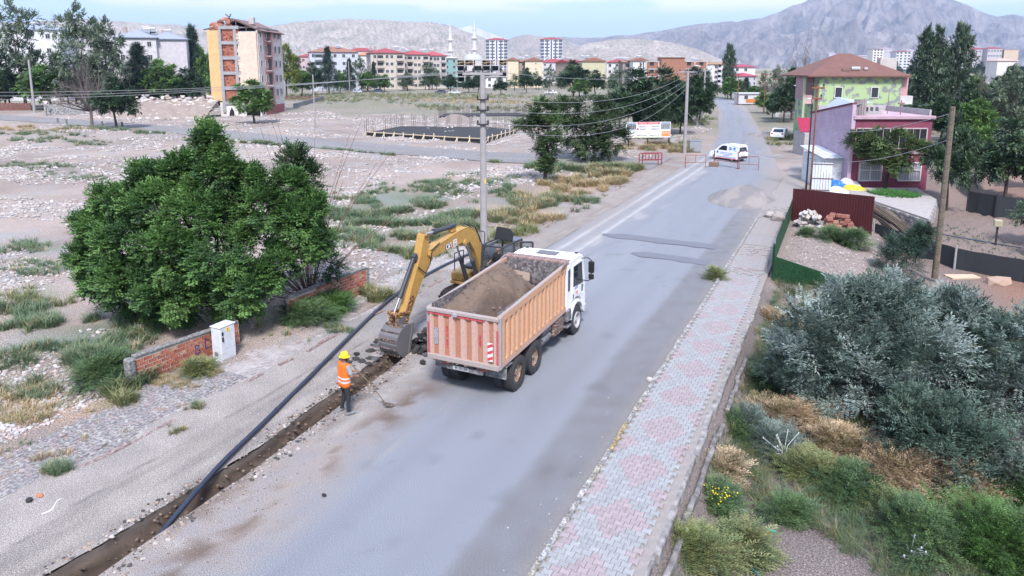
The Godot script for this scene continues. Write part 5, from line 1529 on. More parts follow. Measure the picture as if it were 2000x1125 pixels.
	bl.cyl(V(0.44, 0.17, -0.90), V(0.52, 0.07, -1.03), 0.022, 0.026, 8)
	part("blade", bl, surf(C(0.22, 0.21, 0.21), 0.5, "rust", 0.5), sh)

# ---------- lorry ----------
func wheel_meshes() -> Array:
	var ty := MB.new()
	var prof: Array = [Vector2(0.29, -0.12), Vector2(0.33, -0.145), Vector2(0.45, -0.15), Vector2(0.50, -0.135), Vector2(0.525, -0.10), Vector2(0.53, 0.0), Vector2(0.525, 0.10), Vector2(0.50, 0.135), Vector2(0.45, 0.15), Vector2(0.33, 0.145), Vector2(0.29, 0.12)]
	var xf := Transform3D(Basis(Vector3.BACK, -PI / 2), Vector3.ZERO)
	ty.lathe(prof, xf, 32)
	for i in 40:
		var a := TAU * i / 40.0
		for s in [-1.0, 1.0]:
			ty.box(V(0.075 * s, cos(a) * 0.528, sin(a) * 0.528), V(0.12, 0.022, 0.05), Basis(Vector3.RIGHT, a) * Basis(Vector3.UP, 0.35 * s))
	var rim := MB.new()
	rim.lathe([Vector2(0.0, 0.06), Vector2(0.10, 0.06), Vector2(0.11, 0.03), Vector2(0.20, 0.01), Vector2(0.245, 0.06), Vector2(0.255, 0.12), Vector2(0.30, 0.13), Vector2(0.30, -0.1)].duplicate(), Transform3D(Basis(Vector3.BACK, -PI / 2), Vector3.ZERO), 28)
	for i in 10:
		var a := TAU * i / 10.0
		rim.cyl(V(0.0, cos(a) * 0.165, sin(a) * 0.165), V(0.05, cos(a) * 0.165, sin(a) * 0.165), 0.016, 0.014, 6)
	rim.cyl(V(0.0, 0, 0), V(0.10, 0, 0), 0.085, 0.075, 14)
	return [ty.mesh(), rim.mesh()]

func make_truck() -> void:
	var t := thing("dump_truck", "white dump truck with a dusty orange ribbed body, loaded with soil", "dump truck", V(-4.75, 0, -17.0))
	var W := 1.2
	var orange := surf(C(0.74, 0.45, 0.29), 0.75, "worn", 1.7, "fine", 0.6)
	var orange2 := surf(C(0.66, 0.21, 0.035), 0.65, "fine", 0.7, "soft", 1.1)
	var pale := surf(C(0.66, 0.46, 0.41), 0.8, "worn", 1.3, "fine", 0.5)
	var dusty := surf(C(0.47, 0.42, 0.42), 0.85, "worn", 0.9, "fine", 0.5)
	var steel := surf(C(0.42, 0.38, 0.40), 0.7, "streak", 0.9, "blotch", 1.2)
	var frame := surf(C(0.33, 0.33, 0.35), 0.8, "fine", 0.7, "blotch", 1.0)
	var white := surf(C(0.86, 0.87, 0.88), 0.4, "soft", 2.0)
	var red := surf(C(0.72, 0.10, 0.12), 0.6, "streak", 0.4)
	# body: side panels lean with the rim that rises towards the cab
	for s in [-1.0, 1.0]:
		var side := MB.new()
		var z0 := -0.05; var z1 := -5.2
		side.prism(PackedVector2Array([Vector2(z0, 1.12), Vector2(z1, 1.20), Vector2(z1, 2.85), Vector2(z0, 2.62)]), -0.02, 0.02, Transform3D(Basis(Vector3.BACK, Vector3.UP, V(-1, 0, 0)), V((W - 0.09) * s, 0, 0)))
		part("side_panel", side, orange2, t)
		var rail := MB.new()
		rail.prism(PackedVector2Array([Vector2(z0, 2.47), Vector2(z1, 2.70), Vector2(z1, 2.87), Vector2(z0, 2.65)]), -0.065, 0.065, Transform3D(Basis(Vector3.BACK, Vector3.UP, V(-1, 0, 0)), V((W - 0.065) * s, 0, 0)))
		part("top_rail", rail, orange, t)
		var cap := MB.new()
		cap.bar(V((W - 0.065) * s, 2.662, z0), V((W - 0.065) * s, 2.882, z1), 0.12, 0.02, 0.006)
		part("rail_cap", cap, dusty, t)
		var low := MB.new()
		low.prism(PackedVector2Array([Vector2(z0, 1.10), Vector2(z1, 1.18), Vector2(z1, 1.30), Vector2(z0, 1.22)]), -0.06, 0.06, Transform3D(Basis(Vector3.BACK, Vector3.UP, V(-1, 0, 0)), V((W - 0.07) * s, 0, 0)))
		part("bottom_rail", low, pale, t)
		for i in 15:
			var z := -0.28 - 0.338 * i
			var f := -z / 5.2
			var yb := 1.22 + 0.08 * f; var yt := 2.49 + 0.225 * f
			var r := MB.new()
			var w2 := 0.09 if i % 4 != 3 else 0.115
			var x0: float = (W - 0.075) * s; var x1: float = (W - 0.004) * s
			var ring := [V(x0, 0, z + w2 + 0.015), V(x1, 0, z + w2 - 0.03), V(x1, 0, z - w2 + 0.03), V(x0, 0, z - w2 - 0.015)]
			if s < 0: ring.reverse()
			for k in 3:
				var a: Vector3 = ring[k]; var c: Vector3 = ring[k + 1]
				r.quad(a + Vector3.UP * yb, c + Vector3.UP * yb, c + Vector3.UP * yt, a + Vector3.UP * yt)
			r.prism(PackedVector2Array([Vector2(z + w2 + 0.1, yb), Vector2(z - w2 - 0.1, yb), Vector2(z - w2, yb + 0.13), Vector2(z + w2, yb + 0.13)]), -0.03, 0.03, Transform3D(Basis(Vector3.BACK, Vector3.UP, V(-1, 0, 0)), V((W - 0.045) * s, 0, 0)))
			part("rib", r, orange if s > 0 else pale, t)
		var post := MB.new()
		post.box(V((W - 0.03) * s, 1.88, -0.06), V(0.1, 1.56, 0.14), Basis(), 0.012)
		part("corner_post", post, dusty, t)
	var fl := MB.new()
	fl.box(V(0, 1.14, -2.6), V(2.16, 0.08, 5.1))
	part("body_floor", fl, frame, t)
	var fw := MB.new()
	fw.box(V(0, 2.05, -5.18), V(2.2, 1.7, 0.05))
	for x in [-0.7, 0.0, 0.7]: fw.box(V(x, 2.05, -5.14), V(0.14, 1.6, 0.05))
	part("front_wall", fw, steel, t)
	var lip := MB.new()
	lip.box(V(0, 2.93, -5.34), V(2.42, 0.05, 0.36), Basis(Vector3.RIGHT, 0.12), 0.01)
	lip.box(V(0, 2.90, -5.19), V(2.42, 0.12, 0.06), Basis(), 0.01)
	for s in [-1.0, 1.0]:
		lip.prism(PackedVector2Array([Vector2(-5.2, 2.80), Vector2(-4.55, 2.70), Vector2(-4.75, 2.86), Vector2(-5.2, 2.97)]), -0.03, 0.03, Transform3D(Basis(Vector3.BACK, Vector3.UP, V(-1, 0, 0)), V((W - 0.03) * s, 0, 0)))
	part("front_lip", lip, surf(C(0.40, 0.285, 0.275), 0.8, "worn", 0.8, "streak", 0.6), t)
	for s in [-1.0, 1.0]:
		var inner := MB.new()
		inner.box(V((W - 0.125) * s, 2.0, -2.6), V(0.02, 1.5, 5.05))
		part("inner_lining", inner, steel, t)
	# tailgate
	var tg := MB.new()
	tg.box(V(0, 1.88, -0.03), V(2.14, 1.44, 0.05))
	var gate := part("tailgate", tg, surf(C(0.52, 0.25, 0.165), 0.8, "worn", 1.2, "fine", 0.8), t)
	var tb := MB.new()
	tb.box(V(0, 2.60, 0.02), V(2.36, 0.11, 0.13), Basis(), 0.015)
	part("top_beam", tb, dusty, gate)
	var bb := MB.new()
	bb.box(V(0, 1.16, 0.015), V(2.36, 0.16, 0.11), Basis(), 0.015)
	part("bottom_beam", bb, dusty, gate)
	for x in [-1.05, -0.72, -0.36, 0.02, 0.38, 0.75, 1.05]:
		var r := MB.new()
		var hw := 0.085 if absf(x) < 1.0 else 0.05
		r.prism(PackedVector2Array([Vector2(x - hw - 0.02, 0), Vector2(x - hw + 0.02, 0.06), Vector2(x + hw - 0.02, 0.06), Vector2(x + hw + 0.02, 0)]), 1.24, 2.55, Transform3D(Basis(Vector3.RIGHT, Vector3.BACK, Vector3.DOWN), V(0, 3.79, -0.005)))
		part("rib", r, pale, gate)
	for q in [[-1.15, 1.72, 0.05, 1.0], [1.13, 1.72, 0.05, 1.1], [-0.53, 2.0, 0.05, 0.34], [-0.53, 1.62, 0.05, 0.26], [0.565, 1.88, 0.06, 0.34]]:
		var r := MB.new()
		r.box(V(q[0], q[1], 0.035 if absf(q[0]) > 1.0 else 0.004), V(q[2], q[3], 0.012))
		part("reflector", r, red, gate)
	for q in [[-0.75, 0.8], [0.3, 0.9]]:
		var r := MB.new()
		r.box(V(q[0], 2.505, 0.062), V(q[1], 0.05, 0.012))
		part("reflector", r, red, gate)
	var gp := MB.new()
	gp.box(V(-0.89, 1.80, 0.01), V(0.13, 0.5, 0.02))
	part("plate", gp, surf(C(0.42, 0.43, 0.45), 0.6, "streak", 0.4), gate)
	var ch := MB.new()
	ch.col = C(0.82, 0.82, 0.82)
	ch.box(V(0.915, 1.62, 0.063), V(0.17, 0.56, 0.008))
	ch.col = C(0.72, 0.07, 0.09)
	for k in 3:
		var y := 1.42 + 0.19 * k
		ch.quad(V(0.832, y - 0.07, 0.069), V(0.998, y - 0.0, 0.069), V(0.998, y + 0.09, 0.069), V(0.832, y + 0.02, 0.069))
	part("warning_plate", ch, M.paint_v, gate)
	var lt := MB.new()
	lt.box(V(-0.2, 2.56, 0.1), V(0.14, 0.1, 0.06), Basis(), 0.01)
	part("latch", lt, M.galv, gate)
	# hinge strip with clotted earth, chassis, rear bar, number plate
	var hg := MB.new()
	for i in 26:
		hg.col = C(0.36, 0.27, 0.20) * rng.randf_range(0.7, 1.3)
		hg.rock(V(-0.95 + 0.075 * i, 1.07 + rng.randf_range(-0.03, 0.03), -0.02 + rng.randf_range(-0.05, 0.05)), V(0.13, 0.09, 0.12), rng)
	part("hinge_dirt", hg, M.rubble, t)
	var cf := MB.new()
	for s in [-1.0, 1.0]:
		cf.box(V(0.42 * s, 0.90, -3.3), V(0.09, 0.26, 6.4), Basis(), 0.01)
	for z in [-0.25, -1.9, -3.6]: cf.box(V(0, 0.9, z), V(0.84, 0.18, 0.1))
	cf.box(V(0, 0.86, -0.12), V(1.2, 0.14, 0.1), Basis(), 0.015)
	part("chassis", cf, frame, t)
	for s in [-1.0, 1.0]:
		var mg := MB.new()
		mg.box(V(0.86 * s, 0.82, -0.42), V(0.68, 0.34, 0.02), Basis(Vector3.RIGHT, -0.12))
		mg.box(V(0.86 * s, 1.02, -0.62), V(0.68, 0.02, 0.44))
		part("mudflap", mg, frame, t)
		var tl := MB.new()
		tl.box(V(0.62 * s, 0.98, -0.1), V(0.3, 0.12, 0.06), Basis(), 0.01)
		part("tail_lamp", tl, surf(C(0.35, 0.10, 0.08), 0.5, "streak", 0.3), t)
	var np := MB.new()
	np.box(V(-0.12, 0.885, -0.06), V(0.52, 0.11, 0.012))
	var npo := part("number_plate", np, surf(C(0.74, 0.75, 0.78), 0.5, "streak", 0.4), t)
	letters("characters", "50 AAD 815", 0.075, M.dark, npo, Transform3D(Basis(), V(-0.10, 0.885, -0.051)), true, 0.42)
	# wheels
	var wm := wheel_meshes()
	var rimm := surf(C(0.74, 0.68, 0.60), 0.6, "rust", 1.0, "blotch", 0.9)
	for q in [[-1.25, 1, 1.06], [-1.25, 1, 0.74], [-1.25, -1, 1.06], [-1.25, -1, 0.74], [-2.55, 1, 1.06], [-2.55, 1, 0.74], [-2.55, -1, 1.06], [-2.55, -1, 0.74], [-6.3, 1, 1.05], [-6.3, -1, 1.05]]:
		var w := Node3D.new()
		w.name = called("wheel", t)
		t.add_child(w, true)
		w.position = V(q[2] * q[1], 0.52, q[0])
		if q[1] < 0: w.rotation.y = PI
		w.rotation.x = rng.randf() * 3.0 if q[1] > 0 else 0.0
		obj("tyre", wm[0], M.rubber, w)
		if q[2] > 0.9: obj("rim", wm[1], rimm if q[0] > -4 else surf(C(0.55, 0.55, 0.56), 0.5, "fine", 0.4), w, Transform3D(Basis().scaled(V(0.6, 1, 1)), V(0.02, 0, 0)) if q[0] > -4 else Transform3D(Basis(), V(0.05, 0, 0)))
	for z in [-1.25, -2.55, -6.3]:
		var ax := MB.new()
		ax.cyl(V(-1.0, 0.52, z), V(1.0, 0.52, z), 0.09, 0.09, 10)
		ax.ball(V(0, 0.52, z), V(0.2, 0.22, 0.22))
		part("axle", ax, frame, t)
	# side equipment ahead of the rear wheels: air tanks, fuel tank, steps
	for s in [-1.0, 1.0]:
		for y in [0.98, 0.70]:
			var at := MB.new()
			at.cyl(V(0.98 * s, y, -3.35), V(0.98 * s, y, -4.05), 0.13, 0.13, 16)
			part("air_tank", at, frame, t)
		var br := MB.new()
		for z in [-3.45, -3.95]: br.box(V(0.80 * s, 0.84, z), V(0.3, 0.62, 0.05))
		br.box(V(0.8 * s, 0.56, -3.7), V(0.5, 0.05, 0.7), Basis(), 0.01)
		part("tank_bracket", br, frame, t)
		var ft := MB.new()
		ft.box(V(0.92 * s, 0.82, -4.68), V(0.5, 0.62, 0.85), Basis(), 0.09)
		part("fuel_tank", ft, surf(C(0.46, 0.42, 0.40), 0.6, "rust", 0.9, "blotch", 0.8), t)
		var st := MB.new()
		st.box(V(1.05 * s, 0.95, -5.5), V(0.34, 0.44, 0.42), Basis(), 0.04)
		st.box(V(1.08 * s, 0.55, -5.5), V(0.28, 0.06, 0.40), Basis(), 0.012)
		st.box(V(1.0 * s, 0.70, -5.32), V(0.06, 0.4, 0.06))
		part("step_box", st, frame, t)
	# cab
	var cb := MB.new()
	var px := Transform3D(Basis(Vector3.BACK, Vector3.UP, V(-1, 0, 0)), Vector3.ZERO)
	cb.prism(PackedVector2Array([Vector2(-5.30, 1.02), Vector2(-5.62, 1.02), Vector2(-5.72, 1.20), Vector2(-5.92, 1.34), Vector2(-6.3, 1.40), Vector2(-6.68, 1.34), Vector2(-6.86, 1.16), Vector2(-6.92, 0.72), Vector2(-7.22, 0.70), Vector2(-7.26, 1.05), Vector2(-7.22, 1.75), Vector2(-7.02, 2.70), Vector2(-6.86, 2.83), Vector2(-6.4, 2.88), Vector2(-5.5, 2.84), Vector2(-5.34, 2.76)]), -1.16, 1.16, px)
	var cab := part("cab", cb, white, t)
	var rf := MB.new()
	rf.prism(PackedVector2Array([Vector2(-5.36, 2.80), Vector2(-6.95, 2.80), Vector2(-6.8, 2.875), Vector2(-6.4, 2.91), Vector2(-5.5, 2.875)]), -1.08, 1.08, px)
	for k in 7: rf.box(V(-0.9 + 0.3 * k, 2.888, -5.9), V(0.05, 0.012, 0.75), Basis(Vector3.RIGHT, 0.035))
	part("roof_panel", rf, white, cab)
	var ht := MB.new()
	ht.box(V(0.05, 2.925, -6.25), V(0.78, 0.035, 0.42), Basis(Vector3.RIGHT, 0.03), 0.015)
	part("roof_hatch", ht, surf(C(0.16, 0.16, 0.18), 0.4, "fine", 0.5), cab)
	for s in [-1.0, 1.0]:
		var wn := MB.new()
		var sx := Transform3D(Basis(Vector3.BACK, Vector3.UP, V(-1, 0, 0)), V(1.163 * s, 0, 0))
		wn.prism(PackedVector2Array([Vector2(-5.62, 1.82), Vector2(-5.45, 1.82), Vector2(-5.45, 2.58), Vector2(-5.64, 2.62)]), -0.008, 0.008, sx)
		part("rear_side_window", wn, M.glass, cab)
		var d := MB.new()
		d.prism(PackedVector2Array([Vector2(-5.84, 1.42), Vector2(-6.3, 1.46), Vector2(-6.72, 1.40), Vector2(-6.98, 1.30), Vector2(-7.0, 1.78), Vector2(-6.84, 2.68), Vector2(-5.86, 2.68)]), -0.012, 0.012, sx)
		var door := part("door", d, white, cab)
		var dw := MB.new()
		dw.prism(PackedVector2Array([Vector2(-5.94, 1.86), Vector2(-6.93, 1.76), Vector2(-6.78, 2.60), Vector2(-5.94, 2.60)]), -0.02, 0.02, sx)
		part("door_window", dw, M.glass, door)
		var dh := MB.new()
		dh.box(V(1.185 * s, 1.52, -5.92), V(0.02, 0.16, 0.06), Basis(), 0.008)
		part("door_handle", dh, M.black, door)
		var low := MB.new()
		low.prism(PackedVector2Array([Vector2(-6.80, 1.46), Vector2(-6.93, 1.44), Vector2(-6.95, 1.70), Vector2(-6.80, 1.72)]), -0.016, 0.016, sx)
		part("quarter_window", low, M.glass, door)
		if s > 0:
			letters("lettering", "ASKI", 0.1, plain(0.08, 0.13, 0.45), door, Transform3D(Basis(Vector3.UP, PI / 2), V(1.178, 1.76, -6.25)), true, 0.34)
			letters("lettering", "825", 0.1, plain(0.6, 0.08, 0.08), door, Transform3D(Basis(Vector3.UP, PI / 2), V(1.178, 1.56, -6.30)), true, 0.22)
		var mr := MB.new()
		mr.tube([V(1.14 * s, 2.70, -6.8), V(1.36 * s, 2.72, -6.92), V(1.50 * s, 2.62, -6.95), V(1.50 * s, 1.92, -6.95), V(1.36 * s, 1.84, -6.92), V(1.15 * s, 1.86, -6.9)], 0.018, 6)
		mr.box(V(1.50 * s, 2.38, -6.93), V(0.22, 0.44, 0.10), Basis(), 0.03)
		mr.box(V(1.50 * s, 2.02, -6.93), V(0.20, 0.20, 0.10), Basis(), 0.03)
		part("mirror", mr, M.black, cab)
		var arch := MB.new()
		for k in 10:
			var a0 := PI * (0.06 + 0.88 * k / 10.0); var a1 := PI * (0.06 + 0.88 * (k + 1) / 10.0)
			for rr in [[0.60, 0.69]]:
				var c := V(0, 0.60, -6.3)
				var p0: Vector3 = c + V(0, sin(a0), cos(a0)) * rr[0]; var p1: Vector3 = c + V(0, sin(a1), cos(a1)) * rr[0]
				var q0: Vector3 = c + V(0, sin(a0), cos(a0)) * rr[1]; var q1: Vector3 = c + V(0, sin(a1), cos(a1)) * rr[1]
				var xo := V(1.215 * s, 0, 0); var xi := V(0.95 * s, 0, 0)
				arch.quad(p0 + xo, q0 + xo, q1 + xo, p1 + xo)
				arch.quad(q0 + xo, q0 + xi, q1 + xi, q1 + xo)
				arch.quad(p0 + xo, p1 + xo, p1 + xi, p0 + xi)
		part("wheel_arch", arch, white, cab)
		var lamp := MB.new()
		lamp.box(V(0.98 * s, 2.90, -6.72), V(0.12, 0.07, 0.1), Basis(), 0.02)
		part("marker_lamp", lamp, M.dark, cab)
		var hl := MB.new()
		hl.box(V(0.85 * s, 0.92, -7.24), V(0.38, 0.2, 0.06), Basis(), 0.02)
		part("headlight", hl, plain(0.7, 0.72, 0.75, 0.15), cab)
	var ws := MB.new()
	ws.quad(V(1.08, 1.82, -7.225), V(-1.08, 1.82, -7.225), V(-1.05, 2.64, -7.05), V(1.05, 2.64, -7.05))
	part("windscreen", ws, M.glass, cab)
	var bp := MB.new()
	bp.box(V(0, 0.70, -7.22), V(2.4, 0.34, 0.24), Basis(), 0.05)
	part("front_bumper", bp, surf(C(0.55, 0.55, 0.55), 0.6, "fine", 0.5), t)
	# load
	var p := PackedVector3Array(); var c := PackedColorArray()
	var cols := 46; var rows := 96
	for j in rows:
		for i in cols:
			var x := lerpf(-1.065, 1.065, i / 45.0); var z := lerpf(-0.12, -5.1, j / 95.0)
			var f := -z / 5.1
			var y := 2.36 + 0.95 * exp(-pow((f - 0.42) / 0.26, 2.0)) * (1.0 - pow(absf(x) / 1.15, 2.0)) + 0.42 * exp(-pow((f - 0.62) / 0.10, 2.0) - pow((x + 0.25) / 0.4, 2.0))
			y -= smoothstep(0.70, 0.86, f + (x - 0.1) * 0.06) * 0.75 - (1.0 - smoothstep(0.0, 0.12, f)) * 0.10
			y += big.get_noise_2d(x * 30.0, z * 30.0) * 0.14 + fine.get_noise_2d(x * 26.0, z * 26.0) * 0.045
			p.push_back(V(x, y, z))
			c.push_back(mixc(C(0.36, 0.26, 0.195), C(0.20, 0.14, 0.105), 0.5 + big.get_noise_2d(x * 18.0, z * 18.0) * 1.8))
	var load_ := thing("soil_load", "heap of brown earth filling the back of the dump truck", "soil", V(-4.75, 0, -17.0))
	obj("soil", grid_mesh(p, c, cols, rows), M.soil, load_)
	var clods := MB.new()
	for k in 420:
		var i := rng.randi() % p.size()
		if p[i].y < 1.6: continue
		clods.col = C(0.22, 0.165, 0.125) * rng.randf_range(0.5, 1.4)
		var sz := 0.03 + 0.09 * pow(rng.randf(), 4.0)
		clods.rock(p[i] + V(rng.randf_range(-0.04, 0.04), 0.005, rng.randf_range(-0.04, 0.04)), V(sz, sz * 0.7, sz), rng)
	stuff(part("clods", clods, M.rubble, load_))
	var slab := MB.new()
	slab.col = C(0.33, 0.25, 0.19)
	slab.box(V(0.12, 2.74, -3.75), V(0.62, 0.09, 0.5), Basis.from_euler(V(0.25, 0.4, -0.22)), 0.03)
	slab.col = C(0.04, 0.035, 0.035)
	slab.box(V(0.20, 2.66, -3.80), V(0.56, 0.06, 0.5), Basis.from_euler(V(0.25, 0.45, -0.22)), 0.02)
	for k in 5: slab.rock(V(0.45 + rng.randf_range(-0.1, 0.2), 2.35, -4.0 + rng.randf_range(-0.2, 0.2)), V(0.2, 0.14, 0.16), rng)
	part("asphalt_slab", slab, M.rubble, load_)

# ---------- excavator ----------
func make_excavator() -> void:
	var t := thing("excavator", "yellow crawler excavator with a black cab, its bucket lowered into the trench", "excavator", V(-8.0, 0, -24.95), -0.09)
	var yel := surf(C(0.62, 0.365, 0.10), 0.5, "fine", 0.9, "soft", 1.5)
	var worn := surf(C(0.62, 0.44, 0.22), 0.7, "rust", 0.9, "blotch", 0.7)
	var hyd := surf(C(0.055, 0.06, 0.075), 0.5, "fine", 0.4)
	var sx := Basis(Vector3.BACK, Vector3.UP, V(-1, 0, 0))
	for s in [-1.0, 1.0]:
		var tr := MB.new()
		var o := PackedVector2Array()
		for k in 9: o.push_back(Vector2(1.45, 0.42) + Vector2(cos(-PI / 2 + PI * k / 8), sin(-PI / 2 + PI * k / 8)) * 0.40)
		for k in 9: o.push_back(Vector2(-1.75, 0.42) + Vector2(cos(PI / 2 + PI * k / 8), sin(PI / 2 + PI * k / 8)) * 0.40)
		tr.prism(o, -0.25, 0.25, Transform3D(sx, V(0.95 * s, 0, 0)))
		for k in 26:
			tr.box(V(0.95 * s, 0.83, 1.4 - 0.125 * k), V(0.5, 0.035, 0.06))
			if k < 3: tr.box(V(0.95 * s, 0.30 + 0.16 * k, 1.86), V(0.5, 0.06, 0.04))
		part("track", tr, surf(C(0.10, 0.09, 0.085), 0.8, "rust", 0.6), t)
	var un := MB.new()
	un.box(V(0, 0.55, -0.15), V(1.5, 0.35, 1.3), Basis(), 0.05)
	un.cyl(V(0, 0.7, -0.2), V(0, 1.0, -0.2), 0.55, 0.55, 20)
	part("undercarriage", un, hyd, t)
	var dk := MB.new()
	dk.box(V(0, 1.04, -0.65), V(2.4, 0.16, 2.9), Basis(), 0.02)
	part("deck", dk, hyd, t)
	var tb := MB.new()
	tb.box(V(-0.86, 1.24, 0.62), V(0.72, 0.36, 0.72), Basis(), 0.05)
	part("toolbox", tb, yel, t)
	var tb2 := MB.new()
	tb2.box(V(-0.86, 0.99, 0.64), V(0.74, 0.13, 0.76), Basis(), 0.03)
	part("toolbox_sill", tb2, yel, t)
	var tk := MB.new()
	tk.cyl(V(-0.62, 1.16, 0.985), V(-0.62, 1.16, 1.0), 0.03, 0.03, 12)
	part("cap", tk, M.black, t)
	var hd := MB.new()
	hd.box(V(-0.75, 1.30, -0.35), V(0.85, 0.4, 1.1), Basis(), 0.04)
	hd.box(V(-0.1, 1.45, -1.55), V(2.3, 0.7, 1.1), Basis(), 0.10)
	part("engine_hood", hd, hyd, t)
	var cw := MB.new()
	cw.box(V(0, 1.35, -2.15), V(2.3, 0.7, 0.5), Basis(), 0.16)
	part("counterweight", cw, hyd, t)
	# cab: posts, roof frame with the hatch open, glass
	var cf := MB.new()
	var x0 := 0.22; var x1 := 1.14
	var fl := V(x0, 1.12, 0.98); var fr := V(x1, 1.12, 0.98)
	var tfl := V(x0, 2.66, 0.78); var tfr := V(x1, 2.66, 0.78)
	var bl := V(x0, 2.70, -0.72); var brr := V(x1, 2.70, -0.72)
	for q in [[fl, tfl], [fr, tfr], [V(x0, 1.12, -0.72), bl], [V(x1, 1.12, -0.72), brr], [tfl, tfr], [bl, brr], [tfl, bl], [tfr, brr], [fl, fr], [V(x1, 1.12, -0.1), V(x1, 2.68, -0.1)], [V(x0, 1.85, 0.88), V(x1, 1.85, 0.88)]]:
		cf.bar(q[0], q[1], 0.065, 0.065, 0.015)
	cf.box(V(x1, 1.42, 0.4), V(0.05, 0.62, 1.0))
	cf.box(V(x0, 1.42, 0.1), V(0.05, 0.62, 1.6))
	cf.box(V(0.68, 1.5, -0.73), V(0.9, 0.75, 0.05))
	cf.box(V(0.68, 1.10, 0.1), V(0.92, 0.06, 1.7))
	var cab := part("cab_frame", cf, surf(C(0.05, 0.056, 0.07), 0.45, "fine", 0.6), t)
	var rp := MB.new()
	rp.box(V(0.68, 2.73, -0.44), V(0.98, 0.06, 0.62), Basis(), 0.02)
	part("roof_panel", rp, surf(C(0.16, 0.18, 0.24), 0.45, "fine", 0.6), cab)
	var ha := MB.new()
	ha.prism(PackedVector2Array([Vector2(-0.42, 0), Vector2(0.40, 0), Vector2(0.40, 0.28), Vector2(0.22, 0.47), Vector2(-0.36, 0.5), Vector2(-0.42, 0.44)]), -0.02, 0.02, Transform3D(Basis(Vector3.RIGHT, -0.35), V(0.66, 2.74, -0.10)))
	part("open_roof_hatch", ha, M.black, cab)
	var gl := plain(0.12, 0.15, 0.17, 0.05)
	gl.transparency = BaseMaterial3D.TRANSPARENCY_ALPHA
	gl.albedo_color.a = 0.35
	for q in [[V(x1 + 0.005, 2.2, 0.33), V(0.01, 0.82, 0.78)], [V(0.68, 2.28, -0.725), V(0.84, 0.72, 0.01)], [V(x0, 2.2, 0.1), V(0.01, 0.82, 1.5)], [V(0.68, 1.5, 0.93), V(0.84, 0.6, 0.01)]]:
		var g := MB.new()
		g.box(q[0], q[1])
		part("window", g, gl, cab)
	var dr := MB.new()
	for q in [[V(1.2, 1.55, -0.55), V(1.62, 1.55, -0.78)], [V(1.2, 2.62, -0.55), V(1.62, 2.62, -0.78)], [V(1.2, 1.55, -0.55), V(1.2, 2.62, -0.55)], [V(1.62, 1.55, -0.78), V(1.62, 2.62, -0.78)]]:
		dr.bar(q[0], q[1], 0.07, 0.07, 0.015)
	var door := part("open_door", dr, surf(C(0.05, 0.056, 0.07), 0.45, "fine", 0.6), cab)
	var dg := MB.new()
	dg.box(V(1.41, 2.08, -0.665), V(0.44, 1.0, 0.012), Basis(Vector3.UP, 0.5))
	part("door_glass", dg, gl, door)
	var seat := MB.new()
	seat.box(V(0.58, 1.46, 0.02), V(0.5, 0.14, 0.5), Basis(), 0.04)
	seat.box(V(0.58, 1.84, -0.24), V(0.48, 0.66, 0.14), Basis(Vector3.RIGHT, -0.12), 0.04)
	seat.box(V(0.58, 1.26, 0.0), V(0.3, 0.24, 0.3))
	part("seat", seat, surf(C(0.09, 0.09, 0.08), 0.9, "fine", 0.3), cab)
	var lv := MB.new()
	for x in [0.42, 0.94]:
		lv.cyl(V(x, 1.35, 0.1), V(x, 1.72, 0.18), 0.02, 0.02, 6)
		lv.ball(V(x, 1.75, 0.18), V(0.03, 0.05, 0.03))
		lv.box(V(x, 1.36, 0.0), V(0.14, 0.2, 0.4), Basis(), 0.03)
	part("control_levers", lv, M.dark, cab)
	var hr := MB.new()
	hr.tube([V(0.08, 1.15, 0.55), V(0.08, 3.02, 0.4), V(0.02, 3.1, 0.38), V(-0.18, 3.1, 0.38)], 0.018, 6)
	part("handrail", hr, M.black, t)
	var hr2 := MB.new()
	hr2.tube([V(-1.1, 1.4, 0.85), V(-1.1, 2.15, 0.85), V(-1.1, 2.15, 0.2), V(-1.1, 1.4, 0.2)], 0.02, 6)
	part("handrail", hr2, M.black, t)
	# boom
	var bm := MB.new()
	bm.prism(PackedVector2Array([Vector2(0.42, 1.20), Vector2(0.72, 1.22), Vector2(1.00, 1.9), Vector2(1.28, 2.50), Vector2(1.62, 2.96), Vector2(2.2, 3.04), Vector2(4.10, 2.92), Vector2(4.26, 3.04), Vector2(4.20, 3.22), Vector2(2.35, 3.52), Vector2(1.75, 3.56), Vector2(1.25, 3.32), Vector2(0.82, 2.55)]), -0.19, 0.19, Transform3D(sx, V(0, 0, 0)))
	var boom := part("boom", bm, yel, t)
	var be := MB.new()
	for s in [-1.0, 1.0]:
		be.tube([V(0.185 * s, 3.20, 4.15), V(0.185 * s, 3.53, 2.35), V(0.185 * s, 3.575, 1.75), V(0.185 * s, 3.33, 1.24), V(0.185 * s, 2.55, 0.81)], 0.02, 6)
	be.cyl(V(-0.24, 3.05, 4.12), V(0.24, 3.05, 4.12), 0.12, 0.12, 14)
	be.cyl(V(-0.25, 3.0, 1.95), V(0.25, 3.0, 1.95), 0.13, 0.13, 14)
	be.box(V(0.0, 3.62, 2.5), V(0.16, 0.22, 0.3), Basis(), 0.03)
	part("boom_edges", be, yel, boom)
	# white stickers and lettering on the boom
	var lx := Transform3D(Basis(Vector3.UP, PI / 2).rotated(Vector3.RIGHT, 0.0), V(0.196, 3.10, 3.02))
	var sgn := MB.new()
	sgn.box(V(0.192, 3.14, 2.62), V(0.006, 0.26, 0.22), Basis(Vector3.RIGHT, 0.08))
	var stick_ := part("sticker", sgn, plain(0.75, 0.75, 0.78), boom)
	letters("print", "DIKKAT", 0.05, plain(0.6, 0.06, 0.06), stick_, Transform3D(Basis(Vector3.UP, PI / 2), V(0.197, 3.21, 2.62)), true, 0.16)
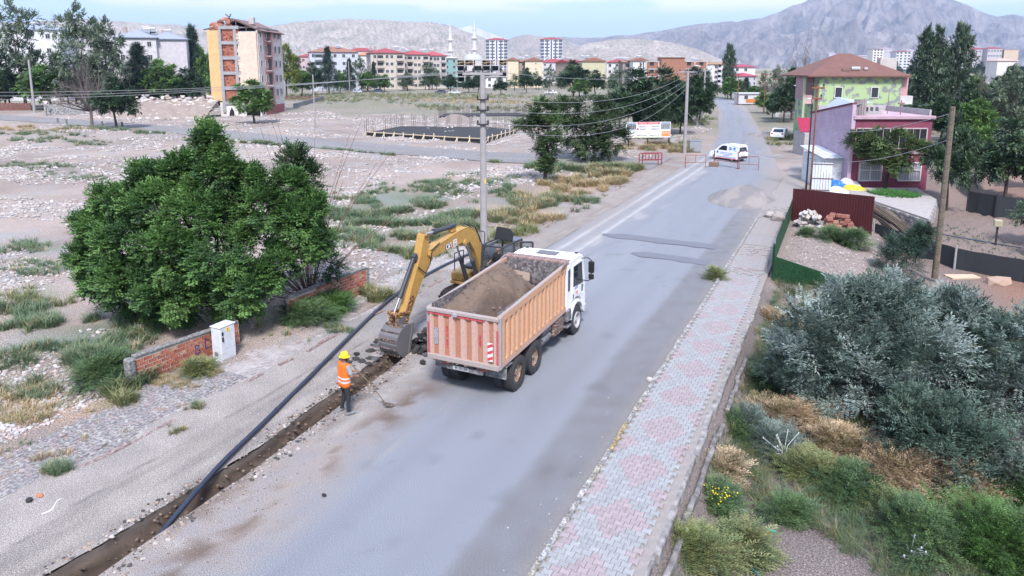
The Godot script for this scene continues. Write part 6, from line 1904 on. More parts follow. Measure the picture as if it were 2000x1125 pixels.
	for k in 3: letters("print", "calisma", 0.03, M.dark, stick_, Transform3D(Basis(Vector3.UP, PI / 2), V(0.197, 3.13 - 0.04 * k, 2.62)), false, 0.15)
	var lg := MB.new()
	lg.box(V(0.192, 3.10, 3.02), V(0.006, 0.21, 0.40), Basis(Vector3.RIGHT, 0.08))
	part("logo_plate", lg, M.black, boom)
	letters("logo", "CAT", 0.20, plain(0.85, 0.85, 0.85), boom, lx.rotated_local(Vector3.BACK, 0.08), true, 0.36)
	var tri := MB.new()
	tri.tri(V(0.2, 3.02, 2.88), V(0.2, 3.02, 2.81), V(0.2, 3.17, 2.85))
	part("logo_triangle", tri, plain(0.7, 0.05, 0.04), boom)
	# boom lift cylinders
	for s in [-1.0, 1.0]:
		var a := V(0.30 * s, 1.15, 1.12); var d := V(0.27 * s, 3.0, 1.95)
		var c := MB.new()
		c.cyl(a, a.lerp(d, 0.58), 0.085, 0.085, 14)
		c.cyl(a.lerp(d, 0.54), a.lerp(d, 0.60), 0.105, 0.105, 14)
		var cy := part("lift_cylinder", c, hyd, t)
		var rd := MB.new()
		rd.cyl(a.lerp(d, 0.55), d, 0.045, 0.045, 12)
		part("rod", rd, M.chrome, cy)
	# stick
	var sk := MB.new()
	sk.prism(PackedVector2Array([Vector2(3.92, 2.86), Vector2(4.30, 3.02), Vector2(4.12, 3.66), Vector2(4.22, 3.82), Vector2(4.42, 3.80), Vector2(4.66, 3.10), Vector2(5.12, 2.2), Vector2(5.66, 1.16), Vector2(5.60, 0.98), Vector2(5.42, 0.98), Vector2(4.62, 2.15), Vector2(4.12, 2.72)]), -0.155, 0.155, Transform3D(sx, V(0, 0, 0)))
	var stick := part("stick", sk, yel, t)
	var se := MB.new()
	se.cyl(V(-0.2, 3.74, 4.28), V(0.2, 3.74, 4.28), 0.1, 0.1, 12)
	se.cyl(V(-0.2, 1.06, 5.54), V(0.2, 1.06, 5.54), 0.1, 0.1, 12)
	se.box(V(0.0, 1.5, 5.30), V(0.33, 0.7, 0.3), Basis(Vector3.RIGHT, -0.5), 0.02)
	part("stick_pins", se, worn, stick)
	# stick cylinder on top of the boom
	var sc := MB.new()
	var ca := V(0, 3.72, 2.45); var cd := V(0, 3.76, 4.26)
	sc.cyl(ca, ca.lerp(cd, 0.66), 0.085, 0.085, 14)
	sc.cyl(ca.lerp(cd, 0.58), ca.lerp(cd, 0.67), 0.11, 0.11, 14)
	sc.box(ca + V(0, 0.02, 0.1), V(0.2, 0.16, 0.3), Basis(), 0.03)
	var scp := part("stick_cylinder", sc, hyd, t)
	var sr := MB.new()
	sr.cyl(ca.lerp(cd, 0.6), cd, 0.05, 0.05, 12)
	part("rod", sr, M.chrome, scp)
	# bucket cylinder along the outside of the stick
	var ba := V(0, 3.05, 4.86); var bd := V(0, 1.38, 5.98)
	var bc := MB.new()
	bc.cyl(ba, ba.lerp(bd, 0.70), 0.075, 0.08, 14)
	bc.cyl(ba.lerp(bd, 0.62), ba.lerp(bd, 0.72), 0.10, 0.10, 14)
	bc.box(ba + V(0, 0.0, -0.08), V(0.16, 0.3, 0.22), Basis(Vector3.RIGHT, 0.5), 0.03)
	var bcp := part("bucket_cylinder", bc, hyd, t)
	var brd := MB.new()
	brd.cyl(ba.lerp(bd, 0.66), bd, 0.045, 0.045, 12)
	part("rod", brd, M.chrome, bcp)
	var lk := MB.new()
	for s in [-1.0, 1.0]:
		lk.bar(V(0.2 * s, 1.30, 5.44), V(0.2 * s, 1.38, 6.0), 0.05, 0.13, 0.02)
		lk.bar(V(0.13 * s, 1.40, 6.0), V(0.13 * s, 0.78, 5.98), 0.06, 0.16, 0.02)
	lk.cyl(V(-0.26, 1.38, 5.99), V(0.26, 1.38, 5.99), 0.06, 0.06, 12)
	part("linkage", lk, worn, t)
	var hs := MB.new()
	for s in [-1.0, 1.0]:
		hs.tube([V(0.2 * s, 3.35, 3.6), V(0.24 * s, 3.2, 4.1), V(0.26 * s, 2.75, 4.25), V(0.24 * s, 2.45, 4.5), V(0.2 * s, 2.75, 4.85)], 0.02, 6)
		hs.tube([V(0.10 * s, 3.66, 1.6), V(0.12 * s, 3.45, 1.15), V(0.14 * s, 2.7, 0.72), V(0.14 * s, 1.6, 0.5)], 0.022, 6)
		hs.tube([V(0.32 * s, 1.5, 1.2), V(0.2 * s, 1.35, 1.35), V(0.1 * s, 1.2, 1.0), V(0.05 * s, 1.1, 0.8)], 0.02, 6)
	part("hoses", hs, M.black, t)
	# bucket: curved back, side plates, teeth
	var bk := MB.new()
	var back := [Vector2(5.58, 0.98), Vector2(5.85, 0.98), Vector2(6.10, 0.90), Vector2(6.30, 0.70), Vector2(6.36, 0.42), Vector2(6.28, 0.14), Vector2(6.05, -0.06), Vector2(5.80, -0.14)]
	var bw := 0.38
	var wear := MB.new()
	for k in back.size() - 1:
		var a: Vector2 = back[k]; var d: Vector2 = back[k + 1]
		var nn := V(0, d.x - a.x, -(d.y - a.y)).normalized() * 0.025
		var A := V(-bw, a.y, a.x); var B := V(bw, a.y, a.x); var D := V(bw, d.y, d.x); var E := V(-bw, d.y, d.x)
		bk.quad(A, E, D, B); bk.quad(A - nn, B - nn, D - nn, E - nn)
		wear.bar((A + E) / 2 + nn * 1.3, (B + D) / 2 + nn * 1.3, 0.03, 0.10 if k % 2 else 0.05)
	for s in [-1.0, 1.0]:
		bk.prism(PackedVector2Array([Vector2(5.46, 0.98), Vector2(5.85, 1.0), Vector2(6.10, 0.91), Vector2(6.31, 0.70), Vector2(6.37, 0.42), Vector2(6.29, 0.14), Vector2(6.06, -0.07), Vector2(5.78, -0.15), Vector2(5.55, 0.3)]), -0.02, 0.02, Transform3D(sx, V(bw * s, 0, 0)))
		bk.bar(V((bw + 0.02) * s, 0.98, 5.46), V((bw + 0.02) * s, -0.14, 5.76), 0.04, 0.12, 0.01)
		bk.box(V(0.17 * s, 1.08, 5.75), V(0.05, 0.30, 0.5), Basis(), 0.02)
	var bucket := part("bucket", bk, surf(C(0.20, 0.205, 0.23), 0.5, "worn", 0.6, "fine", 0.7), t)
	part("wear_strips", wear, surf(C(0.40, 0.40, 0.43), 0.45, "streak", 0.4, "rust", 0.9), bucket)
	for x in [-0.32, -0.11, 0.11, 0.32]:
		var th := MB.new()
		th.prism(PackedVector2Array([Vector2(5.88, -0.10), Vector2(5.58, -0.32), Vector2(5.60, -0.22), Vector2(5.80, -0.05)]), -0.045, 0.045, Transform3D(sx, V(x, 0, 0)))
		part("tooth", th, surf(C(0.34, 0.31, 0.29), 0.5, "rust", 0.4), bucket)
	# operator
	var skin := C(0.34, 0.20, 0.145); var navy := C(0.022, 0.024, 0.034); var trou := C(0.05, 0.05, 0.058)
	var op := thing("person", "grey-haired operator in dark clothes sitting in the excavator cab", "person", V(-8.0, 0, -24.95), -0.09)
	var b := MB.new()
	var o: Array = []
	var c0 := V(0.56, 1.64, 0.14)
	for s in [-1.0, 1.0]:
		o.append([c0 + V(0.09 * s, 0.02, 0), c0 + V(0.13 * s, 0.06, 0.42), 0.085, 0.062, trou])
		o.append([c0 + V(0.13 * s, 0.06, 0.42), c0 + V(0.13 * s, -0.30, 0.52), 0.06, 0.045, trou])
		o.append([c0 + V(0.13 * s, -0.34, 0.5), c0 + V(0.14 * s, -0.35, 0.68), 0.045, 0.036, C(0.12, 0.12, 0.12)])
		o.append([c0 + V(0.07 * s, 0.06, -0.03), c0 + V(0.09 * s, 0.46, -0.02), 0.12, 0.118, navy])
		o.append([c0 + V(0.18 * s, 0.50, 0.0), c0 + V(0.27 * s, 0.28, 0.10), 0.062, 0.05, navy])
		o.append([c0 + V(0.27 * s, 0.28, 0.10), c0 + V(0.25 * s, 0.22, 0.34), 0.044, 0.03, skin])
	o.append([c0 + V(-0.15, 0.52, 0), c0 + V(0.15, 0.52, 0), 0.065, 0.065, navy])
	o.append([c0 + V(0, 0.55, 0.0), c0 + V(0, 0.64, 0.02), 0.056, 0.052, skin])
	flesh(b, o, 0.015, 0.03)
	face(b, c0 + V(0, 0.74, 0.035), V(-0.25, -0.25, 0.9), skin, C(0.30, 0.30, 0.31), C(0.30, 0.19, 0.14))
	for s in [-1.0, 1.0]: flesh(b, hand(c0 + V(0.25 * s, 0.22, 0.34), V(0, -0.05, 1), V(-0.4 * s, -0.8, 0), skin, s), 0.006, 0.008)
	part("body", b, M.cloth_v, op)

# ---------- trench side things ----------
func smooth_path(pts: Array, step: float) -> Array:
	var c := Curve3D.new()
	for i in pts.size():
		var a: Vector3 = pts[maxi(i - 1, 0)]; var b: Vector3 = pts[mini(i + 1, pts.size() - 1)]
		var tg := (b - a) / 6.0
		c.add_point(pts[i], -tg, tg)
	var o: Array = []
	var l := c.get_baked_length()
	var n := maxi(2, int(l / step))
	for i in n + 1: o.append(c.sample_baked(l * i / n, true))
	return o

func brick_wall(label: String, a: Vector3, b: Vector3, ha: float, hb: float, post_a: bool, post_b: bool) -> Node3D:
	var l := Vector2(b.x - a.x, b.z - a.z).length()
	var turn := atan2(-(b.z - a.z), b.x - a.x)
	var t := thing("brick_wall", label, "wall", a, turn)
	var core := MB.new()
	core.prism(PackedVector2Array([Vector2(0, -0.3), Vector2(l, -0.3), Vector2(l, hb), Vector2(0, ha)]), -0.075, 0.075)
	part("mortar", core, M.mortar, t)
	var bm := MB.new()
	bm.box(Vector3.ZERO, V(0.272, 0.112, 0.06), Basis(), 0.008)
	var mesh := bm.mesh()
	var ms: Array = []
	for c in [C(0.78, 0.26, 0.15), C(0.70, 0.22, 0.13), C(0.82, 0.32, 0.20), C(0.64, 0.20, 0.12), C(0.85, 0.50, 0.34)]:
		ms.append(surf(c, 0.9, "speck", 0.35, "blotch", 0.9, 0.2))
	for k in 12:
		var y := -0.06 + 0.127 * k
		var i := 0
		var x := -0.14 if k % 2 else 0.0
		while x < l - 0.05:
			var x0 := maxf(x, 0.01); var x1 := minf(x + 0.272, l - 0.01)
			var top := lerpf(ha, hb, (x0 + x1) / 2 / l)
			if y + 0.06 < top and x1 - x0 > 0.05:
				for s in [1.0, -1.0]:
					if s < 0 and k % 3: continue
					obj("brick", mesh, ms[4 if rng.randf() < 0.07 else rng.randi() % 4], t, Transform3D(Basis.from_euler(V(rng.randf_range(-0.02, 0.02), rng.randf_range(-0.02, 0.02), rng.randf_range(-0.02, 0.02))).scaled(V((x1 - x0) / 0.272, 1, 1)), V((x0 + x1) / 2, y, s * (0.052 + rng.randf_range(-0.004, 0.006)))))
			x += 0.288
			i += 1
	var cp := MB.new()
	var n := 8
	for k in n:
		var x0 := l * k / n; var x1 := l * (k + 1) / n
		cp.bar(V(x0, lerpf(ha, hb, x0 / l) + 0.035 + rng.randf_range(-0.006, 0.006), 0), V(x1 - 0.01, lerpf(ha, hb, x1 / l) + 0.035, 0), 0.22, 0.085, 0.02)
	part("coping", cp, surf(C(0.50, 0.49, 0.48), 0.95, "speck", 0.4, "blotch", 0.8, 1.0), t)
	for q in [[post_a, 0.0, ha], [post_b, l, hb]]:
		if q[0]:
			var pb := MB.new()
			pb.box(V(q[1] + (-0.12 if q[1] == 0.0 else 0.06), (q[2] - 0.25) / 2, 0.0), V(0.26 if q[1] == 0.0 else 0.16, q[2] + 0.3, 0.30 if q[1] == 0.0 else 0.2), Basis(), 0.05 if q[1] == 0.0 else 0.015)
			part("end_post", pb, surf(C(0.58, 0.58, 0.58), 0.95, "speck", 0.4, "blotch", 0.6, 2.0), t)
	return t

func make_trench_things() -> void:
	var pts := [V(-7.56, -0.95, -6.2), V(-7.66, -0.72, -7.9), V(-7.80, -0.15, -9.4), V(-8.22, 0.12, -11.13), V(-8.91, 0.09, -13.41), V(-9.66, 0.09, -15.91), V(-10.65, 0.10, -19.16), V(-11.79, 0.10, -23.29), V(-12.3, 0.10, -26.72), V(-12.35, 0.10, -30.13), V(-12.1, 0.09, -36.0)]
	var pb := MB.new()
	pb.tube(smooth_path(pts, 0.35), 0.062, 12)
	pb.cyl(V(-9.05, 0.09, -13.90), V(-9.10, 0.09, -14.02), 0.068, 0.068, 12)
	var pipe := plain(0.022, 0.030, 0.055, 0.38)
	tag(part("water_pipe", pb, pipe), "long black plastic pipe lying beside the trench and dipping into it", "pipe")
	# crumbs and clods along both lips of the trench
	var cl := MB.new()
	for k in 2000:
		var z := rng.randf_range(-20.6, -6.5)
		var left := rng.randf() < 0.55
		var x := trench_l(z) - absf(rng.randfn()) * 0.16 if left else trench_r(z) + absf(rng.randfn()) * 0.22
		var s := 0.02 + 0.09 * pow(rng.randf(), 4.0)
		cl.col = [C(0.40, 0.31, 0.25), C(0.10, 0.095, 0.095), C(0.52, 0.47, 0.43)][rng.randi() % 3] * rng.randf_range(0.7, 1.2)
		if k % 7 == 0:
			x = trench_l(z) + rng.randf_range(0.02, 0.2); s = rng.randf_range(0.03, 0.10); cl.col = C(0.20, 0.145, 0.11) * rng.randf_range(0.5, 1.5)
		cl.rock(V(x, 0.01 if k % 7 else -0.08 - 0.6 * rng.randf(), z), V(s * 1.2, s * 0.7, s), rng)
	stuff(part("trench_crumbs", cl, M.rubble), "clods of earth and asphalt crumbs along both lips of the trench", "earth crumbs")
	# broken asphalt between bucket and lorry
	var heap := thing("asphalt_heap", "heap of broken black asphalt slabs between the bucket and the truck", "asphalt rubble", V(-7.75, 0, -20.2))
	var mats: Array = []
	for c in [C(0.035, 0.035, 0.04), C(0.06, 0.06, 0.066), C(0.22, 0.22, 0.23), C(0.10, 0.095, 0.09)]: mats.append(surf(c, 0.9, "speck", 0.5, "blotch", 0.6, 1.5))
	for k in 60:
		var b := MB.new()
		var a := rng.randf() * TAU
		var d := rng.randf() * 0.9
		var o := V(cos(a) * d * 0.9 + 0.1, 0.0, sin(a) * d * 1.1)
		var y := maxf(0.02, 0.62 * (1.0 - d) + rng.randf_range(-0.08, 0.08))
		if k < 38:
			b.box(Vector3.ZERO, V(rng.randf_range(0.2, 0.62), rng.randf_range(0.05, 0.09), rng.randf_range(0.2, 0.5)), Basis(), 0.015)
		else:
			b.rock(Vector3.ZERO, V(rng.randf_range(0.15, 0.4), rng.randf_range(0.12, 0.3), rng.randf_range(0.15, 0.35)), rng)
		obj("slab" if k < 38 else "chunk", b.mesh(), mats[rng.randi() % 4], heap, Transform3D(Basis.from_euler(V(rng.randf_range(-0.6, 0.6), rng.randf() * 6.0, rng.randf_range(-0.7, 0.7))), o + Vector3.UP * y))
	var loose := thing("asphalt_pieces", "loose dark asphalt pieces scattered left of the excavator bucket", "asphalt rubble", V(-9.3, 0, -18.7))
	for k in 26:
		var b := MB.new()
		var s := rng.randf_range(0.06, 0.3)
		b.rock(Vector3.ZERO, V(s * 1.3, s * 0.5, s), rng)
		obj("chunk", b.mesh(), mats[rng.randi() % 4], loose, Transform3D(Basis(), V(rng.randf_range(-0.5, 0.55), 0.03, rng.randf_range(-1.6, 1.3))))
	for q in [[V(-7.17, 0.00, -18.57), 0.22, "black lump of asphalt on the road behind the truck's left wheels"], [V(-5.26, 0.00, -11.43), 0.10, "small dark stone lying on the bare asphalt"], [V(-11.09, 0.00, -8.44), 0.16, "dark flat piece of asphalt on the gravel at the lower left"], [V(-0.09, 0.00, -20.48), 0.2, "pale stone lying in the gutter by the kerb"]]:
		var b := MB.new()
		b.col = C(0.04, 0.04, 0.045) if q[1] != 0.2 else C(0.6, 0.58, 0.56)
		b.rock(V(0, q[1] * 0.3, 0), V(q[1] * 1.3, q[1] * 0.9, q[1]), rng)
		var o := part("stone", b, M.rubble)
		o.position = q[0]
		tag(o, q[2], "stone")
	var w1 := brick_wall("low red brick wall with a crumbling grey end, left of the electrical cabinet", V(-14.36, 0, -13.55), V(-13.98, 0, -17.3), 0.84, 0.80, true, false)
	var blue := plain(0.03, 0.05, 0.20, 0.8)
	var gr := MB.new()
	for q in [[2.05, 0.22, 2.05, 0.56], [2.05, 0.56, 2.2, 0.5], [2.2, 0.5, 2.08, 0.4], [2.08, 0.4, 2.22, 0.3], [2.22, 0.3, 2.05, 0.22], [2.42, 0.30, 2.42, 0.68], [2.42, 0.68, 2.76, 0.36], [2.76, 0.36, 2.42, 0.30]]:
		gr.bar(V(q[0], q[1], 0.088), V(q[2], q[3], 0.088), 0.035, 0.004)
	part("graffiti", gr, blue, w1)
	brick_wall("red brick wall with a concrete coping, beyond the tree beside the paving", V(-13.83, 0, -19.6), V(-13.45, 0, -23.95), 0.98, 1.08, false, true)
	# electrical cabinet
	var cab := thing("electrical_cabinet", "grey metal electrical cabinet with a yellow warning label, against the brick wall", "cabinet", V(-13.42, 0, -16.17))
	var grey := surf(C(0.60, 0.63, 0.66), 0.5, "soft", 1.2)
	var b1 := MB.new(); b1.box(V(-0.0, 0.56, 0), V(0.40, 1.2, 0.62), Basis(), 0.012)
	part("housing", b1, grey, cab)
	var rf := MB.new(); rf.box(V(0, 1.175, 0), V(0.46, 0.04, 0.68), Basis(), 0.012)
	part("roof", rf, grey, cab)
	var d := MB.new(); d.box(V(0.206, 0.76, 0), V(0.02, 0.76, 0.58), Basis(), 0.006)
	var door := part("door", d, grey, cab)
	var d2 := MB.new(); d2.box(V(0.206, 0.20, 0), V(0.02, 0.32, 0.58), Basis(), 0.006)
	part("lower_panel", d2, grey, cab)
	for y in [0.95, 0.76]:
		var h := MB.new(); h.box(V(0.226, y, 0.22), V(0.03, 0.12 if y > 0.9 else 0.16, 0.06), Basis(), 0.008)
		part("handle", h, M.black, door)
	var wl := MB.new(); wl.box(V(0.222, 1.04, 0.0), V(0.008, 0.13, 0.11))
	var wlo := part("warning_label", wl, plain(0.80, 0.55, 0.02), door)
	letters("print", "!", 0.09, M.dark, wlo, Transform3D(Basis(Vector3.UP, PI / 2), V(0.228, 1.05, 0.0)))
	var vt := MB.new()
	for k in 5: vt.box(V(-0.02, 0.18 + 0.03 * k, 0.312), V(0.16, 0.012, 0.01))
	part("vent", vt, M.dark, cab)
	# small litter
	var tape := MB.new()
	tape.tube(smooth_path([V(-10.35, 0.00, -8.26), V(-10.31, 0.00, -8.44), V(-10.52, 0.00, -8.71), V(-10.47, 0.00, -8.82), V(-10.30, 0.00, -8.75)], 0.05).map(func(p): return p + V(0, 0.02, 0)), 0.018, 4)
	tag(part("plastic_strip", tape, plain(0.75, 0.75, 0.74)), "crumpled white plastic strip lying on the gravel at the lower left", "litter")
	var rb := MB.new(); rb.col = C(0.62, 0.22, 0.12); rb.rock(V(0, 0.03, 0), V(0.2, 0.08, 0.12), rng)
	var rbo := part("brick_fragment", rb, M.rubble); rbo.position = V(-11.08, 0.00, -8.66)
	tag(rbo, "orange brick fragment near the white plastic strip at the lower left", "brick")

# ---------- poles and wires ----------
func pole(kind: String, label: String, at: Vector3, r0: float, r1: float, m: Material, arms: Array, lamp := 0.0, group := "") -> Node3D:
	# at.y is the height; arms: [height, half width, insulators]
	var t := thing(kind, label, "pole" if lamp == 0.0 else "street lamp", V(at.x, 0, at.z), 0.4423, group)
	var b := MB.new()
	b.cyl(V(0, -0.6, 0), V(0, at.y, 0), r0, r1, 14)
	part("shaft", b, m, t)
	for a in arms:
		b = MB.new()
		b.box(V(0, a[0], 0.0), V(a[1] * 2.0, 0.14, 0.20), Basis(), 0.02)
		var arm := part("crossarm", b, m, t)
		for i in a[2]:
			var x: float = lerpf(-a[1] * 0.9, a[1] * 0.9, i / maxf(1.0, a[2] - 1.0))
			b = MB.new()
			b.lathe([Vector2(0.03, a[0] + 0.05), Vector2(0.03, a[0] + 0.16), Vector2(0.08, a[0] + 0.18), Vector2(0.07, a[0] + 0.27), Vector2(0.02, a[0] + 0.33)], Transform3D(Basis(), V(x, 0, 0.0)), 8)
			part("insulator", b, M.dark, arm)
	if lamp != 0.0:
		b = MB.new()
		b.tube(smooth_path([V(0, at.y, 0), V(lamp * 0.3, at.y + 0.5, 0.1), V(lamp, at.y + 0.6, 0.4)], 0.2), 0.035, 6)
		part("arm", b, m, t)
		b = MB.new()
		b.box(V(lamp * 1.35, at.y + 0.56, 0.5), V(absf(lamp) * 0.8, 0.12, 0.3), Basis(Vector3.BACK, -0.15 * signf(lamp)), 0.04)
		part("lamp_head", b, M.white, t)
	return t

func wire(label: String, a: Vector3, c: Vector3, sag: float, r := 0.012) -> void:
	var pts: Array = []
	for i in 13:
		var f := i / 12.0
		pts.append(a.lerp(c, f) - V(0, sag * 4.0 * f * (1.0 - f), 0))
	var b := MB.new()
	b.tube(pts, r, 4)
	tag(part("power_line", b, M.wire), label, "wire")

func make_poles() -> void:
	var conc := surf(C(0.46, 0.44, 0.45), 0.9, "fine", 0.6, "soft", 3.0)
	var rusty := surf(C(0.36, 0.20, 0.14), 0.85, "rust", 0.7)
	var p1 := pole("utility_pole", "nearest concrete utility pole behind the excavator", V(-12.58, 9.25, -33.27), 0.20, 0.145, conc, [[9.22, 1.05, 5]])
	for y in [7.9, 7.35, 6.6]:
		var b := MB.new()
		b.box(V(0, y, 0.05), V(0.62, 0.07, 0.42), Basis(), 0.01)
		for s in [-1.0, 1.0]: b.box(V(0.27 * s, y + 0.12, 0.05), V(0.09, 0.2, 0.09), Basis(), 0.02)
		part("bracket", b, M.dark, p1)
	var yt := MB.new(); yt.box(V(0.1, 3.6, 0.165), V(0.06, 0.3, 0.02)); part("yellow_tag", yt, plain(0.7, 0.5, 0.03), p1)
	pole("utility_pole", "second concrete utility pole with a lamp, right of the billboard", V(-11.71, 9.1, -80.7), 0.21, 0.15, conc, [[9.0, 1.0, 4]], 0.7)
	pole("utility_pole", "third concrete pole with dark insulators beyond the second pole", V(-17.65, 0.00, -118.43) + V(0, 9.0, 0), 0.22, 0.16, conc, [[8.9, 1.3, 5]])
	pole("utility_pole", "fourth concrete pole just right of the third", V(-19.80, 0.00, -135.39) + V(0, 9.2, 0), 0.22, 0.16, conc, [[9.0, 1.2, 4]], 0.8)
	pole("utility_pole", "slim grey pole standing alone in the middle of the lot", V(-70.31, 0.00, -87.05) + V(0, 8.4, 0), 0.10, 0.08, M.galv, [])
	pole("utility_pole", "thick pale pole beside the side road at the far left", V(-147.54, 0.00, -91.08) + V(0, 11.0, 0), 0.26, 0.18, conc, [])
	pole("utility_pole", "thin concrete pole left of the ruined block", V(-182.22, 0.00, -162.73) + V(0, 9.5, 0), 0.22, 0.16, conc, [], -0.8)
	pole("utility_pole", "far slim pole in front of the fir trees, left of the parked cars", V(-161.13, 0.00, -211.68) + V(0, 11.5, 0), 0.16, 0.12, conc, [])
	pole("utility_pole", "far slim pole before the beige row with red roofs", V(-151.41, 0.00, -227.96) + V(0, 10.5, 0), 0.16, 0.12, conc, [])
	pole("street_lamp", "dark street lamp with a white head, by the white corrugated gate", V(2.21, 0.00, -59.64) + V(0, 6.6, 0), 0.07, 0.05, M.dark, [], -0.35)
	pole("utility_pole", "rusty thin pole beside the dark street lamp", V(2.53, 0.00, -59.28) + V(0, 8.3, 0), 0.07, 0.06, rusty, [[8.0, 0.5, 2], [7.2, 0.35, 2]])
	pole("street_lamp", "grey street lamp farther up the road before the dark trees", V(-1.81, 0.00, -110.05) + V(0, 6.4, 0), 0.09, 0.06, M.galv, [], -0.6)
	for q in [[V(-11.26, 0.00, -155.62), 8.4, "left rusty steel pole by the bright green roadside bush"], [V(-8.26, 0.00, -150.16), 7.6, "right rusty steel pole by the bright green roadside bush"], [V(-21.07, 0.00, -188.41), 8.0, "rusty pole beside the roadside kiosk"]]:
		pole("utility_pole", q[2], q[0] + V(0, q[1], 0), 0.13, 0.10, rusty, [[q[1] - 0.4, 1.0, 3]])
	var wp := pole("wooden_pole", "leaning-looking weathered wooden pole between the net fence and the terrace", V(9.23, 7.75, -39.14), 0.15, 0.115, surf(C(0.30, 0.255, 0.20), 0.95, "streak", 0.7, "fine", 1.5, 0.8), [])
	wp.set_meta("label", "weathered wooden pole beside the net fence on the right")
	var ib := MB.new()
	for y in [7.35, 6.1]: ib.box(V(0.16, y, 0.05), V(0.14, 0.07, 0.05)); ib.cyl(V(0.22, y, 0.05), V(0.22, y + 0.14, 0.05), 0.035, 0.03, 6)
	part("hook", ib, M.dark, wp)
	# wires
	for k in 3:
		var x := -0.9 + 0.9 * k
		wire(["lowest of the three wires crossing the left lot to the nearest pole", "middle wire of the three crossing the left lot", "topmost of the three wires crossing the left lot"][k], V(-12.58 + x * 0.9, 9.4, -33.27 - x * 0.43), [V(-48.15, 7.46, -25.79), V(-48.12, 7.72, -25.81), V(-48.08, 7.98, -25.82)][k], 0.35)
	for k in 5:
		wire(["first, highest", "second", "third", "fourth", "fifth, lowest"][k] + " wire sagging from the nearest pole to the second pole", V(-12.4, [9.4, 8.0, 7.4, 6.7, 6.5][k], -33.3), V(-11.8, [9.2, 8.7, 8.2, 7.7, 7.2][k], -80.6), [0.7, 1.3, 1.5, 1.7, 2.3][k], 0.014)
	for k in 3: wire(["left", "middle", "right"][k] + " wire running on from the second pole to the third", V(-12.4 + 0.7 * k, 9.3, -80.7), V(-17.65, 0.00, -118.43) + V(-0.8 + 0.8 * k, 9.2, 0), 0.8, 0.016)
	wire("upper cable from the wooden pole past the maroon house to the rusty thin pole", V(9.1, 7.4, -39.1), V(2.53, 0.00, -59.28) + V(0, 4.9, 0), 0.5, 0.018)
	wire("lower cable from the wooden pole over the terrace tree to the rusty thin pole", V(9.1, 6.15, -39.1), V(2.53, 0.00, -59.28) + V(0, 2.6, 0), 0.6, 0.018)
	wire("cable crossing the road from the rusty thin pole towards the second pole", V(2.53, 0.00, -59.28) + V(0, 2.6, 0), V(-11.7, 4.6, -80.7), 1.6, 0.018)

# ---------- vehicles ----------
func car_wheel() -> Array:
	var a := MB.new()
	a.lathe([Vector2(0.19, -0.09), Vector2(0.29, -0.1), Vector2(0.315, -0.06), Vector2(0.315, 0.06), Vector2(0.29, 0.1), Vector2(0.19, 0.09)], Transform3D(Basis(Vector3.BACK, -PI / 2), Vector3.ZERO), 18)
	var b := MB.new()
	b.lathe([Vector2(0.0, 0.075), Vector2(0.08, 0.08), Vector2(0.15, 0.05), Vector2(0.20, 0.09)], Transform3D(Basis(Vector3.BACK, -PI / 2), Vector3.ZERO), 14)
	return [a.mesh(), b.mesh()]

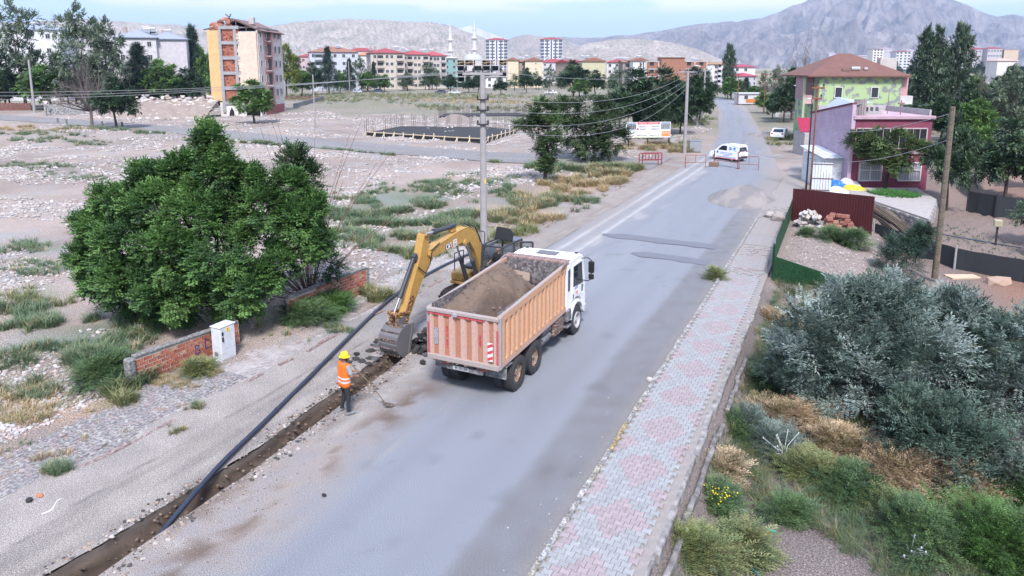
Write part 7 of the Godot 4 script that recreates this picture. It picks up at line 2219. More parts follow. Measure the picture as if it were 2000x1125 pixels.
func car(kind: String, label: String, cat: String, at: Vector3, turn: float, paint: Color, van: bool, group := "") -> Node3D:
	# faces local -z; profile given as (z, y)
	var t := thing(kind, label, cat, at, turn, group)
	var pm := plain(paint.r, paint.g, paint.b, 0.3)
	pm.clearcoat_enabled = true
	var px := Transform3D(Basis(Vector3.BACK, Vector3.UP, V(-1, 0, 0)), Vector3.ZERO)
	var hw := 0.88
	var low := PackedVector2Array([Vector2(2.1, 0.32), Vector2(2.15, 0.6), Vector2(2.05, 0.95), Vector2(1.2, 1.0), Vector2(-0.9, 0.98), Vector2(-1.9, 0.82), Vector2(-2.12, 0.66), Vector2(-2.12, 0.32)])
	var top := PackedVector2Array([Vector2(1.75, 0.96), Vector2(1.1, 1.40), Vector2(0.2, 1.44), Vector2(-0.3, 1.38), Vector2(-1.05, 0.95)])
	if van:
		low = PackedVector2Array([Vector2(2.1, 0.30), Vector2(2.16, 0.9), Vector2(2.12, 1.1), Vector2(-1.3, 1.1), Vector2(-1.95, 0.95), Vector2(-2.15, 0.72), Vector2(-2.18, 0.32)])
		top = PackedVector2Array([Vector2(2.12, 1.08), Vector2(2.02, 1.72), Vector2(1.8, 1.82), Vector2(-0.1, 1.84), Vector2(-0.45, 1.76), Vector2(-1.4, 1.06)])
	var b := MB.new(); b.prism(low, -hw, hw, px); part("body", b, pm, t)
	b = MB.new(); b.prism(top, -hw + 0.06, hw - 0.06, px); var cab := part("cabin", b, pm, t)
	for s in [-1.0, 1.0]:
		var sx := Transform3D(px.basis, V((hw - 0.058) * s, 0, 0))
		b = MB.new()
		if van: b.prism(PackedVector2Array([Vector2(0.42, 1.14), Vector2(0.42, 1.66), Vector2(-0.2, 1.66), Vector2(-0.5, 1.5), Vector2(-0.95, 1.14)]), -0.012, 0.012, sx)
		else: b.prism(PackedVector2Array([Vector2(1.35, 1.02), Vector2(0.95, 1.34), Vector2(0.2, 1.38), Vector2(-0.25, 1.33), Vector2(-0.8, 1.02)]), -0.012, 0.012, sx)
		part("side_window", b, M.glass, cab)
		b = MB.new(); b.box(V((hw + 0.08) * s, 1.08, -0.85), V(0.16, 0.12, 0.1), Basis(), 0.03); part("mirror", b, pm, t)
		b = MB.new(); b.box(V(0.66 * s, 0.72, -2.06 if van else -2.03), V(0.3, 0.2, 0.16), Basis(), 0.04); part("headlight", b, plain(0.6, 0.62, 0.65, 0.1), t)
		b = MB.new(); b.box(V(0.68 * s, 0.82 if not van else 1.0, 2.1), V(0.3, 0.16 if not van else 0.4, 0.08), Basis(), 0.02); part("tail_lamp", b, plain(0.4, 0.03, 0.03, 0.3), t)
	b = MB.new()
	var q: Array = [Vector2(-1.38, 1.10), Vector2(-0.5, 1.72)] if van else [Vector2(-1.02, 0.99), Vector2(-0.34, 1.36)]
	b.quad(V(0.72, q[0].y, q[0].x - 0.02), V(-0.72, q[0].y, q[0].x - 0.02), V(-0.62, q[1].y, q[1].x - 0.03), V(0.62, q[1].y, q[1].x - 0.03)); part("windscreen", b, M.glass, cab)
	b = MB.new()
	q = [Vector2(2.13, 1.15), Vector2(2.06, 1.62)] if van else [Vector2(1.71, 1.01), Vector2(1.16, 1.375)]
	b.quad(V(-0.68, q[0].y, q[0].x + 0.02), V(0.68, q[0].y, q[0].x + 0.02), V(0.60, q[1].y, q[1].x + 0.02), V(-0.60, q[1].y, q[1].x + 0.02)); part("rear_window", b, M.glass, cab)
	b = MB.new(); b.box(V(0, 0.42, -2.12), V(1.5, 0.22, 0.12), Basis(), 0.04); part("front_bumper", b, M.dark, t)
	b = MB.new(); b.box(V(0, 0.46, 2.14), V(1.6, 0.2, 0.1), Basis(), 0.04); part("rear_bumper", b, pm if not van else M.dark, t)
	b = MB.new(); b.box(V(0, 0.68, 2.165), V(0.5, 0.11, 0.01)); part("number_plate", b, M.white, t)
	var wm := car_wheel()
	for s in [-1.0, 1.0]:
		for z in [-1.3, 1.3]:
			var w := Node3D.new(); w.name = called("wheel", t); t.add_child(w, true)
			w.position = V((hw - 0.05) * s, 0.315, z)
			if s < 0: w.rotation.y = PI
			obj("tyre", wm[0], M.black, w); obj("rim", wm[1], M.galv, w)
	return t

func make_vehicles() -> void:
	var v := car("delivery_van", "white delivery van with blue markings, standing across the road behind the barriers", "van", V(-6.25, 0, -76.3), 1.02, C(0.80, 0.82, 0.84), true)
	v.scale = V(0.87, 0.92, 0.87)
	var blue := plain(0.04, 0.22, 0.55)
	var b := MB.new()
	for q in [[0.95, 1.42, 0.17], [1.55, 1.46, 0.14], [1.75, 1.05, 0.18], [1.2, 1.0, 0.08], [1.5, 0.75, 0.10]]:
		for s in [-1.0, 1.0]: b.cyl(V(0.82 * s, q[1], q[0]), V(0.895 * s, q[1], q[0]), q[2], q[2], 12)
	stuff(part("blue_markings", b, blue, v))
	letters("lettering", "SU", 0.16, M.white, v, Transform3D(Basis(Vector3.UP, -PI / 2), V(-0.9, 1.42, 0.95)), true, 0.2)
	car("sedan", "white saloon car parked at the right roadside beyond the barriers", "car", V(-3.4, 0, -102.2), -0.1, C(0.80, 0.81, 0.84), false)
	for q in [[V(-155.07, 0.00, -220.27), 1.9, C(0.03, 0.05, 0.12), "dark blue car parked between the two small round trees"], [V(-128.56, 0.00, -221.59), 1.9, C(0.05, 0.06, 0.12), "dark car parked before the teal block"], [V(-121.51, 0.00, -219.62), 1.7, C(0.65, 0.67, 0.7), "pale car parked left of the bare concrete frame"], [V(-158.76, 0.00, -212.80), 1.2, C(0.5, 0.55, 0.65), "light blue car parked by the fir trees"], [V(-90.83, 0.00, -234.14), 1.4, C(0.75, 0.75, 0.75), "white car parked before the pale tree and the big dark tree"]]:
		car("car", q[3], "car", q[0], q[1], q[2], false)

# ---------- roadworks ----------
func barrier(label: String, a: Vector3, c: Vector3, h: float, thick: float, m: Material, mid := 1) -> Node3D:
	var l := a.distance_to(c)
	var t := thing("road_barrier", label, "barrier", a, atan2(-(c.z - a.z), c.x - a.x))
	for x in [0.0, l]:
		var b := MB.new(); b.box(V(x, h / 2, 0), V(thick, h, thick)); b.box(V(x, 0.02, 0), V(thick, 0.04, 0.5)); part("post", b, m, t)
	for y in [h, h * 0.38]:
		var b := MB.new(); b.box(V(l / 2, y, 0), V(l - thick, thick, thick)); part("rail", b, m, t)
	for k in mid:
		var b := MB.new(); b.box(V(l * (k + 1) / (mid + 1), h * 0.69, 0), V(thick * 0.8, h * 0.62 - thick, thick * 0.8)); part("upright", b, m, t)
	return t

func make_roadworks() -> void:
	var red := surf(C(0.42, 0.17, 0.16), 0.7, "rust", 0.7)
	barrier("left red tube barrier on the road, left of the notice board", V(-9.19, 0, -68.98), V(-7.4, 0, -69.83), 1.15, 0.05, red)
	barrier("right red tube barrier on the road, right of the notice board", V(-4.25, 0, -69.75), V(-2.52, 0, -69.84), 1.25, 0.05, red)
	var sb := barrier("red-framed white notice board standing on the road before the van", V(-6.84, 0, -71.2), V(-4.40, 0, -69.9), 1.5, 0.06, red, 0)
	var b := MB.new(); b.box(V(1.38, 1.22, 0.04), V(2.5, 0.78, 0.03)); var pn := part("panel", b, plain(0.75, 0.77, 0.8, 0.5), sb)
	var navy := plain(0.05, 0.14, 0.42)
	for k in 4: letters("print", ["DİKKAT YOL KAPALI", "ALTYAPI ÇALIŞMASI", "VARDIR", "VERDİĞİMİZ RAHATSIZLIK İÇİN ÖZÜR DİLERİZ"][k], 0.09, navy, pn, Transform3D(Basis(), V(1.42, 1.40 - 0.14 * k, 0.06)), true, [1.4, 1.5, 0.6, 2.1][k])
	b = MB.new(); b.cyl(V(0.4, 1.42, 0.05), V(0.4, 1.42, 0.065), 0.12, 0.12, 14); part("emblem", b, navy, pn)
	b = MB.new(); b.box(V(1.38, 0.87, 0.06), V(2.4, 0.06, 0.01)); part("red_stripe", b, plain(0.5, 0.05, 0.06), pn)
	barrier("pair of thick red barriers leaning together on the verge, left of the road", V(-13.6, 0.1, -68.4), V(-11.9, 0.1, -69.2), 1.05, 0.09, surf(C(0.36, 0.07, 0.08), 0.6, "fine", 0.5), 2)
	barrier("rear red barrier of the stack on the verge", V(-13.4, 0.1, -68.9), V(-11.7, 0.1, -69.8), 1.05, 0.09, surf(C(0.30, 0.06, 0.07), 0.6, "fine", 0.5), 2)
	b = MB.new(); b.box(V(0, 0.22, 0), V(0.9, 0.44, 0.5), Basis(), 0.03)
	var bk := part("ballast_block", b, surf(C(0.30, 0.19, 0.15), 0.9, "speck", 0.4)); bk.position = V(-6.74, 0.00, -70.54); tag(bk, "brown block weighing down the foot of the notice board", "block")
	# gravel heaps on the road
	for q in [[V(-1.75, 0, -53.6), 2.5, 3.9, 1.15, "pale flat-topped heap of gravel on the right side of the road"], [V(-6.04, 0.00, -106.33), 2.2, 3.0, 0.5, "low spread heap of gravel beside the parked saloon car"]]:
		var p := PackedVector3Array(); var c := PackedColorArray()
		for j in 40:
			for i in 40:
				var x: float = (i / 19.5 - 1.0); var z: float = (j / 19.5 - 1.0)
				var d := sqrt(x * x + z * z)
				var y: float = minf(0.86, 1.12 * (1.0 - d)) * q[3] + fine.get_noise_2d(x * 30.0, z * 30.0) * 0.07 + big.get_noise_2d(x * 40.0, z * 40.0) * 0.12
				if d > 0.97: y = -0.1
				p.push_back(V(x * q[1], y, z * q[2])); c.push_back(mixc(C(0.62, 0.57, 0.54), C(0.44, 0.42, 0.43), 0.5 + big.get_noise_2d(x * 60.0, z * 40.0) * 2.0))
		var t := thing("gravel_heap", q[4], "gravel heap", q[0])
		obj("gravel", grid_mesh(p, c, 40, 40), M.gravel, t)
	# billboard
	var t := thing("billboard", "white advertising billboard with a red banner and building pictures", "billboard", V(-18.65, 0, -80.8), atan2(3.3, 4.5))
	var W := 5.55; var H := 1.85
	b = MB.new(); b.box(V(W / 2, 1.33 + H / 2, 0), V(W, H, 0.08)); var pnl := part("panel", b, plain(0.74, 0.75, 0.77, 0.5), t)
	for x in [0.4, W - 0.1, W / 2]:
		b = MB.new(); b.box(V(x, 0.75, -0.12), V(0.12, 2.2, 0.12)); part("post", b, M.dark, t)
	var rd := plain(0.62, 0.05, 0.07)
	b = MB.new(); b.box(V(W * 0.5, 3.03, 0.045), V(W * 0.5, 0.26, 0.01)); part("red_banner", b, rd, pnl)
	letters("print", "KENTSEL DÖNÜŞÜM", 0.18, M.white, pnl, Transform3D(Basis(), V(W * 0.5, 3.03, 0.055)), true, W * 0.42)
	for s in [0, 1]:
		b = MB.new()
		var x0 := 0.1 if s == 0 else W - 1.25
		b.col = C(0.42, 0.5, 0.62); b.box(V(x0 + 0.58, 2.72, 0.045), V(1.15, 0.85, 0.01))
		b.col = C(0.16, 0.16, 0.18) if s == 0 else C(0.30, 0.30, 0.32)
		for k in 5: b.box(V(x0 + 0.14 + 0.22 * k, 2.62 + 0.05 * (k % 3), 0.052), V(0.17, 0.5 + 0.1 * (k % 2), 0.008))
		part("picture", b, M.paint_v, pnl)
		letters("print", ["BAŞOĞLU\nİNŞAAT", "ÜNSAN\nİNŞAAT"][s], 0.2, plain(0.08, 0.10, 0.30), pnl, Transform3D(Basis(), V([2.1, 3.6][s], 2.5, 0.05)), true, 0.95)
		letters("print", ["0534 313 42 58", "0533 413 11 92"][s], 0.14, M.dark, pnl, Transform3D(Basis(), V([1.95, 3.55][s], 1.62, 0.05)), true, 1.2)
	b = MB.new(); b.tri(V(1.28, 2.28, 0.05), V(1.6, 2.28, 0.05), V(1.44, 2.62, 0.05)); part("logo", b, plain(0.4, 0.05, 0.1), pnl)
	b = MB.new(); b.box(V(W - 0.6, 1.78, 0.045), V(1.05, 0.62, 0.01)); part("orange_block", b, plain(0.75, 0.28, 0.08), pnl)
	letters("print", "SATILIK", 0.2, M.white, pnl, Transform3D(Basis(), V(W - 0.6, 1.85, 0.055)), true, 0.9)
	b = MB.new(); b.box(V(W * 0.47, 1.42, 0.045), V(W * 0.6, 0.07, 0.01)); part("green_stripe", b, plain(0.4, 0.5, 0.08), pnl)
	letters("print", "ERENLER", 0.12, rd, pnl, Transform3D(Basis(), V(0.55, 1.55, 0.05)), true, 0.7)
	# foundations in the lot: dark slabs with wooden formwork and standing reinforcement
	for q in [[[Vector2(-56.93, -82.23), Vector2(-58.63, -93.61), Vector2(-44.69, -98.17), Vector2(-38.80, -94.31), Vector2(-37.39, -80.76), Vector2(-43.17, -80.88)], "large dark foundation slab with wooden formwork beside the lot road"], [[Vector2(-64.98, -115.47), Vector2(-68.32, -123.38), Vector2(-55.99, -130.93), Vector2(-50.21, -125.50)], "far dark foundation strip with standing reinforcement"]]:
		var o: Vector2 = q[0][0]
		var f := thing("foundation", q[1], "foundation", V(o.x, 0, o.y))
		var poly := PackedVector2Array()
		for v in q[0]: poly.push_back(Vector2(v.x - o.x, -(v.y - o.y)))
		b = MB.new(); b.prism(poly, -0.4, 0.38, Transform3D(Basis(Vector3.RIGHT, Vector3.FORWARD, Vector3.UP), Vector3.ZERO)); part("slab", b, surf(C(0.035, 0.036, 0.042), 0.9, "fine", 1.0), f)
		var n := poly.size()
		for i in n:
			var a := V(poly[i].x, 0, -poly[i].y); var c := V(poly[(i + 1) % n].x, 0, -poly[(i + 1) % n].y)
			var m := int(a.distance_to(c) / 1.7)
			for k in m + 1:
				var p := a.lerp(c, k / float(maxi(m, 1)))
				if i >= n - 3 and n > 4:
					b = MB.new(); b.bar(p + V(0, -0.1, 0.25), p + V(rng.randf_range(-0.1, 0.1), rng.randf_range(0.5, 0.95), 0.2), 0.10, 0.10); b.bar(p + V(0, 0.45, 0.2), p + V(0.1, -0.1, 0.9), 0.07, 0.07); part("formwork_stake", b, plain(0.62, 0.55, 0.42, 0.9), f)
				elif rng.randf() < 0.8:
					b = MB.new()
					for e in 4: b.cyl(p + V((e % 2) * 0.4, 0.1, (e / 2) * 0.4), p + V((e % 2) * 0.4, rng.randf_range(1.9, 2.5), (e / 2) * 0.4), 0.03, 0.03, 4)
					part("reinforcement", b, plain(0.10, 0.085, 0.085, 0.8), f)
			if i >= n - 3 and n > 4:
				b = MB.new(); b.bar(a + V(0, 0.5, 0.22), c + V(0, 0.5, 0.22), 0.04, 0.1); part("formwork_rail", b, plain(0.55, 0.45, 0.30, 0.9), f)
	# small street things
	for q in [["grey_bin", "grey metal rubbish bin beside the second pole", V(-10.86, 0.00, -82.20), V(1.3, 1.25, 0.9), C(0.36, 0.39, 0.44), "bin"], ["meter_box", "small white meter box right of the billboard", V(-14.14, 0.00, -85.27), V(0.5, 1.2, 0.35), C(0.66, 0.68, 0.70), "box"], ["low_wall", "short pale concrete wall left of the billboard", V(-19.68, 0.00, -81.45), V(1.7, 1.4, 0.25), C(0.46, 0.43, 0.43), "wall"], ["meter_box", "white meter box at the foot of the rusty steel poles", V(-7.89, 0.00, -147.11), V(0.7, 1.3, 0.4), C(0.66, 0.68, 0.70), "box"]]:
		var g := thing(q[0], q[1], q[5], q[2], 0.3)
		b = MB.new(); b.col = q[4]; b.box(V(0, q[3].y / 2, 0), q[3], Basis(), 0.05); part("body", b, M.paint_v, g)
		b = MB.new(); b.col = q[4] * 0.8; b.box(V(0, q[3].y + 0.03, 0), V(q[3].x + 0.08, 0.07, q[3].z + 0.08), Basis(), 0.02); part("lid", b, M.paint_v, g)
		if q[0] == "grey_bin":
			for x in [-0.5, 0.5]:
				b = MB.new(); b.cyl(V(x - 0.05, 0.08, 0.35), V(x + 0.05, 0.08, 0.35), 0.1, 0.1, 10); part("wheel", b, M.black, g)
	var kb := thing("kiosk", "white roadside kiosk with an orange sign at the bend of the road", "kiosk", V(-18.57, 0.00, -192.33), 0.5)
	b = MB.new(); b.col = C(0.68, 0.70, 0.74); b.box(V(0, 1.5, 0), V(7.0, 2.6, 3.0)); part("body", b, M.paint_v, kb)
	b = MB.new(); b.col = C(0.78, 0.79, 0.82); b.box(V(0, 2.9, 0.1), V(7.6, 0.22, 3.5)); part("roof", b, M.paint_v, kb)
	b = MB.new(); b.col = C(0.70, 0.24, 0.06); b.box(V(-0.2, 1.0, 1.53), V(2.8, 0.9, 0.05)); part("sign", b, M.paint_v, kb)
	for x in [-1.6, 2.2]:
		b = MB.new(); b.col = C(0.07, 0.08, 0.1); b.box(V(x, 1.9, 1.53), V(0.9, 0.9, 0.05)); part("window", b, M.paint_v, kb)
	# left background walls, stumps and sign
	for q in [["grey graffiti-covered wall beside the side road at the far left", V(-139.32, 0.00, -88.09), V(-132.16, 0.00, -91.48), 2.2, C(0.52, 0.52, 0.54)], ["red-brown brick wall at the left edge behind the side road", V(-163.39, 0.00, -89.14), V(-153.29, 0.00, -93.93), 1.9, C(0.34, 0.17, 0.14)], ["pale grey garden wall left of the ruined block", V(-142.04, 0.00, -113.83), V(-137.91, 0.00, -120.42), 1.5, C(0.50, 0.48, 0.48)], ["dark wall at the foot of the ruined block's left side", V(-151.43, 0.00, -132.22), V(-145.87, 0.00, -134.85), 1.6, C(0.13, 0.12, 0.13)], ["low brick and concrete wall right of the ruined block", V(-142.72, 0.00, -158.42), V(-136.89, 0.00, -168.37), 0.9, C(0.40, 0.22, 0.18)], ["low grey concrete wall running forward right of the ruined block", V(-110.43, 0.00, -126.56), V(-132.57, 0.00, -163.23), 1.2, C(0.42, 0.42, 0.44)]]:
		var l: float = q[1].distance_to(q[2])
		var g := thing("lot_wall", q[0], "wall", q[1], atan2(-(q[2].z - q[1].z), q[2].x - q[1].x))
		var k := maxi(2, int(l / 3.0))
		for i in k:
			b = MB.new(); b.col = q[4] * rng.randf_range(0.88, 1.1)
			b.box(V(l * (i + 0.5) / k, q[3] * rng.randf_range(0.45, 0.5), 0), V(l / k - 0.02, q[3] + 0.2, 0.25), Basis(), 0.03); part("wall_section", b, M.concrete_v, g)
		if "graffiti" in q[0]:
			b = MB.new()
			for i in 26:
				var p := V(1.0 + rng.randf() * (l - 2.0), rng.randf_range(0.5, 1.7), 0.14)
				b.bar(p, p + V(rng.randf_range(-0.6, 0.6), rng.randf_range(-0.4, 0.4), 0), 0.06, 0.01)
			stuff(part("graffiti", b, plain(0.12, 0.13, 0.2, 0.9), g))
	for q in [[V(-118.87, 0.00, -77.64), "leftmost concrete stump beside the lot road"], [V(-115.31, 0.00, -76.86), "second concrete stump beside the lot road"], [V(-104.88, 0.00, -76.00), "concrete stump between the two dark trees by the lot road"], [V(-100.13, 0.00, -76.07), "dark stump right of the small round tree"]]:
		b = MB.new(); b.box(V(0, 0.4, 0), V(0.25, 0.95, 0.25), Basis(), 0.04)
		var o := part("concrete_stump", b, M.concrete); o.position = q[0]; tag(o, q[1], "post")
	var sg := thing("give_way_sign", "white triangular road sign on a dark post at the far left", "sign", V(-137.46, 0.00, -87.34), 0.75)
	b = MB.new(); b.cyl(Vector3.ZERO, V(0, 2.9, 0), 0.05, 0.05, 8); part("post", b, M.dark, sg)
	b = MB.new(); b.prism(PackedVector2Array([Vector2(-0.5, 3.0), Vector2(0.5, 3.0), Vector2(0, 2.1)]), 0.05, 0.08); part("plate", b, plain(0.7, 0.6, 0.62), sg)

# ---------- yard on the right ----------
func net_fence(label: String, pts: Array, y: float, h: float, m: Material, post: Material) -> void:
	var t := thing("net_fence", label, "fence", Vector3.ZERO)
	for i in pts.size() - 1:
		var a: Vector2 = pts[i]; var c: Vector2 = pts[i + 1]
		var b := MB.new()
		var n := 8
		for k in n:
			var p := a.lerp(c, k / float(n)); var q := a.lerp(c, (k + 1) / float(n))
			var w0 := fine.get_noise_2d(k * 3.0, a.x) * 0.08; var w1 := fine.get_noise_2d((k + 1) * 3.0, a.x) * 0.08
			b.quad(V(p.x, y - 0.1, p.y + w0), V(q.x, y - 0.1, q.y + w1), V(q.x, y + h + w1 * 0.6, q.y), V(p.x, y + h + w0 * 0.6, p.y))
			b.quad(V(p.x, y - 0.1, p.y + w0 - 0.012), V(p.x, y + h + w0 * 0.6, p.y - 0.012), V(q.x, y + h + w1 * 0.6, q.y - 0.012), V(q.x, y - 0.1, q.y + w1 - 0.012))
		part("net", b, m, t)
	for p in pts:
		var b := MB.new(); b.cyl(V(p.x, y - 0.3, p.y + 0.08), V(p.x, y + h + 0.18, p.y + 0.08), 0.06, 0.055, 10); part("post", b, post, t)

func make_yard() -> void:
	var r := RandomNumberGenerator.new(); r.seed = 64
	# dark red corrugated fence
	var a := V(2.03, 0, -47.1); var c := V(6.57, 0, -46.1)
	var t := thing("metal_fence", "dark red corrugated metal fence behind the brick piles", "fence", a, atan2(-(c.z - a.z), c.x - a.x))
	var mr := surf(C(0.062, 0.007, 0.011), 0.7, "soft", 0.8)
	for k in 31:
		var b := MB.new()
		b.prism(PackedVector2Array([Vector2(0, 0), Vector2(0.06, 0), Vector2(0.08, 0.035), Vector2(0.13, 0.035), Vector2(0.15, 0), Vector2(0.15, -0.012), Vector2(0, -0.012)]), -0.3, 2.1, Transform3D(Basis(Vector3.RIGHT, Vector3.BACK, Vector3.DOWN), V(0.15 * k, 1.8, 0)))
		part("sheet_rib", b, mr, t)
	# green turf fence along the pavement and across the slope
	var tuft := blade_tuft(9, 1.0, 1.0, 0.04, r)
	var tg := thing("turf_fence", "bright green artificial turf fence along the pavement and across the slope", "fence", Vector3.ZERO)
	for q in [[V(1.95, -0.1, -48.8), V(2.0, -0.3, -36.4), 1.25, 1.3], [V(2.0, -1.0, -36.4), V(2.25, -1.0, -33.4), 2.0, 2.1], [V(2.25, -1.0, -33.4), V(6.0, -1.7, -33.9), 2.1, 1.75]]:
		var b := MB.new(); var p: Vector3 = q[0]; var e: Vector3 = q[1]
		b.quad(p, e, e + V(0, q[3], 0), p + V(0, q[2], 0)); b.quad(p + V(0.03, 0, -0.03), p + V(0.03, q[2], -0.03), e + V(0.03, q[3], -0.03), e + V(0.03, 0, -0.03))
		part("turf_panel", b, plain(0.008, 0.05, 0.018, 0.95), tg)
		var pl: Array = []; var ti: Array = []
		var nrm := (e - p).cross(Vector3.UP).normalized()
		for k in 2600:
			var f := r.randf(); var y := r.randf() * lerpf(q[2], q[3], f)
			var sg := -1.0 if r.randf() < 0.5 else 1.0
			var up := (nrm * sg + V(0, -0.2, 0)).normalized()
			pl.append(Transform3D(Basis(up.cross(Vector3.RIGHT + Vector3.FORWARD * 0.3).normalized(), up, up.cross(up.cross(Vector3.RIGHT + Vector3.FORWARD * 0.3).normalized())).scaled(V(0.07, 0.055, 0.07)), p.lerp(e, f) + V(0, y, 0)))
			ti.append(C(0.011, 0.085, 0.028) * r.randf_range(0.6, 1.4))
		scatter("turf", tuft, M.grass, pl, ti, tg)
	for q in [V(2.0, 0.3, -36.5), V(1.95, 0.4, -42.5)]:
		var b := MB.new(); b.cyl(q - V(0, 1.2, 0), q + V(0, 0.9, 0), 0.035, 0.035, 8); part("post", b, M.galv, tg)
	# brick piles
	var bm := MB.new(); bm.box(Vector3.ZERO, V(0.30, 0.19, 0.19), Basis(), 0.01)
	var mesh := bm.mesh()
	for q in [["heap of whitish broken blocks at the left end of the dark red fence", V(3.2, 0.1, -45.4), [C(0.66, 0.64, 0.63), C(0.55, 0.53, 0.52), C(0.60, 0.55, 0.50)], "broken blocks"], ["stack of red hollow bricks before the dark red fence", V(4.75, 0.1, -45.1), [C(0.50, 0.22, 0.16), C(0.58, 0.32, 0.25), C(0.42, 0.17, 0.13)], "brick stack"]]:
		var h := thing("brick_heap", q[0], q[3], q[1])
		var ms: Array = []
		for k in q[2]: ms.append(surf(k, 0.9, "speck", 0.3))
		for k in 70:
			var y := 0.1 + 0.19 * int(pow(r.randf(), 1.6) * 5.0)
			var sp := 0.95 - y * 0.6
			var neat: bool = q[3] == "brick stack"
			obj("brick", mesh, ms[k % 3], h, Transform3D(Basis.from_euler(V(r.randf_range(-0.1, 0.1), r.randf_range(-0.2, 0.2), 0) if neat else V(r.randf(), r.randf() * 3, r.randf())), V(r.randf_range(-sp, sp), y, r.randf_range(-0.5, 0.5))))
	# terrace with a stone front
	t = thing("terrace", "concrete terrace with a rough stone front, before the maroon house", "terrace", Vector3.ZERO)
	var b := MB.new()
	var poly := PackedVector2Array([Vector2(6.9, 55.0), Vector2(9.75, 49.7), Vector2(10.9, 57.5), Vector2(10.0, 62.6), Vector2(5.0, 60.4), Vector2(4.0, 53.0)])
	b.prism(poly, -1.2, 0.34, Transform3D(Basis(Vector3.RIGHT, Vector3.FORWARD, Vector3.UP), Vector3.ZERO)); part("slab", b, surf(C(0.52, 0.48, 0.46), 0.9, "fine", 0.8, "soft", 3.0), t)
	for q in [[V(6.9, 0, -55.0), V(9.75, 0, -49.7)], [V(9.75, 0, -49.7), V(10.9, 0, -57.5)]]:
		var n := 17
		for j in 5:
			for i in n:
				var p: Vector3 = (q[0] as Vector3).lerp(q[1], (i + 0.5 + 0.5 * (j % 2)) / (n + 0.6))
				b = MB.new(); b.box(Vector3.ZERO, V(0.34 * r.randf_range(0.85, 1.0), 0.20, 0.16), Basis(), 0.03)
				obj("stone", b.mesh(), M.concrete if (i + j) % 3 else M.mortar, t, Transform3D(Basis(Vector3.UP, atan2(-(q[1].z - q[0].z), q[1].x - q[0].x)), p + V(0, -0.72 + 0.21 * j, 0)))
	var pl: Array = []; var ti: Array = []
	for k in 700:
		var p := V(8.26, 0.00, -58.61) + V(r.randfn() * 0.9, 0.32, r.randfn() * 0.8)
		if p.distance_to(V(8.26, 0.00, -58.61)) > 1.8: continue
		pl.append(Transform3D(Basis(Vector3.UP, r.randf() * 6.0).scaled(V(0.3, 0.25, 0.3)), p)); ti.append(C(0.05, 0.17, 0.03) * r.randf_range(0.7, 1.4))
	stuff(scatter("herb_bed", blade_tuft(14, 1.0, 0.8, 0.03, r), M.grass, pl, ti), "bright green bed of herbs on the terrace", "herbs")
	# net fences
	var net := surf(C(0.035, 0.042, 0.052), 0.8, "fine", 0.4)
	net_fence("black net fence between the slope and the vegetable garden", [Vector2(6.7, -47.2), Vector2(8.64, -44.6), Vector2(10.4, -42.3), Vector2(13.3, -40.9), Vector2(18.0, -39.5)], -0.85, 1.15, net, M.galv)
	net_fence("dark net fence behind the garden under the large trees", [Vector2(13.09, -60.01), Vector2(14.60, -58.59), Vector2(17.25, -57.86)], -0.8, 1.5, net, M.dark)
	# corrugated white gate with rusty posts
	t = thing("sheet_gate", "pale corrugated sheet gate beside the street lamp", "gate", V(2.68, 0.00, -58.35), 0.2)
	for k in 7:
		b = MB.new(); b.box(V(0.05 + 0.2 * k, 1.25, 0), V(0.17, 2.3, 0.03), Basis(), 0.008); part("sheet", b, surf(C(0.62, 0.66, 0.72), 0.5, "soft", 0.6), t)
	for y in [0.3, 1.2, 2.3]:
		b = MB.new(); b.box(V(0.65, y, 0.03), V(1.5, 0.06, 0.04)); part("rail", b, plain(0.12, 0.07, 0.06), t)
	# tarpaulins and sacks
	for q in [["blue tarpaulin bundle in the yard behind the dark red fence", V(4.32, 0.00, -60.64), V(1.5, 0.8, 1.0), C(0.03, 0.16, 0.55)], ["second blue tarpaulin bundle before the white shed", V(4.49, 0.00, -63.43), V(1.2, 1.3, 0.8), C(0.05, 0.20, 0.50)], ["yellow tarpaulin bundle in the yard behind the dark red fence", V(5.42, 0.00, -59.64), V(1.6, 0.7, 1.0), C(0.62, 0.50, 0.05)], ["large white sack behind the dark red fence", V(4.46, 0.00, -57.28), V(1.3, 0.8, 0.9), C(0.68, 0.69, 0.72)], ["white plastic bundle before the white shed", V(5.16, 0.00, -61.04), V(1.5, 0.9, 0.9), C(0.62, 0.60, 0.64)], ["dark junk pile beside the corrugated gate", V(3.56, 0.00, -61.34), V(1.0, 1.2, 0.8), C(0.06, 0.055, 0.06)]]:
		b = MB.new(); b.ball(V(0, q[2].y * 0.35, 0), q[2] * 0.55, 18, 12)
		for i in b.v.size():
			var p := b.v[i]
			var w := fine.get_noise_3dv(p * 14.0) * 0.22 + big.get_noise_3dv(p * 30.0) * 0.25
			b.v[i] = V(p.x * (1.0 + w), maxf(-0.1, p.y * (1.0 + w * 1.5)), p.z * (1.0 + w))
		var flat := MB.new()
		for i in range(0, b.v.size(), 3): flat.tri(b.v[i], b.v[i + 2], b.v[i + 1])
		var o := part("tarpaulin", flat, plain(q[3].r, q[3].g, q[3].b, 0.45)); o.position = q[1]; tag(o, q[0], "tarpaulin")
	# branches and brush
	t = thing("branch_pile", "pile of long cut branches leaning along the net fence", "branches", V(7.6, 0, -49.0))
	for k in 34:
		b = MB.new(); var o := V(r.randf_range(-0.5, 0.5), r.randf_range(-0.3, 0.35), r.randf_range(-0.3, 0.3))
		b.tube([o + V(-1.0, 0.35, -2.6), o * 0.8 + V(0.1, 0.1, 0), o + V(1.4, -0.6, 2.7)], r.randf_range(0.025, 0.05), 5, 0.015)
		part("branch", b, M.wood if k % 3 else M.bark, t)
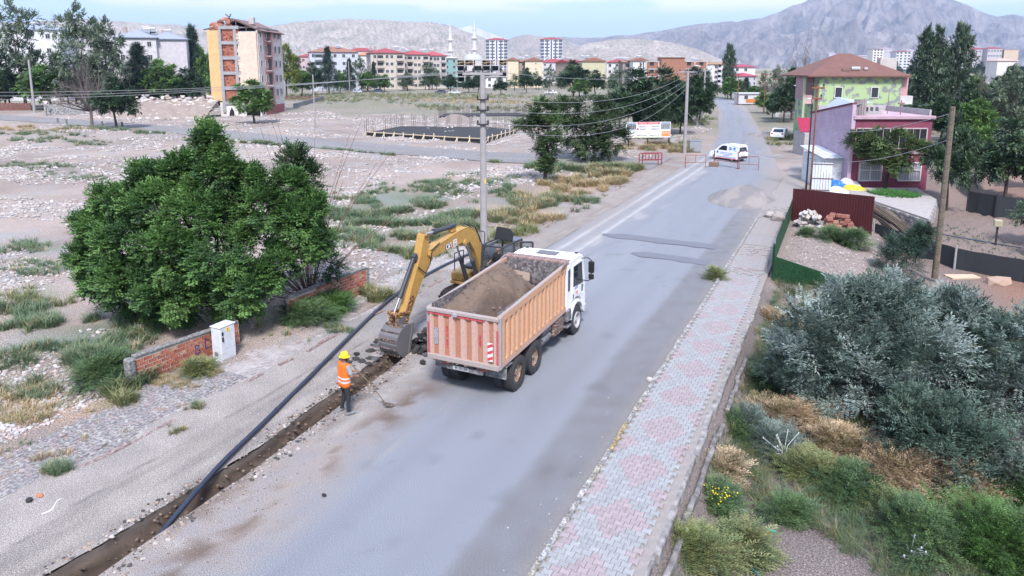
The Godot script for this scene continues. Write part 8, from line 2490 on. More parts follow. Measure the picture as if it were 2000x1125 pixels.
	t = thing("brush_pile", "dark pile of brushwood below the terrace corner", "brushwood", V(8.9, -0.7, -48.3))
	for k in 160:
		b = MB.new() if k % 40 == 0 else b
		var o := rdir(r, 0.3) * V(0.9, 0.5, 0.8); o.y = absf(o.y)
		b.tube([o, o + rdir(r) * 0.6], 0.012, 3, 0.005)
		if k % 40 == 39: stuff(part("twigs", b, plain(0.07, 0.045, 0.04, 0.9), t))
	# garden odds and ends
	t = thing("bird_box", "pale box on a dark post in the garden", "bird box", V(12.02, 0.00, -50.52) + V(1.2, -0.8, 1.5))
	b = MB.new(); b.box(V(0, 0.5, 0), V(0.1, 1.3, 0.1)); part("post", b, M.dark, t)
	b = MB.new(); b.col = C(0.5, 0.46, 0.32); b.box(V(0, 1.35, 0), V(0.42, 0.4, 0.4), Basis(), 0.03); part("box", b, M.paint_v, t)
	t = thing("white_canister", "white plastic canister at the edge of the vegetable rows", "canister", V(13.74, 0.00, -48.09) + V(1.0, -0.8, 1.5))
	b = MB.new(); b.box(V(0, 0.2, 0), V(0.4, 0.42, 0.3), Basis(), 0.06); part("body", b, M.white, t)
	b = MB.new(); b.cyl(V(0.1, 0.4, 0), V(0.1, 0.48, 0), 0.05, 0.05, 8); part("cap", b, M.dark, t)
	for q in [["dark water hose along the top of the vegetable rows", [V(9.6, -0.65, -51.0), V(11.5, -0.7, -50.0), V(15.0, -0.7, -48.3), V(19.0, -0.7, -47.0)], 0.04, C(0.05, 0.07, 0.11)], ["turquoise hose on the bare soil at the bottom right", [V(2.9, -0.96, -14.9), V(3.7, -0.95, -14.45), V(4.35, -0.95, -13.6), V(4.6, -0.95, -12.6)], 0.016, C(0.05, 0.42, 0.52)]]:
		b = MB.new(); b.tube(smooth_path(q[1], 0.25), q[2], 6)
		tag(part("hose", b, plain(q[3].r, q[3].g, q[3].b, 0.4)), q[0], "hose")
	for q in [["large pale flat rock at the foot of the net fence", V(12.0, -0.9, -40.0), V(0.9, 0.5, 0.6), C(0.50, 0.36, 0.28)], ["pale rock right of the large flat one", V(13.3, -0.9, -39.9), V(0.5, 0.3, 0.4), C(0.5, 0.42, 0.38)], ["grey boulder on the pavement edge by the turf fence", V(1.3, 0.15, -46.5), V(0.7, 0.5, 0.5), C(0.42, 0.38, 0.36)], ["second grey boulder on the pavement edge, beside the first", V(0.8, 0.15, -47.3), V(0.6, 0.35, 0.5), C(0.46, 0.42, 0.40)]]:
		b = MB.new(); b.col = q[3]; b.rock(V(0, q[2].y * 0.35, 0), q[2] * 1.5, r)
		var o := part("rock", b, M.rubble); o.position = q[1]; tag(o, q[0], "rock")
	t = thing("plank_pile", "short pile of pale planks at the foot of the net fence", "planks", V(10.6, -0.9, -40.6), 0.5)
	for k in 9:
		b = MB.new(); b.box(V(0, 0.06 + 0.05 * (k / 3), -0.25 + 0.22 * (k % 3)), V(1.5, 0.04, 0.18), Basis(Vector3.UP, r.randf_range(-0.08, 0.08)), 0.006); part("plank", b, plain(0.55, 0.42, 0.30, 0.9), t)
	for q in [["green glass bottle lying on the bare soil at the lower right", V(3.95, -0.95, -15.9), C(0.03, 0.30, 0.24)], ["blue plastic scrap at the bottom edge beside the olive weeds", V(2.95, -0.95, -14.0), C(0.05, 0.35, 0.62)], ["white paper scrap beside the flowering mustard plant", V(3.25, -0.95, -16.4), C(0.65, 0.66, 0.7)]]:
		b = MB.new(); b.cyl(V(-0.1, 0.03, 0), V(0.06, 0.03, 0.02), 0.035, 0.035, 8); b.cyl(V(0.06, 0.03, 0.02), V(0.12, 0.03, 0.03), 0.034, 0.014, 8)
		var o := part("litter", b, plain(q[2].r, q[2].g, q[2].b, 0.3)); o.position = q[1]; tag(o, q[0], "litter")

# ---------- trees and shrubs ----------
func spray_mesh(n: int, l: float, leaf: float, w: float, r: RandomNumberGenerator) -> ArrayMesh:   # a twig along +z with leaflets, tip drooping
	var b := MB.new()
	for i in n:
		var f := float(i) / (n - 1)
		var s := -1.0 if i % 2 else 1.0
		if i == n - 1: s = 0.0
		var o := V(0, -0.18 * l * f * f, l * f)
		var d := V(s * 0.9, r.randf_range(-0.35, 0.45), 0.55 if s != 0.0 else 1.0).normalized()
		var e := d.cross(Vector3.UP).normalized().rotated(d, r.randf_range(-0.7, 0.7)) * w
		var m := o + d * leaf * 0.5 + V(0, 0.06 * leaf, 0)
		var t := o + d * leaf * r.randf_range(0.85, 1.1)
		b.tri(o, m + e, m - e)
		b.tri(m - e, m + e, t)
	return b.mesh()

func rdir(r: RandomNumberGenerator, up := 0.0) -> Vector3:
	return (V(r.randfn(), r.randfn() + up, r.randfn())).normalized()

# lobes: [centre, radii]; each becomes clumps of sprays, so that the outline is uneven and gaps stay open
func crown(t: Node3D, lobes: Array, clumps: int, per: int, size: float, mesh: Mesh, tints: Array, r: RandomNumberGenerator, m: Material, clump_r := 0.34, up := 0.35) -> void:
	var pl: Array = []
	var tn: Array = []
	for L in lobes:
		var rad: Vector3 = L[1]
		for c in clumps:
			var d := rdir(r, up)
			var ctr: Vector3 = L[0] + d * rad * r.randf_range(0.55, 1.0)
			var cr := (rad.x + rad.y + rad.z) / 3.0 * clump_r * r.randf_range(0.6, 1.3)
			var tone: Color = tints[r.randi() % tints.size()] * r.randf_range(0.8, 1.2)
			for k in per:
				var q := rdir(r, 0.2)
				var p := ctr + q * V(cr, cr * 0.8, cr) * sqrt(r.randf())
				var dir := (q * 0.7 + d * 0.8 + rdir(r) * 0.6).normalized()
				if absf(dir.y) > 0.97: dir = V(0.4, dir.y, 0.2).normalized()
				var s := size * r.randf_range(0.65, 1.25)
				pl.append(Transform3D(Basis.looking_at(-dir, Vector3.UP).scaled(V(s, s, s)), p))
				tn.append(tone * r.randf_range(0.8, 1.25))
	scatter("crown", mesh, m, pl, tn, t)

func trunk(t: Node3D, h: float, r0: float, limbs: Array, m: Material, fork := 0.35) -> void:
	var b := MB.new()
	var top := V(r0 * 0.8, h * fork, r0 * 0.3)
	b.tube(smooth_path([V(0, -0.3, 0), V(r0 * 0.3, h * fork * 0.5, 0), top], 0.4), r0, 8, r0 * 0.72)
	for q in limbs:
		var e: Vector3 = q
		var mid := top.lerp(e, 0.5) + V(0, (e - top).length() * 0.10, 0)
		b.tube(smooth_path([top, mid, e], 0.5), r0 * 0.55, 6, r0 * 0.12)
		for s in [-1.0, 1.0]:
			var side: Vector3 = (e - top).cross(Vector3.UP).normalized() * s * (e - top).length() * 0.3
			b.tube([mid, mid.lerp(e, 0.5) + side + V(0, 0.2, 0)], r0 * 0.26, 5, r0 * 0.06)
	part("trunk", b, m, t)

var proto := {}
func make_protos() -> void:
	var r := RandomNumberGenerator.new()
	r.seed = 900
	var sp := spray_mesh(9, 0.55, 0.34, 0.085, r)
	var nd := spray_mesh(13, 0.6, 0.26, 0.03, r)
	# every prototype is 10 m tall and 8 m wide; copies are scaled
	for q in [["green", [C(0.085, 0.169, 0.040), C(0.113, 0.215, 0.051), C(0.062, 0.125, 0.040)]], ["dark", [C(0.034, 0.073, 0.036), C(0.051, 0.096, 0.043), C(0.028, 0.056, 0.034)]], ["grey", [C(0.096, 0.141, 0.085), C(0.125, 0.169, 0.108), C(0.068, 0.108, 0.068)]], ["yellow", [C(0.181, 0.226, 0.045), C(0.226, 0.249, 0.056), C(0.113, 0.169, 0.045)]]]:
		var t := thing("tree", "", "tree", Vector3.ZERO)
		var lobes: Array = []
		for k in 9:
			var a := TAU * k / 9.0 + r.randf()
			var y := r.randf_range(3.4, 8.0)
			var w := 2.5 * sqrt(maxf(0.1, 1.0 - pow((y - 5.2) / 5.0, 2.0)))
			lobes.append([V(cos(a) * w, y, sin(a) * w), V(1.5, 1.3, 1.5) * r.randf_range(0.8, 1.15)])
		lobes.append([V(0.3, 8.6, 0), V(1.4, 1.3, 1.4)]); lobes.append([V(0, 6.0, 0), V(2.2, 2.2, 2.2)])
		trunk(t, 10.0, 0.24, [V(1.8, 6.5, 0.6), V(-1.7, 6.2, 0.9), V(0.3, 8.0, -1.2), V(-0.6, 5.6, -1.8), V(0.4, 8.4, 0.6)], M.bark, 0.3)
		var loose: bool = q[0] == "grey"
		crown(t, lobes, 9 if loose else 13, 12 if loose else 16, 0.85 if loose else 1.0, sp, q[1], r, M.leaf, 0.42)
		proto[q[0]] = t
	var pn := thing("tree", "", "tree", Vector3.ZERO)
	var lb: Array = []
	for k in 16:
		var y := 1.6 + 8.0 * k / 15.0
		var w := 3.5 * (1.0 - (y - 1.0) / 9.4)
		for i in 4:
			var a := TAU * i / 4.0 + k * 0.9
			lb.append([V(cos(a) * w * 0.62, y, sin(a) * w * 0.62), V(w * 0.55 + 0.15, 0.42, w * 0.55 + 0.15)])
	trunk(pn, 10.0, 0.2, [V(0, 9.5, 0)], M.bark, 0.5)
	crown(pn, lb, 5, 11, 1.0, nd, [C(0.034, 0.068, 0.048), C(0.051, 0.090, 0.062), C(0.025, 0.051, 0.040)], r, M.leaf, 0.5, 0.1)
	proto.pine = pn
	var po := thing("tree", "", "tree", Vector3.ZERO)
	lb = []
	for k in 14:
		var y := 1.2 + 8.4 * k / 13.0
		var w := 1.5 * sqrt(sin(PI * clampf((y + 0.6) / 11.0, 0.0, 1.0)))
		for i in 3:
			var a := TAU * i / 3.0 + k
			lb.append([V(cos(a) * w * 1.3, y, sin(a) * w * 1.3), V(w * 0.9, 0.9, w * 0.9)])
	trunk(po, 10.0, 0.2, [V(0, 9.6, 0), V(0.8, 7.0, 0.3), V(-0.8, 6.5, -0.2)], M.bark, 0.25)
	crown(po, lb, 6, 14, 0.8, sp, [C(0.062, 0.102, 0.062), C(0.085, 0.130, 0.080), C(0.045, 0.080, 0.051)], r, M.leaf, 0.5, 0.5)
	proto.poplar = po
	var de := thing("tree", "", "tree", Vector3.ZERO)
	var b := MB.new()
	b.tube([V(0, -0.3, 0), V(0.1, 2.5, 0)], 0.3, 8, 0.24)
	for k in 26:
		var d := rdir(r, 0.9); d.y = absf(d.y) + 0.2
		var e := V(0.1, 2.4, 0) + d * r.randf_range(3.6, 6.6)
		var pts := smooth_path([V(0.1, 2.3, 0), V(0.1, 2.4, 0).lerp(e, 0.5) + rdir(r) * 0.5, e], 0.6)
		b.tube(pts, 0.13, 5, 0.03)
		for i in 12:
			var s: Vector3 = pts[int(pts.size() * r.randf_range(0.35, 0.95))]
			b.tube([s, s + (d + rdir(r)) * r.randf_range(0.5, 1.2), s + (d + rdir(r)) * r.randf_range(1.2, 2.0)], 0.035, 3, 0.012)
	part("branches", b, surf(C(0.24, 0.20, 0.19), 0.9, "streak", 0.6), de)
	proto.dead = de

func plant_tree(kind: String, label: String, at: Vector3, w: float, group := "") -> void:
	var narrow: float = 4.6 if kind == "poplar" else (7.0 if kind == "pine" else 8.0)
	var name_: String = {"pine": "conifer_tree", "poplar": "poplar_tree", "dead": "bare_tree"}.get(kind, "broadleaf_tree")
	var y := gh(at.x, at.z) if at.z > -300.0 else 0.0
	var o := copy_of(proto[kind], name_, label, V(at.x, y, at.z), rng.randf() * TAU, V(w / narrow, (at.y - y) / 10.0, w / narrow))
	if group: o.set_meta("group", group)

func make_trees() -> void:
	make_protos()
	var list: Array = [
		["grey", "tall loose grey-green tree at the far left, sky showing through", V(-163.80, 23.19, -99.11), 12.83], ["grey", "tall full tree with a pointed top, second from the far left", V(-150.40, 22.16, -103.33), 13.83], ["grey", "tall grey-green tree leaning against the blue-roofed block", V(-150.74, 19.69, -109.71), 11.35],
		["green", "round bright green tree in front of the far-left tall trees", V(-155.76, 9.82, -98.71), 10.82], ["dark", "low dark tree mass at the left edge of the picture", V(-165.95, 10.49, -95.96), 8.07], ["dark", "dark bushy tree behind the graffiti wall", V(-165.76, 8.38, -112.09), 8.80],
		["dead", "half-bare brown tree with a thick dark trunk beside the lot road", V(-105.43, 11.04, -74.64), 7.03], ["dark", "small round dark tree beside the half-bare tree on the lot road", V(-99.19, 7.88, -74.40), 6.93], ["pine", "green conical tree in front of the blue-roofed blocks", V(-153.45, 14.76, -120.45), 11.46], ["green", "low green tree right of the conical tree", V(-148.76, 11.08, -122.67), 9.55],
		["pine", "tall dark pine left of the ruined block", V(-155.89, 19.97, -139.03), 8.69], ["pine", "shorter dark pine beside the tall pine", V(-159.92, 14.34, -137.12), 7.01], ["green", "green tree just behind the left edge of the ruined block", V(-153.63, 14.34, -140.10), 5.61], ["green", "low wide green tree left of the ruined block", V(-143.73, 7.40, -122.53), 7.54],
		["green", "round green tree in front of the ruined block's corner", V(-85.63, 7.33, -89.71), 7.43], ["yellow", "yellow-green tree right behind the ruined block", V(-144.46, 15.43, -161.14), 9.37], ["green", "green bush-like tree below the yellow-green tree", V(-152.56, 8.33, -176.78), 8.19], ["pine", "wide dark cypress in front of the light blue-grey block", V(-161.48, 16.10, -200.69), 7.65], ["dark", "round dark tree left of the wide cypress", V(-160.39, 10.62, -191.16), 7.90], ["green", "bright green tree right of the wide cypress", V(-160.98, 8.16, -206.24), 4.82],
		["pine", "grey-green fir between the cypress and the beige row", V(-167.62, 12.27, -220.29), 5.51], ["pine", "slim dark fir in front of the beige row's left end", V(-166.21, 11.19, -233.62), 4.51], ["grey", "pale green tree between two firs before the beige row", V(-167.20, 13.10, -226.69), 6.83], ["green", "small round green tree by the parked cars, left one", V(-161.45, 7.69, -223.21), 5.51], ["green", "small round green tree by the parked cars, right one", V(-155.82, 6.54, -225.88), 5.51],
		["grey", "pale green broad tree before the beige row", V(-154.28, 7.21, -239.27), 8.20], ["grey", "taller grey-green tree before the teal block", V(-153.19, 10.84, -253.54), 8.56], ["dark", "dark tree left of the bare concrete frame", V(-130.37, 6.60, -231.97), 6.17], ["dark", "dark tree in front of the bare concrete frame's left part", V(-121.65, 5.92, -230.37), 5.67], ["dark", "dark tree right in front of the bare concrete frame", V(-118.60, 7.03, -231.82), 4.54],
		["dark", "small tree with a thin trunk right of the nearest pole", V(-100.91, 5.91, -214.57), 5.17], ["dark", "conical dark tree before the cream gables", V(-100.63, 8.88, -234.81), 5.57], ["grey", "pale round bushy tree left of the cream gables", V(-115.92, 6.41, -257.43), 6.56], ["grey", "tall pale green tree between the cream gable and the big dark tree", V(-88.02, 9.60, -225.43), 5.27],
		["dark", "big dark round tree before the right-hand tower", V(-74.73, 11.19, -213.64), 11.14], ["green", "lower blue-green tree in front of the big dark round tree", V(-68.06, 6.02, -200.97), 6.75], ["dark", "dark tree with a black trunk right of the big dark round tree", V(-71.12, 8.28, -224.08), 7.46], ["grey", "grey-green tree before the white gable-ended block", V(-56.21, 9.02, -199.39), 6.55], ["grey", "thin pale tree before the unfinished brick building", V(-50.93, 8.72, -205.43), 4.23],
		["dark", "dark leaning tree behind the billboard", V(-21.28, 9.06, -94.26), 8.69], ["dark", "dark broad tree between the billboard and the second pole", V(-18.80, 9.18, -100.29), 7.63], ["dark", "dense dark tree right of the second pole", V(-18.48, 9.27, -118.03), 6.73], ["dark", "dark tree by the bend of the road, behind the power poles", V(-23.54, 8.52, -157.31), 5.79], ["grey", "low grey-green tree left of the billboard", V(-27.96, 6.59, -109.18), 4.88], ["dark", "low dark bush-like tree right behind the billboard", V(-18.91, 5.25, -93.85), 5.48], ["dark", "low dark tree at the foot of the second pole", V(-17.03, 5.64, -102.85), 5.16], ["dark", "low dark tree along the road beyond the second pole", V(-18.96, 5.37, -127.51), 4.70],
		["poplar", "lone slim poplar before the white and maroon block", V(-29.36, 15.11, -226.95), 3.17], ["green", "round green tree at the bend of the road", V(-27.31, 6.32, -220.27), 7.37], ["pine", "dark pine before the maroon-roofed blocks", V(-25.39, 6.10, -237.00), 4.91], ["green", "low green bushes behind the roadside kiosk", V(-21.83, 3.73, -230.52), 5.39],
		["grey", "pale green tree left of the bare tree", V(-12.26, 9.60, -192.58), 5.23], ["grey", "grey-green tree behind the utility poles", V(-16.68, 8.24, -204.95), 3.93], ["dead", "bare grey-brown tree left of the green house", V(-3.66, 13.19, -146.01), 7.63], ["dark", "dark dense tree below the bare tree", V(-4.55, 9.15, -136.99), 6.64], ["dark", "dark bushy tree beside the road, under the street lamps", V(-5.38, 6.57, -131.38), 5.33], ["green", "bright green bush by the roadside utility poles", V(-11.35, 4.35, -157.39), 4.30], ["dead", "small leafless bush in front of the green house's loggia", V(0.12, 6.00, -110.97), 4.43], ["green", "green bush left of the crimson-roofed shed", V(-8.14, 3.98, -140.91), 3.45],
		["poplar", "left of the two tall poplars right of the green house", V(14.67, 14.00, -117.86), 3.84], ["poplar", "right, slightly taller of the two poplars right of the green house", V(18.88, 14.58, -123.45), 3.04], ["poplar", "shorter dense poplar between the two tall ones", V(16.94, 10.96, -125.38), 3.43], ["grey", "grey-green tree at the foot of the left poplar", V(13.89, 8.81, -129.00), 4.88], ["dark", "dark broad tree behind the maroon house's right corner", V(15.14, 5.93, -101.01), 5.64], ["dark", "dark tree below the right poplar", V(18.28, 7.36, -107.12), 5.25], ["green", "mid green tree behind the garden, under the ribbed metal roof", V(18.54, 5.79, -98.38), 4.79], ["grey", "pale feathery tree at the right edge behind the garden", V(23.69, 9.29, -108.32), 5.83], ["poplar", "narrow dark tree left of the right edge", V(25.29, 9.03, -122.89), 1.92], ["dark", "dark tree in the thicket before the white far house", V(23.82, 6.87, -122.19), 5.16], ["dead", "grey leafless thicket tree behind the garden", V(19.75, 8.30, -109.95), 5.03],
		["dark", "tall dark tree leaning over the yard right of the maroon house", V(11.75, 6.08, -59.37), 3.47], ["dark", "large dark tree behind the dark garden net", V(16.44, 5.47, -66.38), 5.16], ["green", "green tree behind the dark garden net, left of the large dark one", V(15.04, 4.48, -71.38), 3.47], ["green", "young green tree at the right edge above the garden", V(19.33, 3.90, -74.03), 3.06],
	]
	for q in list: plant_tree(q[0], q[1], q[2], q[3])
	# the far belt of trees on the plain at the right, and bushes scattered over the far field
	var r := RandomNumberGenerator.new()
	r.seed = 12
	for k in 46:
		var p: Vector3 = V(-5.22, 0.00, -683.91).lerp(V(187.53, 0.00, -844.25), k / 45.0) + V(r.randf_range(-12, 12), 0, r.randf_range(-70, 10))
		p.y = r.randf_range(8.0, 14.0)
		plant_tree(["grey", "dark", "pine"][k % 3], "tree of the dense belt across the plain below the far towers", p, r.randf_range(8.0, 13.0), "belt of trees below the far towers")
	for k in 26:
		var p: Vector3 = V(-206.43, 0.00, -228.33).lerp(V(-72.78, 0.00, -277.86), r.randf()) + V(r.randf_range(-10, 10), 0, r.randf_range(-60, 20))
		p.y = r.randf_range(5.0, 9.0)
		plant_tree(["grey", "dark", "green"][k % 3], "tree in the loose line along the foot of the apartment blocks", p, r.randf_range(4.0, 7.0), "trees along the foot of the apartment blocks")
	for k in 34:
		var p: Vector3 = V(15.92, 0.00, -148.05).lerp(V(34.45, 0.00, -138.74), r.randf()) + V(r.randf_range(-5, 5), 0, r.randf_range(-30, 5))
		p.y = r.randf_range(5.0, 8.5)
		plant_tree(["grey", "dark", "dark", "green"][k % 4], "tree of the thicket between the green house and the garden", p, r.randf_range(6.0, 9.0), "thicket behind the garden")
	for k in 16:
		var p: Vector3 = V(-179.96, 0.00, -95.87).lerp(V(-141.29, 0.00, -128.81), k / 15.0) + V(r.randf_range(-4, 4), 0, r.randf_range(-12, 0))
		p.y = r.randf_range(5.5, 9.0)
		plant_tree(["dark", "dark", "grey", "green"][k % 4], "low tree of the hedge-like row behind the walls at the far left", p, r.randf_range(7.0, 10.0), "low trees behind the walls at the far left")
	for k in proto: proto[k].free()
	near_trees()

func near_trees() -> void:
	var r := RandomNumberGenerator.new()
	r.seed = 321
	var sp := spray_mesh(13, 0.30, 0.115, 0.027, r)
	var greens := [C(0.059, 0.137, 0.033), C(0.080, 0.175, 0.041), C(0.042, 0.099, 0.031), C(0.099, 0.198, 0.050)]
	# the big tree behind the brick wall
	var t := thing("big_tree", "big dense green tree overhanging the brick wall on the left", "tree", V(-16.3, 0.1, -18.6))
	var lobes: Array = [[V(0.4, 6.5, 0.2), V(0.5, 0.9, 0.5)], [V(0.5, 5.5, 0.1), V(0.75, 0.8, 0.75)], [V(-0.9, 5.7, 0.5), V(0.5, 0.6, 0.5)], [V(-2.1, 5.1, 0.9), V(0.8, 0.8, 0.8)], [V(1.3, 5.4, -0.6), V(0.5, 0.5, 0.5)], [V(-3.1, 4.6, 1.5), V(0.8, 0.5, 0.8)], [V(-3.8, 3.7, 1.9), V(0.9, 0.45, 0.9)], [V(-3.7, 2.6, 2.1), V(0.9, 0.5, 0.9)], [V(-3.3, 1.7, 2.2), V(0.8, 0.5, 0.8)],
		[V(-1.2, 4.4, 1.2), V(1.2, 0.9, 1.2)], [V(-1.9, 3.3, 1.9), V(1.2, 0.8, 1.2)], [V(0.3, 4.2, 1.0), V(1.2, 1.0, 1.2)], [V(0.0, 3.1, 2.0), V(1.2, 0.8, 1.1)], [V(1.6, 4.3, -0.6), V(1.1, 0.9, 1.1)], [V(2.6, 3.8, -1.6), V(0.9, 0.7, 0.9)], [V(3.0, 3.0, -1.8), V(0.8, 0.6, 0.8)], [V(2.2, 5.0, -1.7), V(0.5, 0.5, 0.5)], [V(2.9, 4.2, -2.1), V(0.4, 0.4, 0.4)],
		[V(-1.6, 2.0, 2.4), V(1.1, 0.7, 1.1)], [V(0.1, 1.7, 2.2), V(1.1, 0.7, 1.0)], [V(-2.4, 1.0, 1.6), V(1.2, 0.6, 1.0)], [V(-0.6, 0.9, 1.3), V(1.3, 0.6, 0.8)], [V(1.3, 1.2, 0.4), V(1.2, 0.7, 0.8)], [V(1.4, 2.9, 1.1), V(1.1, 0.9, 1.1)], [V(2.0, 1.9, 0.9), V(1.0, 0.7, 1.0)], [V(2.5, 2.2, -0.5), V(0.8, 0.7, 0.8)], [V(0, 3.4, -1.2), V(1.8, 1.5, 1.8)], [V(-1.0, 1.6, 1.4), V(1.4, 0.5, 1.0)]]
	trunk(t, 6.0, 0.2, [V(-2.6, 3.6, 1.3), V(-1.3, 4.8, 0.7), V(0.4, 6.2, 0.1), V(1.8, 4.3, -1.1), V(2.9, 2.8, -1.8), V(0.3, 2.6, 2.2), V(-2.6, 2.2, 1.8)], M.bark, 0.16)
	crown(t, lobes, 22, 48, 1.0, sp, greens, r, M.leaf, 0.36, 0.45)
	# slender shrub with bare whips to its right
	var s := thing("whip_shrub", "thin dark shrub with long bare reddish whips, right of the big tree", "shrub", V(-14.72, 2.61, -21.87) * V(1, 0, 1))
	s.scale = V(1.25, 1.4, 1.25)
	var b := MB.new()
	for k in 46:
		var d := rdir(r, 1.2); d.y = absf(d.y) + 0.35
		var l := r.randf_range(2.2, 4.6)
		b.tube(smooth_path([Vector3.ZERO, d * l * 0.5 + rdir(r) * 0.15, d * l + V(d.x, -0.2, d.z) * 0.7], 0.5), 0.018, 4, 0.005)
	part("whips", b, plain(0.16, 0.095, 0.085, 0.8), s)
	crown(s, [[V(0.1, 2.6, 0), V(0.6, 1.0, 0.6)], [V(0.2, 1.4, 0), V(0.8, 0.9, 0.8)], [V(-0.4, 4.1, 0.0), V(0.4, 0.4, 0.4)], [V(-0.1, 3.6, -0.2), V(0.5, 0.5, 0.5)]], 12, 22, 0.9, sp, [C(0.04, 0.085, 0.035), C(0.06, 0.11, 0.045)], r, M.leaf)
	# tree pair beside the lot near the side road
	var q := thing("roadside_tree", "small tree with a clear leaning trunk at the edge of the grass", "tree", V(-17.21, 0.00, -52.87))
	q.scale = V(1.4, 1.1, 1.3)
	trunk(q, 5.6, 0.14, [V(0.1, 5.4, -0.2), V(-0.9, 4.6, 0.1), V(0.8, 4.2, 0.3)], M.bark, 0.42)
	crown(q, [[V(-0.3, 5.3, 0), V(0.9, 1.0, 0.9)], [V(-0.9, 4.5, 0), V(0.8, 0.7, 0.8)], [V(0.5, 4.2, 0.2), V(1.0, 1.0, 1.0)], [V(0.2, 3.0, 0), V(0.7, 0.6, 0.7)], [V(0.05, 1.7, 0.1), V(0.4, 0.35, 0.4)]], 16, 22, 1.2, sp, [C(0.055, 0.10, 0.035), C(0.075, 0.13, 0.045), C(0.04, 0.075, 0.03)], r, M.leaf)
	q = thing("bushy_tree", "wide bushy dark green tree between the leaning trunk and the billboard", "tree", V(-19.92, 0.00, -69.86))
	q.scale = V(1.3, 1.08, 1.25)
	trunk(q, 6.0, 0.2, [V(-1.6, 4.6, 0.3), V(1.5, 4.0, 0.2), V(0.1, 5.4, 0)], M.bark, 0.2)
	crown(q, [[V(-1.6, 4.4, 0.2), V(1.6, 1.4, 1.6)], [V(0.4, 5.0, 0), V(1.5, 1.3, 1.5)], [V(1.7, 3.6, 0), V(1.7, 1.5, 1.6)], [V(2.4, 2.0, 0.2), V(1.5, 1.2, 1.5)], [V(0.6, 2.6, 0.8), V(1.9, 1.6, 1.6)], [V(-1.2, 2.9, 0.5), V(1.5, 1.3, 1.5)], [V(1.0, 1.1, 0.8), V(1.6, 0.9, 1.3)]], 20, 26, 1.4, sp, [C(0.045, 0.08, 0.03), C(0.065, 0.105, 0.04), C(0.032, 0.06, 0.026)], r, M.leaf)
	# tree on the terrace before the maroon house
	q = thing("terrace_tree", "spreading green tree with a dark forked trunk before the maroon house", "tree", V(7.73, 0.00, -60.74) + V(0, 0.5, 0))
	trunk(q, 4.4, 0.16, [V(-1.8, 2.8, 0.2), V(-0.6, 3.8, 0), V(1.5, 3.1, 0.2), V(0.6, 2.6, 0.6)], surf(C(0.06, 0.045, 0.04), 0.9, "streak", 0.4), 0.3)
	crown(q, [[V(-1.9, 3.3, 0), V(1.0, 0.8, 1.0)], [V(-0.6, 3.7, 0.1), V(1.2, 0.8, 1.1)], [V(0.7, 3.3, 0.2), V(1.3, 1.0, 1.2)], [V(1.8, 2.7, 0.2), V(1.1, 0.9, 1.1)], [V(-0.9, 2.6, 0.5), V(1.0, 0.7, 1.0)], [V(0.9, 1.9, 0.6), V(1.2, 0.8, 1.0)]], 18, 24, 1.1, sp, [C(0.060, 0.105, 0.03), C(0.085, 0.135, 0.04), C(0.045, 0.08, 0.026)], r, M.leaf)
	for f in [[V(12.93, 0.00, -50.95), 2.4, "small fruit tree with two stems, left one in the garden"], [V(13.63, 0.00, -51.60), 2.6, "bushy small fruit tree in the garden, right of the two-stemmed one"], [V(14.02, 0.00, -47.14), 2.8, "leafy fruit tree at the right edge of the garden"]]:
		q = thing("fruit_tree", f[2], "tree", f[0] + V(0, -0.8, 0) + (V(2.0, 0, 1.2)))
		trunk(q, f[1], 0.06, [V(0.5, f[1] * 0.8, 0.2), V(-0.5, f[1] * 0.75, 0)], M.bark, 0.35)
		crown(q, [[V(0, f[1] * 0.72, 0), V(1.1, 0.7, 1.0)], [V(0.5, f[1] * 0.85, 0.2), V(0.7, 0.5, 0.7)]], 16, 18, 0.9, sp, [C(0.05, 0.095, 0.045), C(0.07, 0.12, 0.055)], r, M.leaf)
	var nd := spray_mesh(15, 0.4, 0.12, 0.012, r)
	q = thing("fir_bush", "dark bluish fir bush with a leaning top by the net fence", "shrub", V(7.58, 0.00, -38.36) + V(0, -0.5, 0))
	crown(q, [[V(-0.1, 0.6, 0), V(1.0, 0.7, 0.9)], [V(0.1, 1.3, 0), V(0.75, 0.6, 0.7)], [V(0.6, 1.8, 0), V(0.3, 0.4, 0.3)], [V(0.9, 2.2, 0), V(0.16, 0.3, 0.16)]], 20, 26, 1.0, nd, [C(0.045, 0.085, 0.06), C(0.065, 0.115, 0.08), C(0.03, 0.06, 0.045)], r, M.leaf)
	# silver bushes on the low ground
	var sv := spray_mesh(13, 0.34, 0.13, 0.020, r)
	var silver := [C(0.14, 0.195, 0.17), C(0.24, 0.30, 0.28), C(0.08, 0.12, 0.10), C(0.05, 0.085, 0.065)]
	var deep := [C(0.066, 0.111, 0.082), C(0.094, 0.143, 0.111), C(0.045, 0.074, 0.053)]
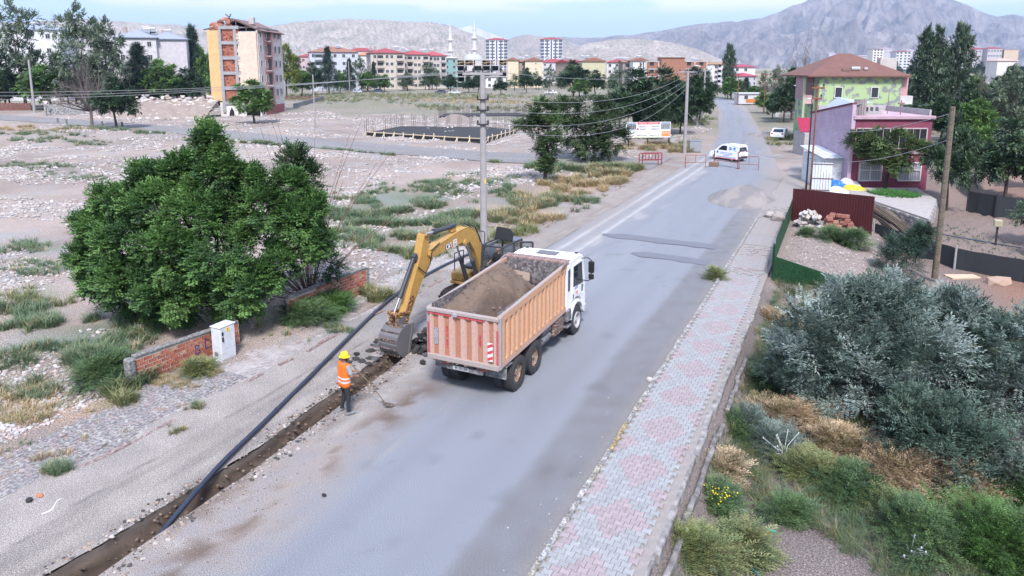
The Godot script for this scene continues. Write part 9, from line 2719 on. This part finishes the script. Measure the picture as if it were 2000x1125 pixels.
	for f in [["largest silver-leaved bush, beside the pavement", V(5.9, -1.1, -23.6), [[V(-1.3, 1.9, 0.6), V(1.3, 1.5, 1.3)], [V(0.0, 2.6, 0.2), V(1.4, 1.5, 1.4)], [V(-0.2, 1.5, 1.3), V(1.6, 1.3, 1.2)], [V(1.3, 2.0, 0.3), V(1.4, 1.4, 1.4)], [V(-1.9, 1.0, 0.9), V(1.0, 0.8, 1.0)], [V(0.6, 3.2, -0.8), V(1.0, 0.9, 1.0)], [V(-0.7, 2.9, -0.9), V(0.9, 1.0, 0.9)]], silver],
		["silver bush at the right edge, behind the largest one", V(9.6, -1.1, -25.0), [[V(-0.8, 2.0, 0), V(1.2, 1.2, 1.2)], [V(0.6, 2.2, 0.2), V(1.2, 1.2, 1.2)], [V(0.2, 1.2, 0.8), V(1.5, 1.0, 1.2)], [V(-1.3, 2.8, -0.9), V(0.9, 0.8, 0.9)]], silver],
		["greener lower bush in front of the silver one", V(7.5, -1.1, -19.6), [[V(0, 1.0, 0), V(1.2, 1.0, 1.1)], [V(0.9, 0.9, -0.4), V(1.0, 0.9, 1.0)], [V(-0.2, 1.5, -0.8), V(0.9, 0.7, 0.8)]], deep],
		["dull silver bush low at the right edge", V(10.6, -1.1, -20.6), [[V(0, 0.8, 0), V(1.3, 0.9, 1.2)], [V(-0.9, 0.7, 0.9), V(0.9, 0.7, 0.9)]], [C(0.15, 0.19, 0.16), C(0.19, 0.22, 0.19), C(0.12, 0.11, 0.09)]]]:
		q = thing("silver_bush", f[0], "bush", f[1])
		b = MB.new()
		for L in f[2]:
			for k in 9:
				var e: Vector3 = L[0] + rdir(r, 0.3) * (L[1] as Vector3) * 0.8
				b.tube(smooth_path([V(r.randf_range(-0.3, 0.3), 0, r.randf_range(-0.3, 0.3)), (e * 0.5) + rdir(r) * 0.3, e], 0.4), 0.03, 4, 0.006)
		part("branches", b, plain(0.10, 0.06, 0.05, 0.9), q)
		crown(q, f[2], 40, 26, 1.0, sv, f[3], r, M.leaf, 0.30, 0.4)
	make_weeds(r)

func make_weeds(r: RandomNumberGenerator) -> void:
	var ft := blade_tuft(26, 1.0, 0.9, 0.008, r)
	var fe := spray_mesh(17, 0.36, 0.085, 0.011, r)
	var bl := blade_tuft(16, 1.0, 0.75, 0.022, r)
	# feathery shrubs: [label, at, radius, height, sprays, tints]
	var gr := [C(0.07, 0.13, 0.05), C(0.10, 0.17, 0.06), C(0.055, 0.10, 0.045)]
	var br := [C(0.06, 0.13, 0.03), C(0.085, 0.18, 0.04), C(0.045, 0.09, 0.028)]
	var tn := [C(0.38, 0.28, 0.18), C(0.31, 0.23, 0.14), C(0.45, 0.35, 0.24), C(0.22, 0.19, 0.10)]
	var ol := [C(0.16, 0.19, 0.07), C(0.20, 0.21, 0.09), C(0.11, 0.15, 0.06)]
	var bg := [C(0.14, 0.19, 0.16), C(0.18, 0.23, 0.20), C(0.10, 0.14, 0.11)]
	for q in [["dense bright green feathery bush in the lower right corner", V(8.55, -1.0, -17.00), 1.25, 1.0, 1500, br], ["green feathery bush left of the bright one, lower right", V(7.0, -1.0, -16.50), 0.7, 0.75, 500, gr], ["small green feathery bush right of the bright one", V(9.9, -1.0, -18.50), 1.0, 0.8, 800, br],
		["large dry tan bush below the greener silver bush", V(7.0, -1.0, -19.20), 0.95, 0.75, 800, tn], ["dry orange-tan bush at the right, beside the bright green one", V(8.2, -1.0, -19.20), 0.9, 0.7, 700, tn], ["dry tan bush in the middle of the low ground", V(5.55, -1.0, -20.20), 0.8, 0.65, 600, tn], ["rusty dry bush below the largest silver bush", V(4.2, -1.0, -21.50), 0.75, 0.6, 550, tn], ["dry tan bush near the pavement edge, upper one", V(3.6, -1.0, -21.20), 0.6, 0.55, 400, tn],
		["olive weed clump between the dry bushes", V(4.9, -1.0, -18.80), 0.7, 0.5, 480, ol], ["grey-green weed clump by the pale thistle", V(3.7, -1.0, -19.90), 0.7, 0.55, 480, bg], ["green weed clump in the middle low ground", V(5.6, -1.0, -18.20), 0.7, 0.5, 480, gr], ["olive weed clump right of the middle", V(6.4, -1.0, -17.80), 0.55, 0.45, 360, ol], ["small green tuft on the bare soil", V(4.2, -1.0, -16.60), 0.45, 0.35, 260, gr],
		["bluish weed clump beside the concrete edging", V(2.75, -1.0, -20.20), 0.5, 0.65, 340, bg], ["green weed clump beside the concrete edging", V(2.6, -1.0, -19.80), 0.45, 0.55, 300, gr], ["dry brown weed clump beside the concrete edging", V(2.55, -1.0, -17.50), 0.4, 0.5, 280, tn], ["large olive weed with seed heads at the lower pavement corner", V(2.75, -1.0, -13.90), 0.55, 0.75, 420, ol], ["olive weed with seed heads right of the lower pavement corner", V(3.35, -1.0, -14.80), 0.4, 0.6, 300, ol],
		["tan grass clump at the foot of the green fence", V(2.9, -1.0, -29.20), 0.7, 0.7, 420, tn], ["grey-green weeds between pavement and silver bush, far", V(3.2, -1.0, -26.80), 0.8, 0.8, 520, bg], ["grey-green weeds between pavement and silver bush, near", V(3.1, -1.0, -23.80), 0.7, 0.8, 480, gr],
		["dark green weeds below the brick piles, left clump", V(4.4, 0.0, -42.2), 0.7, 0.6, 380, gr], ["dark green weeds below the brick piles, right clump", V(5.5, -0.1, -42.4), 0.9, 0.8, 560, gr], ["small weeds on the soil mound inside the green fence", V(3.2, 0.0, -43.0), 0.6, 0.35, 240, gr],
		["green bushy weeds at the foot of the far brick wall", V(-13.0, 0.0, -21.3), 0.75, 0.6, 620, br], ["low green weeds right of the big tree's shadow", V(-13.15, 0.0, -19.9), 0.8, 0.65, 620, gr], ["green weeds with yellow flowers by the cabinet", V(-13.2, 0.0, -15.0), 0.35, 0.26, 240, ol], ["tall green weeds left of the brick wall's grey end", V(-15.2, 0.1, -13.1), 0.7, 0.7, 520, gr], ["flowering mustard plant beside the concrete edging", V(2.75, -1.0, -16.10), 0.35, 0.75, 260, gr], ["weed tuft growing in the gutter by the kerb", V(-0.1, 0.0, -32.3), 0.35, 0.35, 160, ol]]:
		var t := thing("weed_bush", q[0], "bush", q[1], r.randf() * TAU)
		t.scale = V(r.randf_range(1.0, 1.45), r.randf_range(0.8, 1.0), r.randf_range(0.85, 1.2))
		crown(t, [[V(0, q[3] * 0.45, 0), V(q[2], q[3] * 0.55, q[2])], [V(q[2] * 0.3, q[3] * 0.6, 0), V(q[2] * 0.6, q[3] * 0.5, q[2] * 0.6)]], 26, q[4] / 22, 0.85, fe, q[5], r, M.leaf, 0.5, 0.6)
		if "yellow" in q[0] or "mustard" in q[0]:
			var b := MB.new()
			for k in 40:
				b.ball(V(r.randf_range(-1, 1) * q[2] * 0.8, q[3] * r.randf_range(0.8, 1.15), r.randf_range(-1, 1) * q[2] * 0.8), V(0.022, 0.016, 0.022), 5, 3)
			stuff(part("flowers", b, plain(0.75, 0.60, 0.03, 0.7), t))
	# thistles
	for q in [["pale dried thistle standing under the largest silver bush", V(5.0, -1.0, -20.55), 0.8], ["tall grey-green thistle in the middle of the low ground", V(3.95, -1.0, -19.00), 1.05], ["pale thistle in front of the bright green bush", V(6.75, -1.0, -15.95), 0.75]]:
		var t := thing("thistle", q[0], "thistle", q[1])
		var b := MB.new()
		for k in 7:
			var d := rdir(r, 1.6); d.y = absf(d.y) + 0.6
			var e: Vector3 = d.normalized() * q[2] * r.randf_range(0.7, 1.1)
			b.tube([V(0, 0, 0), V(0, e.y * 0.4, 0) + e * 0.25, e], 0.014, 4, 0.009)
			b.ball(e, V(0.02, 0.028, 0.02), 6, 4)
			for i in 5:
				var p := e * r.randf_range(0.4, 0.95)
				b.tri(p, p + rdir(r, 0.5) * 0.10, p + V(0, 0.02, 0))
		part("stems", b, plain(0.42, 0.46, 0.46, 0.9), t)
	# grass and weeds over the low ground on the right
	var pl: Array = []; var ti: Array = []
	for i in 16000:
		var x := 2.4 + 12.0 * r.randf(); var z := r.randf_range(-34.0, -12.0)
		var n := fine.get_noise_2d(x * 3.0, z * 3.0) + big.get_noise_2d(x * 5.0, z * 5.0)
		var bare := smoothstep(-17.2, -15.6, z + (x - 4.0) * 0.35) * smoothstep(7.5, 5.5, x)
		if n < -0.25 + bare * 0.6 - smoothstep(-18.0, -22.0, z) * 0.2: continue
		var s := r.randf_range(0.12, 0.42)
		pl.append(Transform3D(Basis(Vector3.UP, r.randf() * TAU).scaled(V(s * 1.3, s, s * 1.3)), V(x, gh(x, z) - 0.02, z)))
		ti.append([gr[0], ol[0], tn[3], bg[2], gr[1]][r.randi() % 5] * r.randf_range(0.7, 1.3))
	stuff(scatter("weeds", ft, M.grass, pl, ti), "low weeds and dry grass on the low ground right of the pavement", "weeds")
	pl = []; ti = []
	for i in 1500:
		var z := r.randf_range(-62.0, -8.0)
		var x := 2.1 + r.randfn() * 0.12
		if i % 3 == 0: x = -13.7 + r.randfn() * 0.25
		if i % 7 == 0: x = -11.45 + r.randfn() * 0.2
		if fine.get_noise_2d(x * 4.0, z * 3.0) < 0.08: continue
		var s := r.randf_range(0.06, 0.24)
		pl.append(Transform3D(Basis(Vector3.UP, r.randf() * TAU).scaled(V(s * 1.4, s, s * 1.4)), V(x, 0.0 if x < 0.0 else -0.3, z)))
		ti.append([GREEN, OLIVE, TAN][r.randi() % 3] * r.randf_range(0.7, 1.2))
	stuff(scatter("edge_grass", bl, M.grass, pl, ti), "small tufts of grass along the edges of both pavements", "grass")
	# vegetable rows, herb bed
	pl = []; ti = []
	for k in 9:
		for i in 60:
			var z := -44.5 - i * 0.16
			var x := 8.9 + 0.95 * k - (z + 44.5) * -0.45 + r.randfn() * 0.05
			if r.randf() < 0.25: continue
			var s := r.randf_range(0.10, 0.22)
			pl.append(Transform3D(Basis(Vector3.UP, r.randf() * TAU).scaled(V(s * 1.3, s, s * 1.3)), V(x, gh(x, z), z)))
			ti.append(C(0.07, 0.13, 0.06) * r.randf_range(0.8, 1.3))
	stuff(scatter("vegetable_rows", bl, M.grass, pl, ti), "rows of young vegetable plants in the garden on the right", "vegetables")

func _ready() -> void:
	rng.seed = 42
	big.seed = 2; big.frequency = 0.03; big.fractal_octaves = 4
	fine.seed = 4; fine.frequency = 0.11; fine.fractal_octaves = 3
	make_light()
	make_materials()
	make_ground()
	make_roads()
	make_hills()
	make_pavements()
	make_grass()
	make_rubble()
	make_far_buildings()
	make_ruin()
	make_right_houses()
	make_truck()
	make_excavator()
	make_worker()
	make_trench_things()
	make_poles()
	make_vehicles()
	make_roadworks()
	make_yard()
	make_trees()
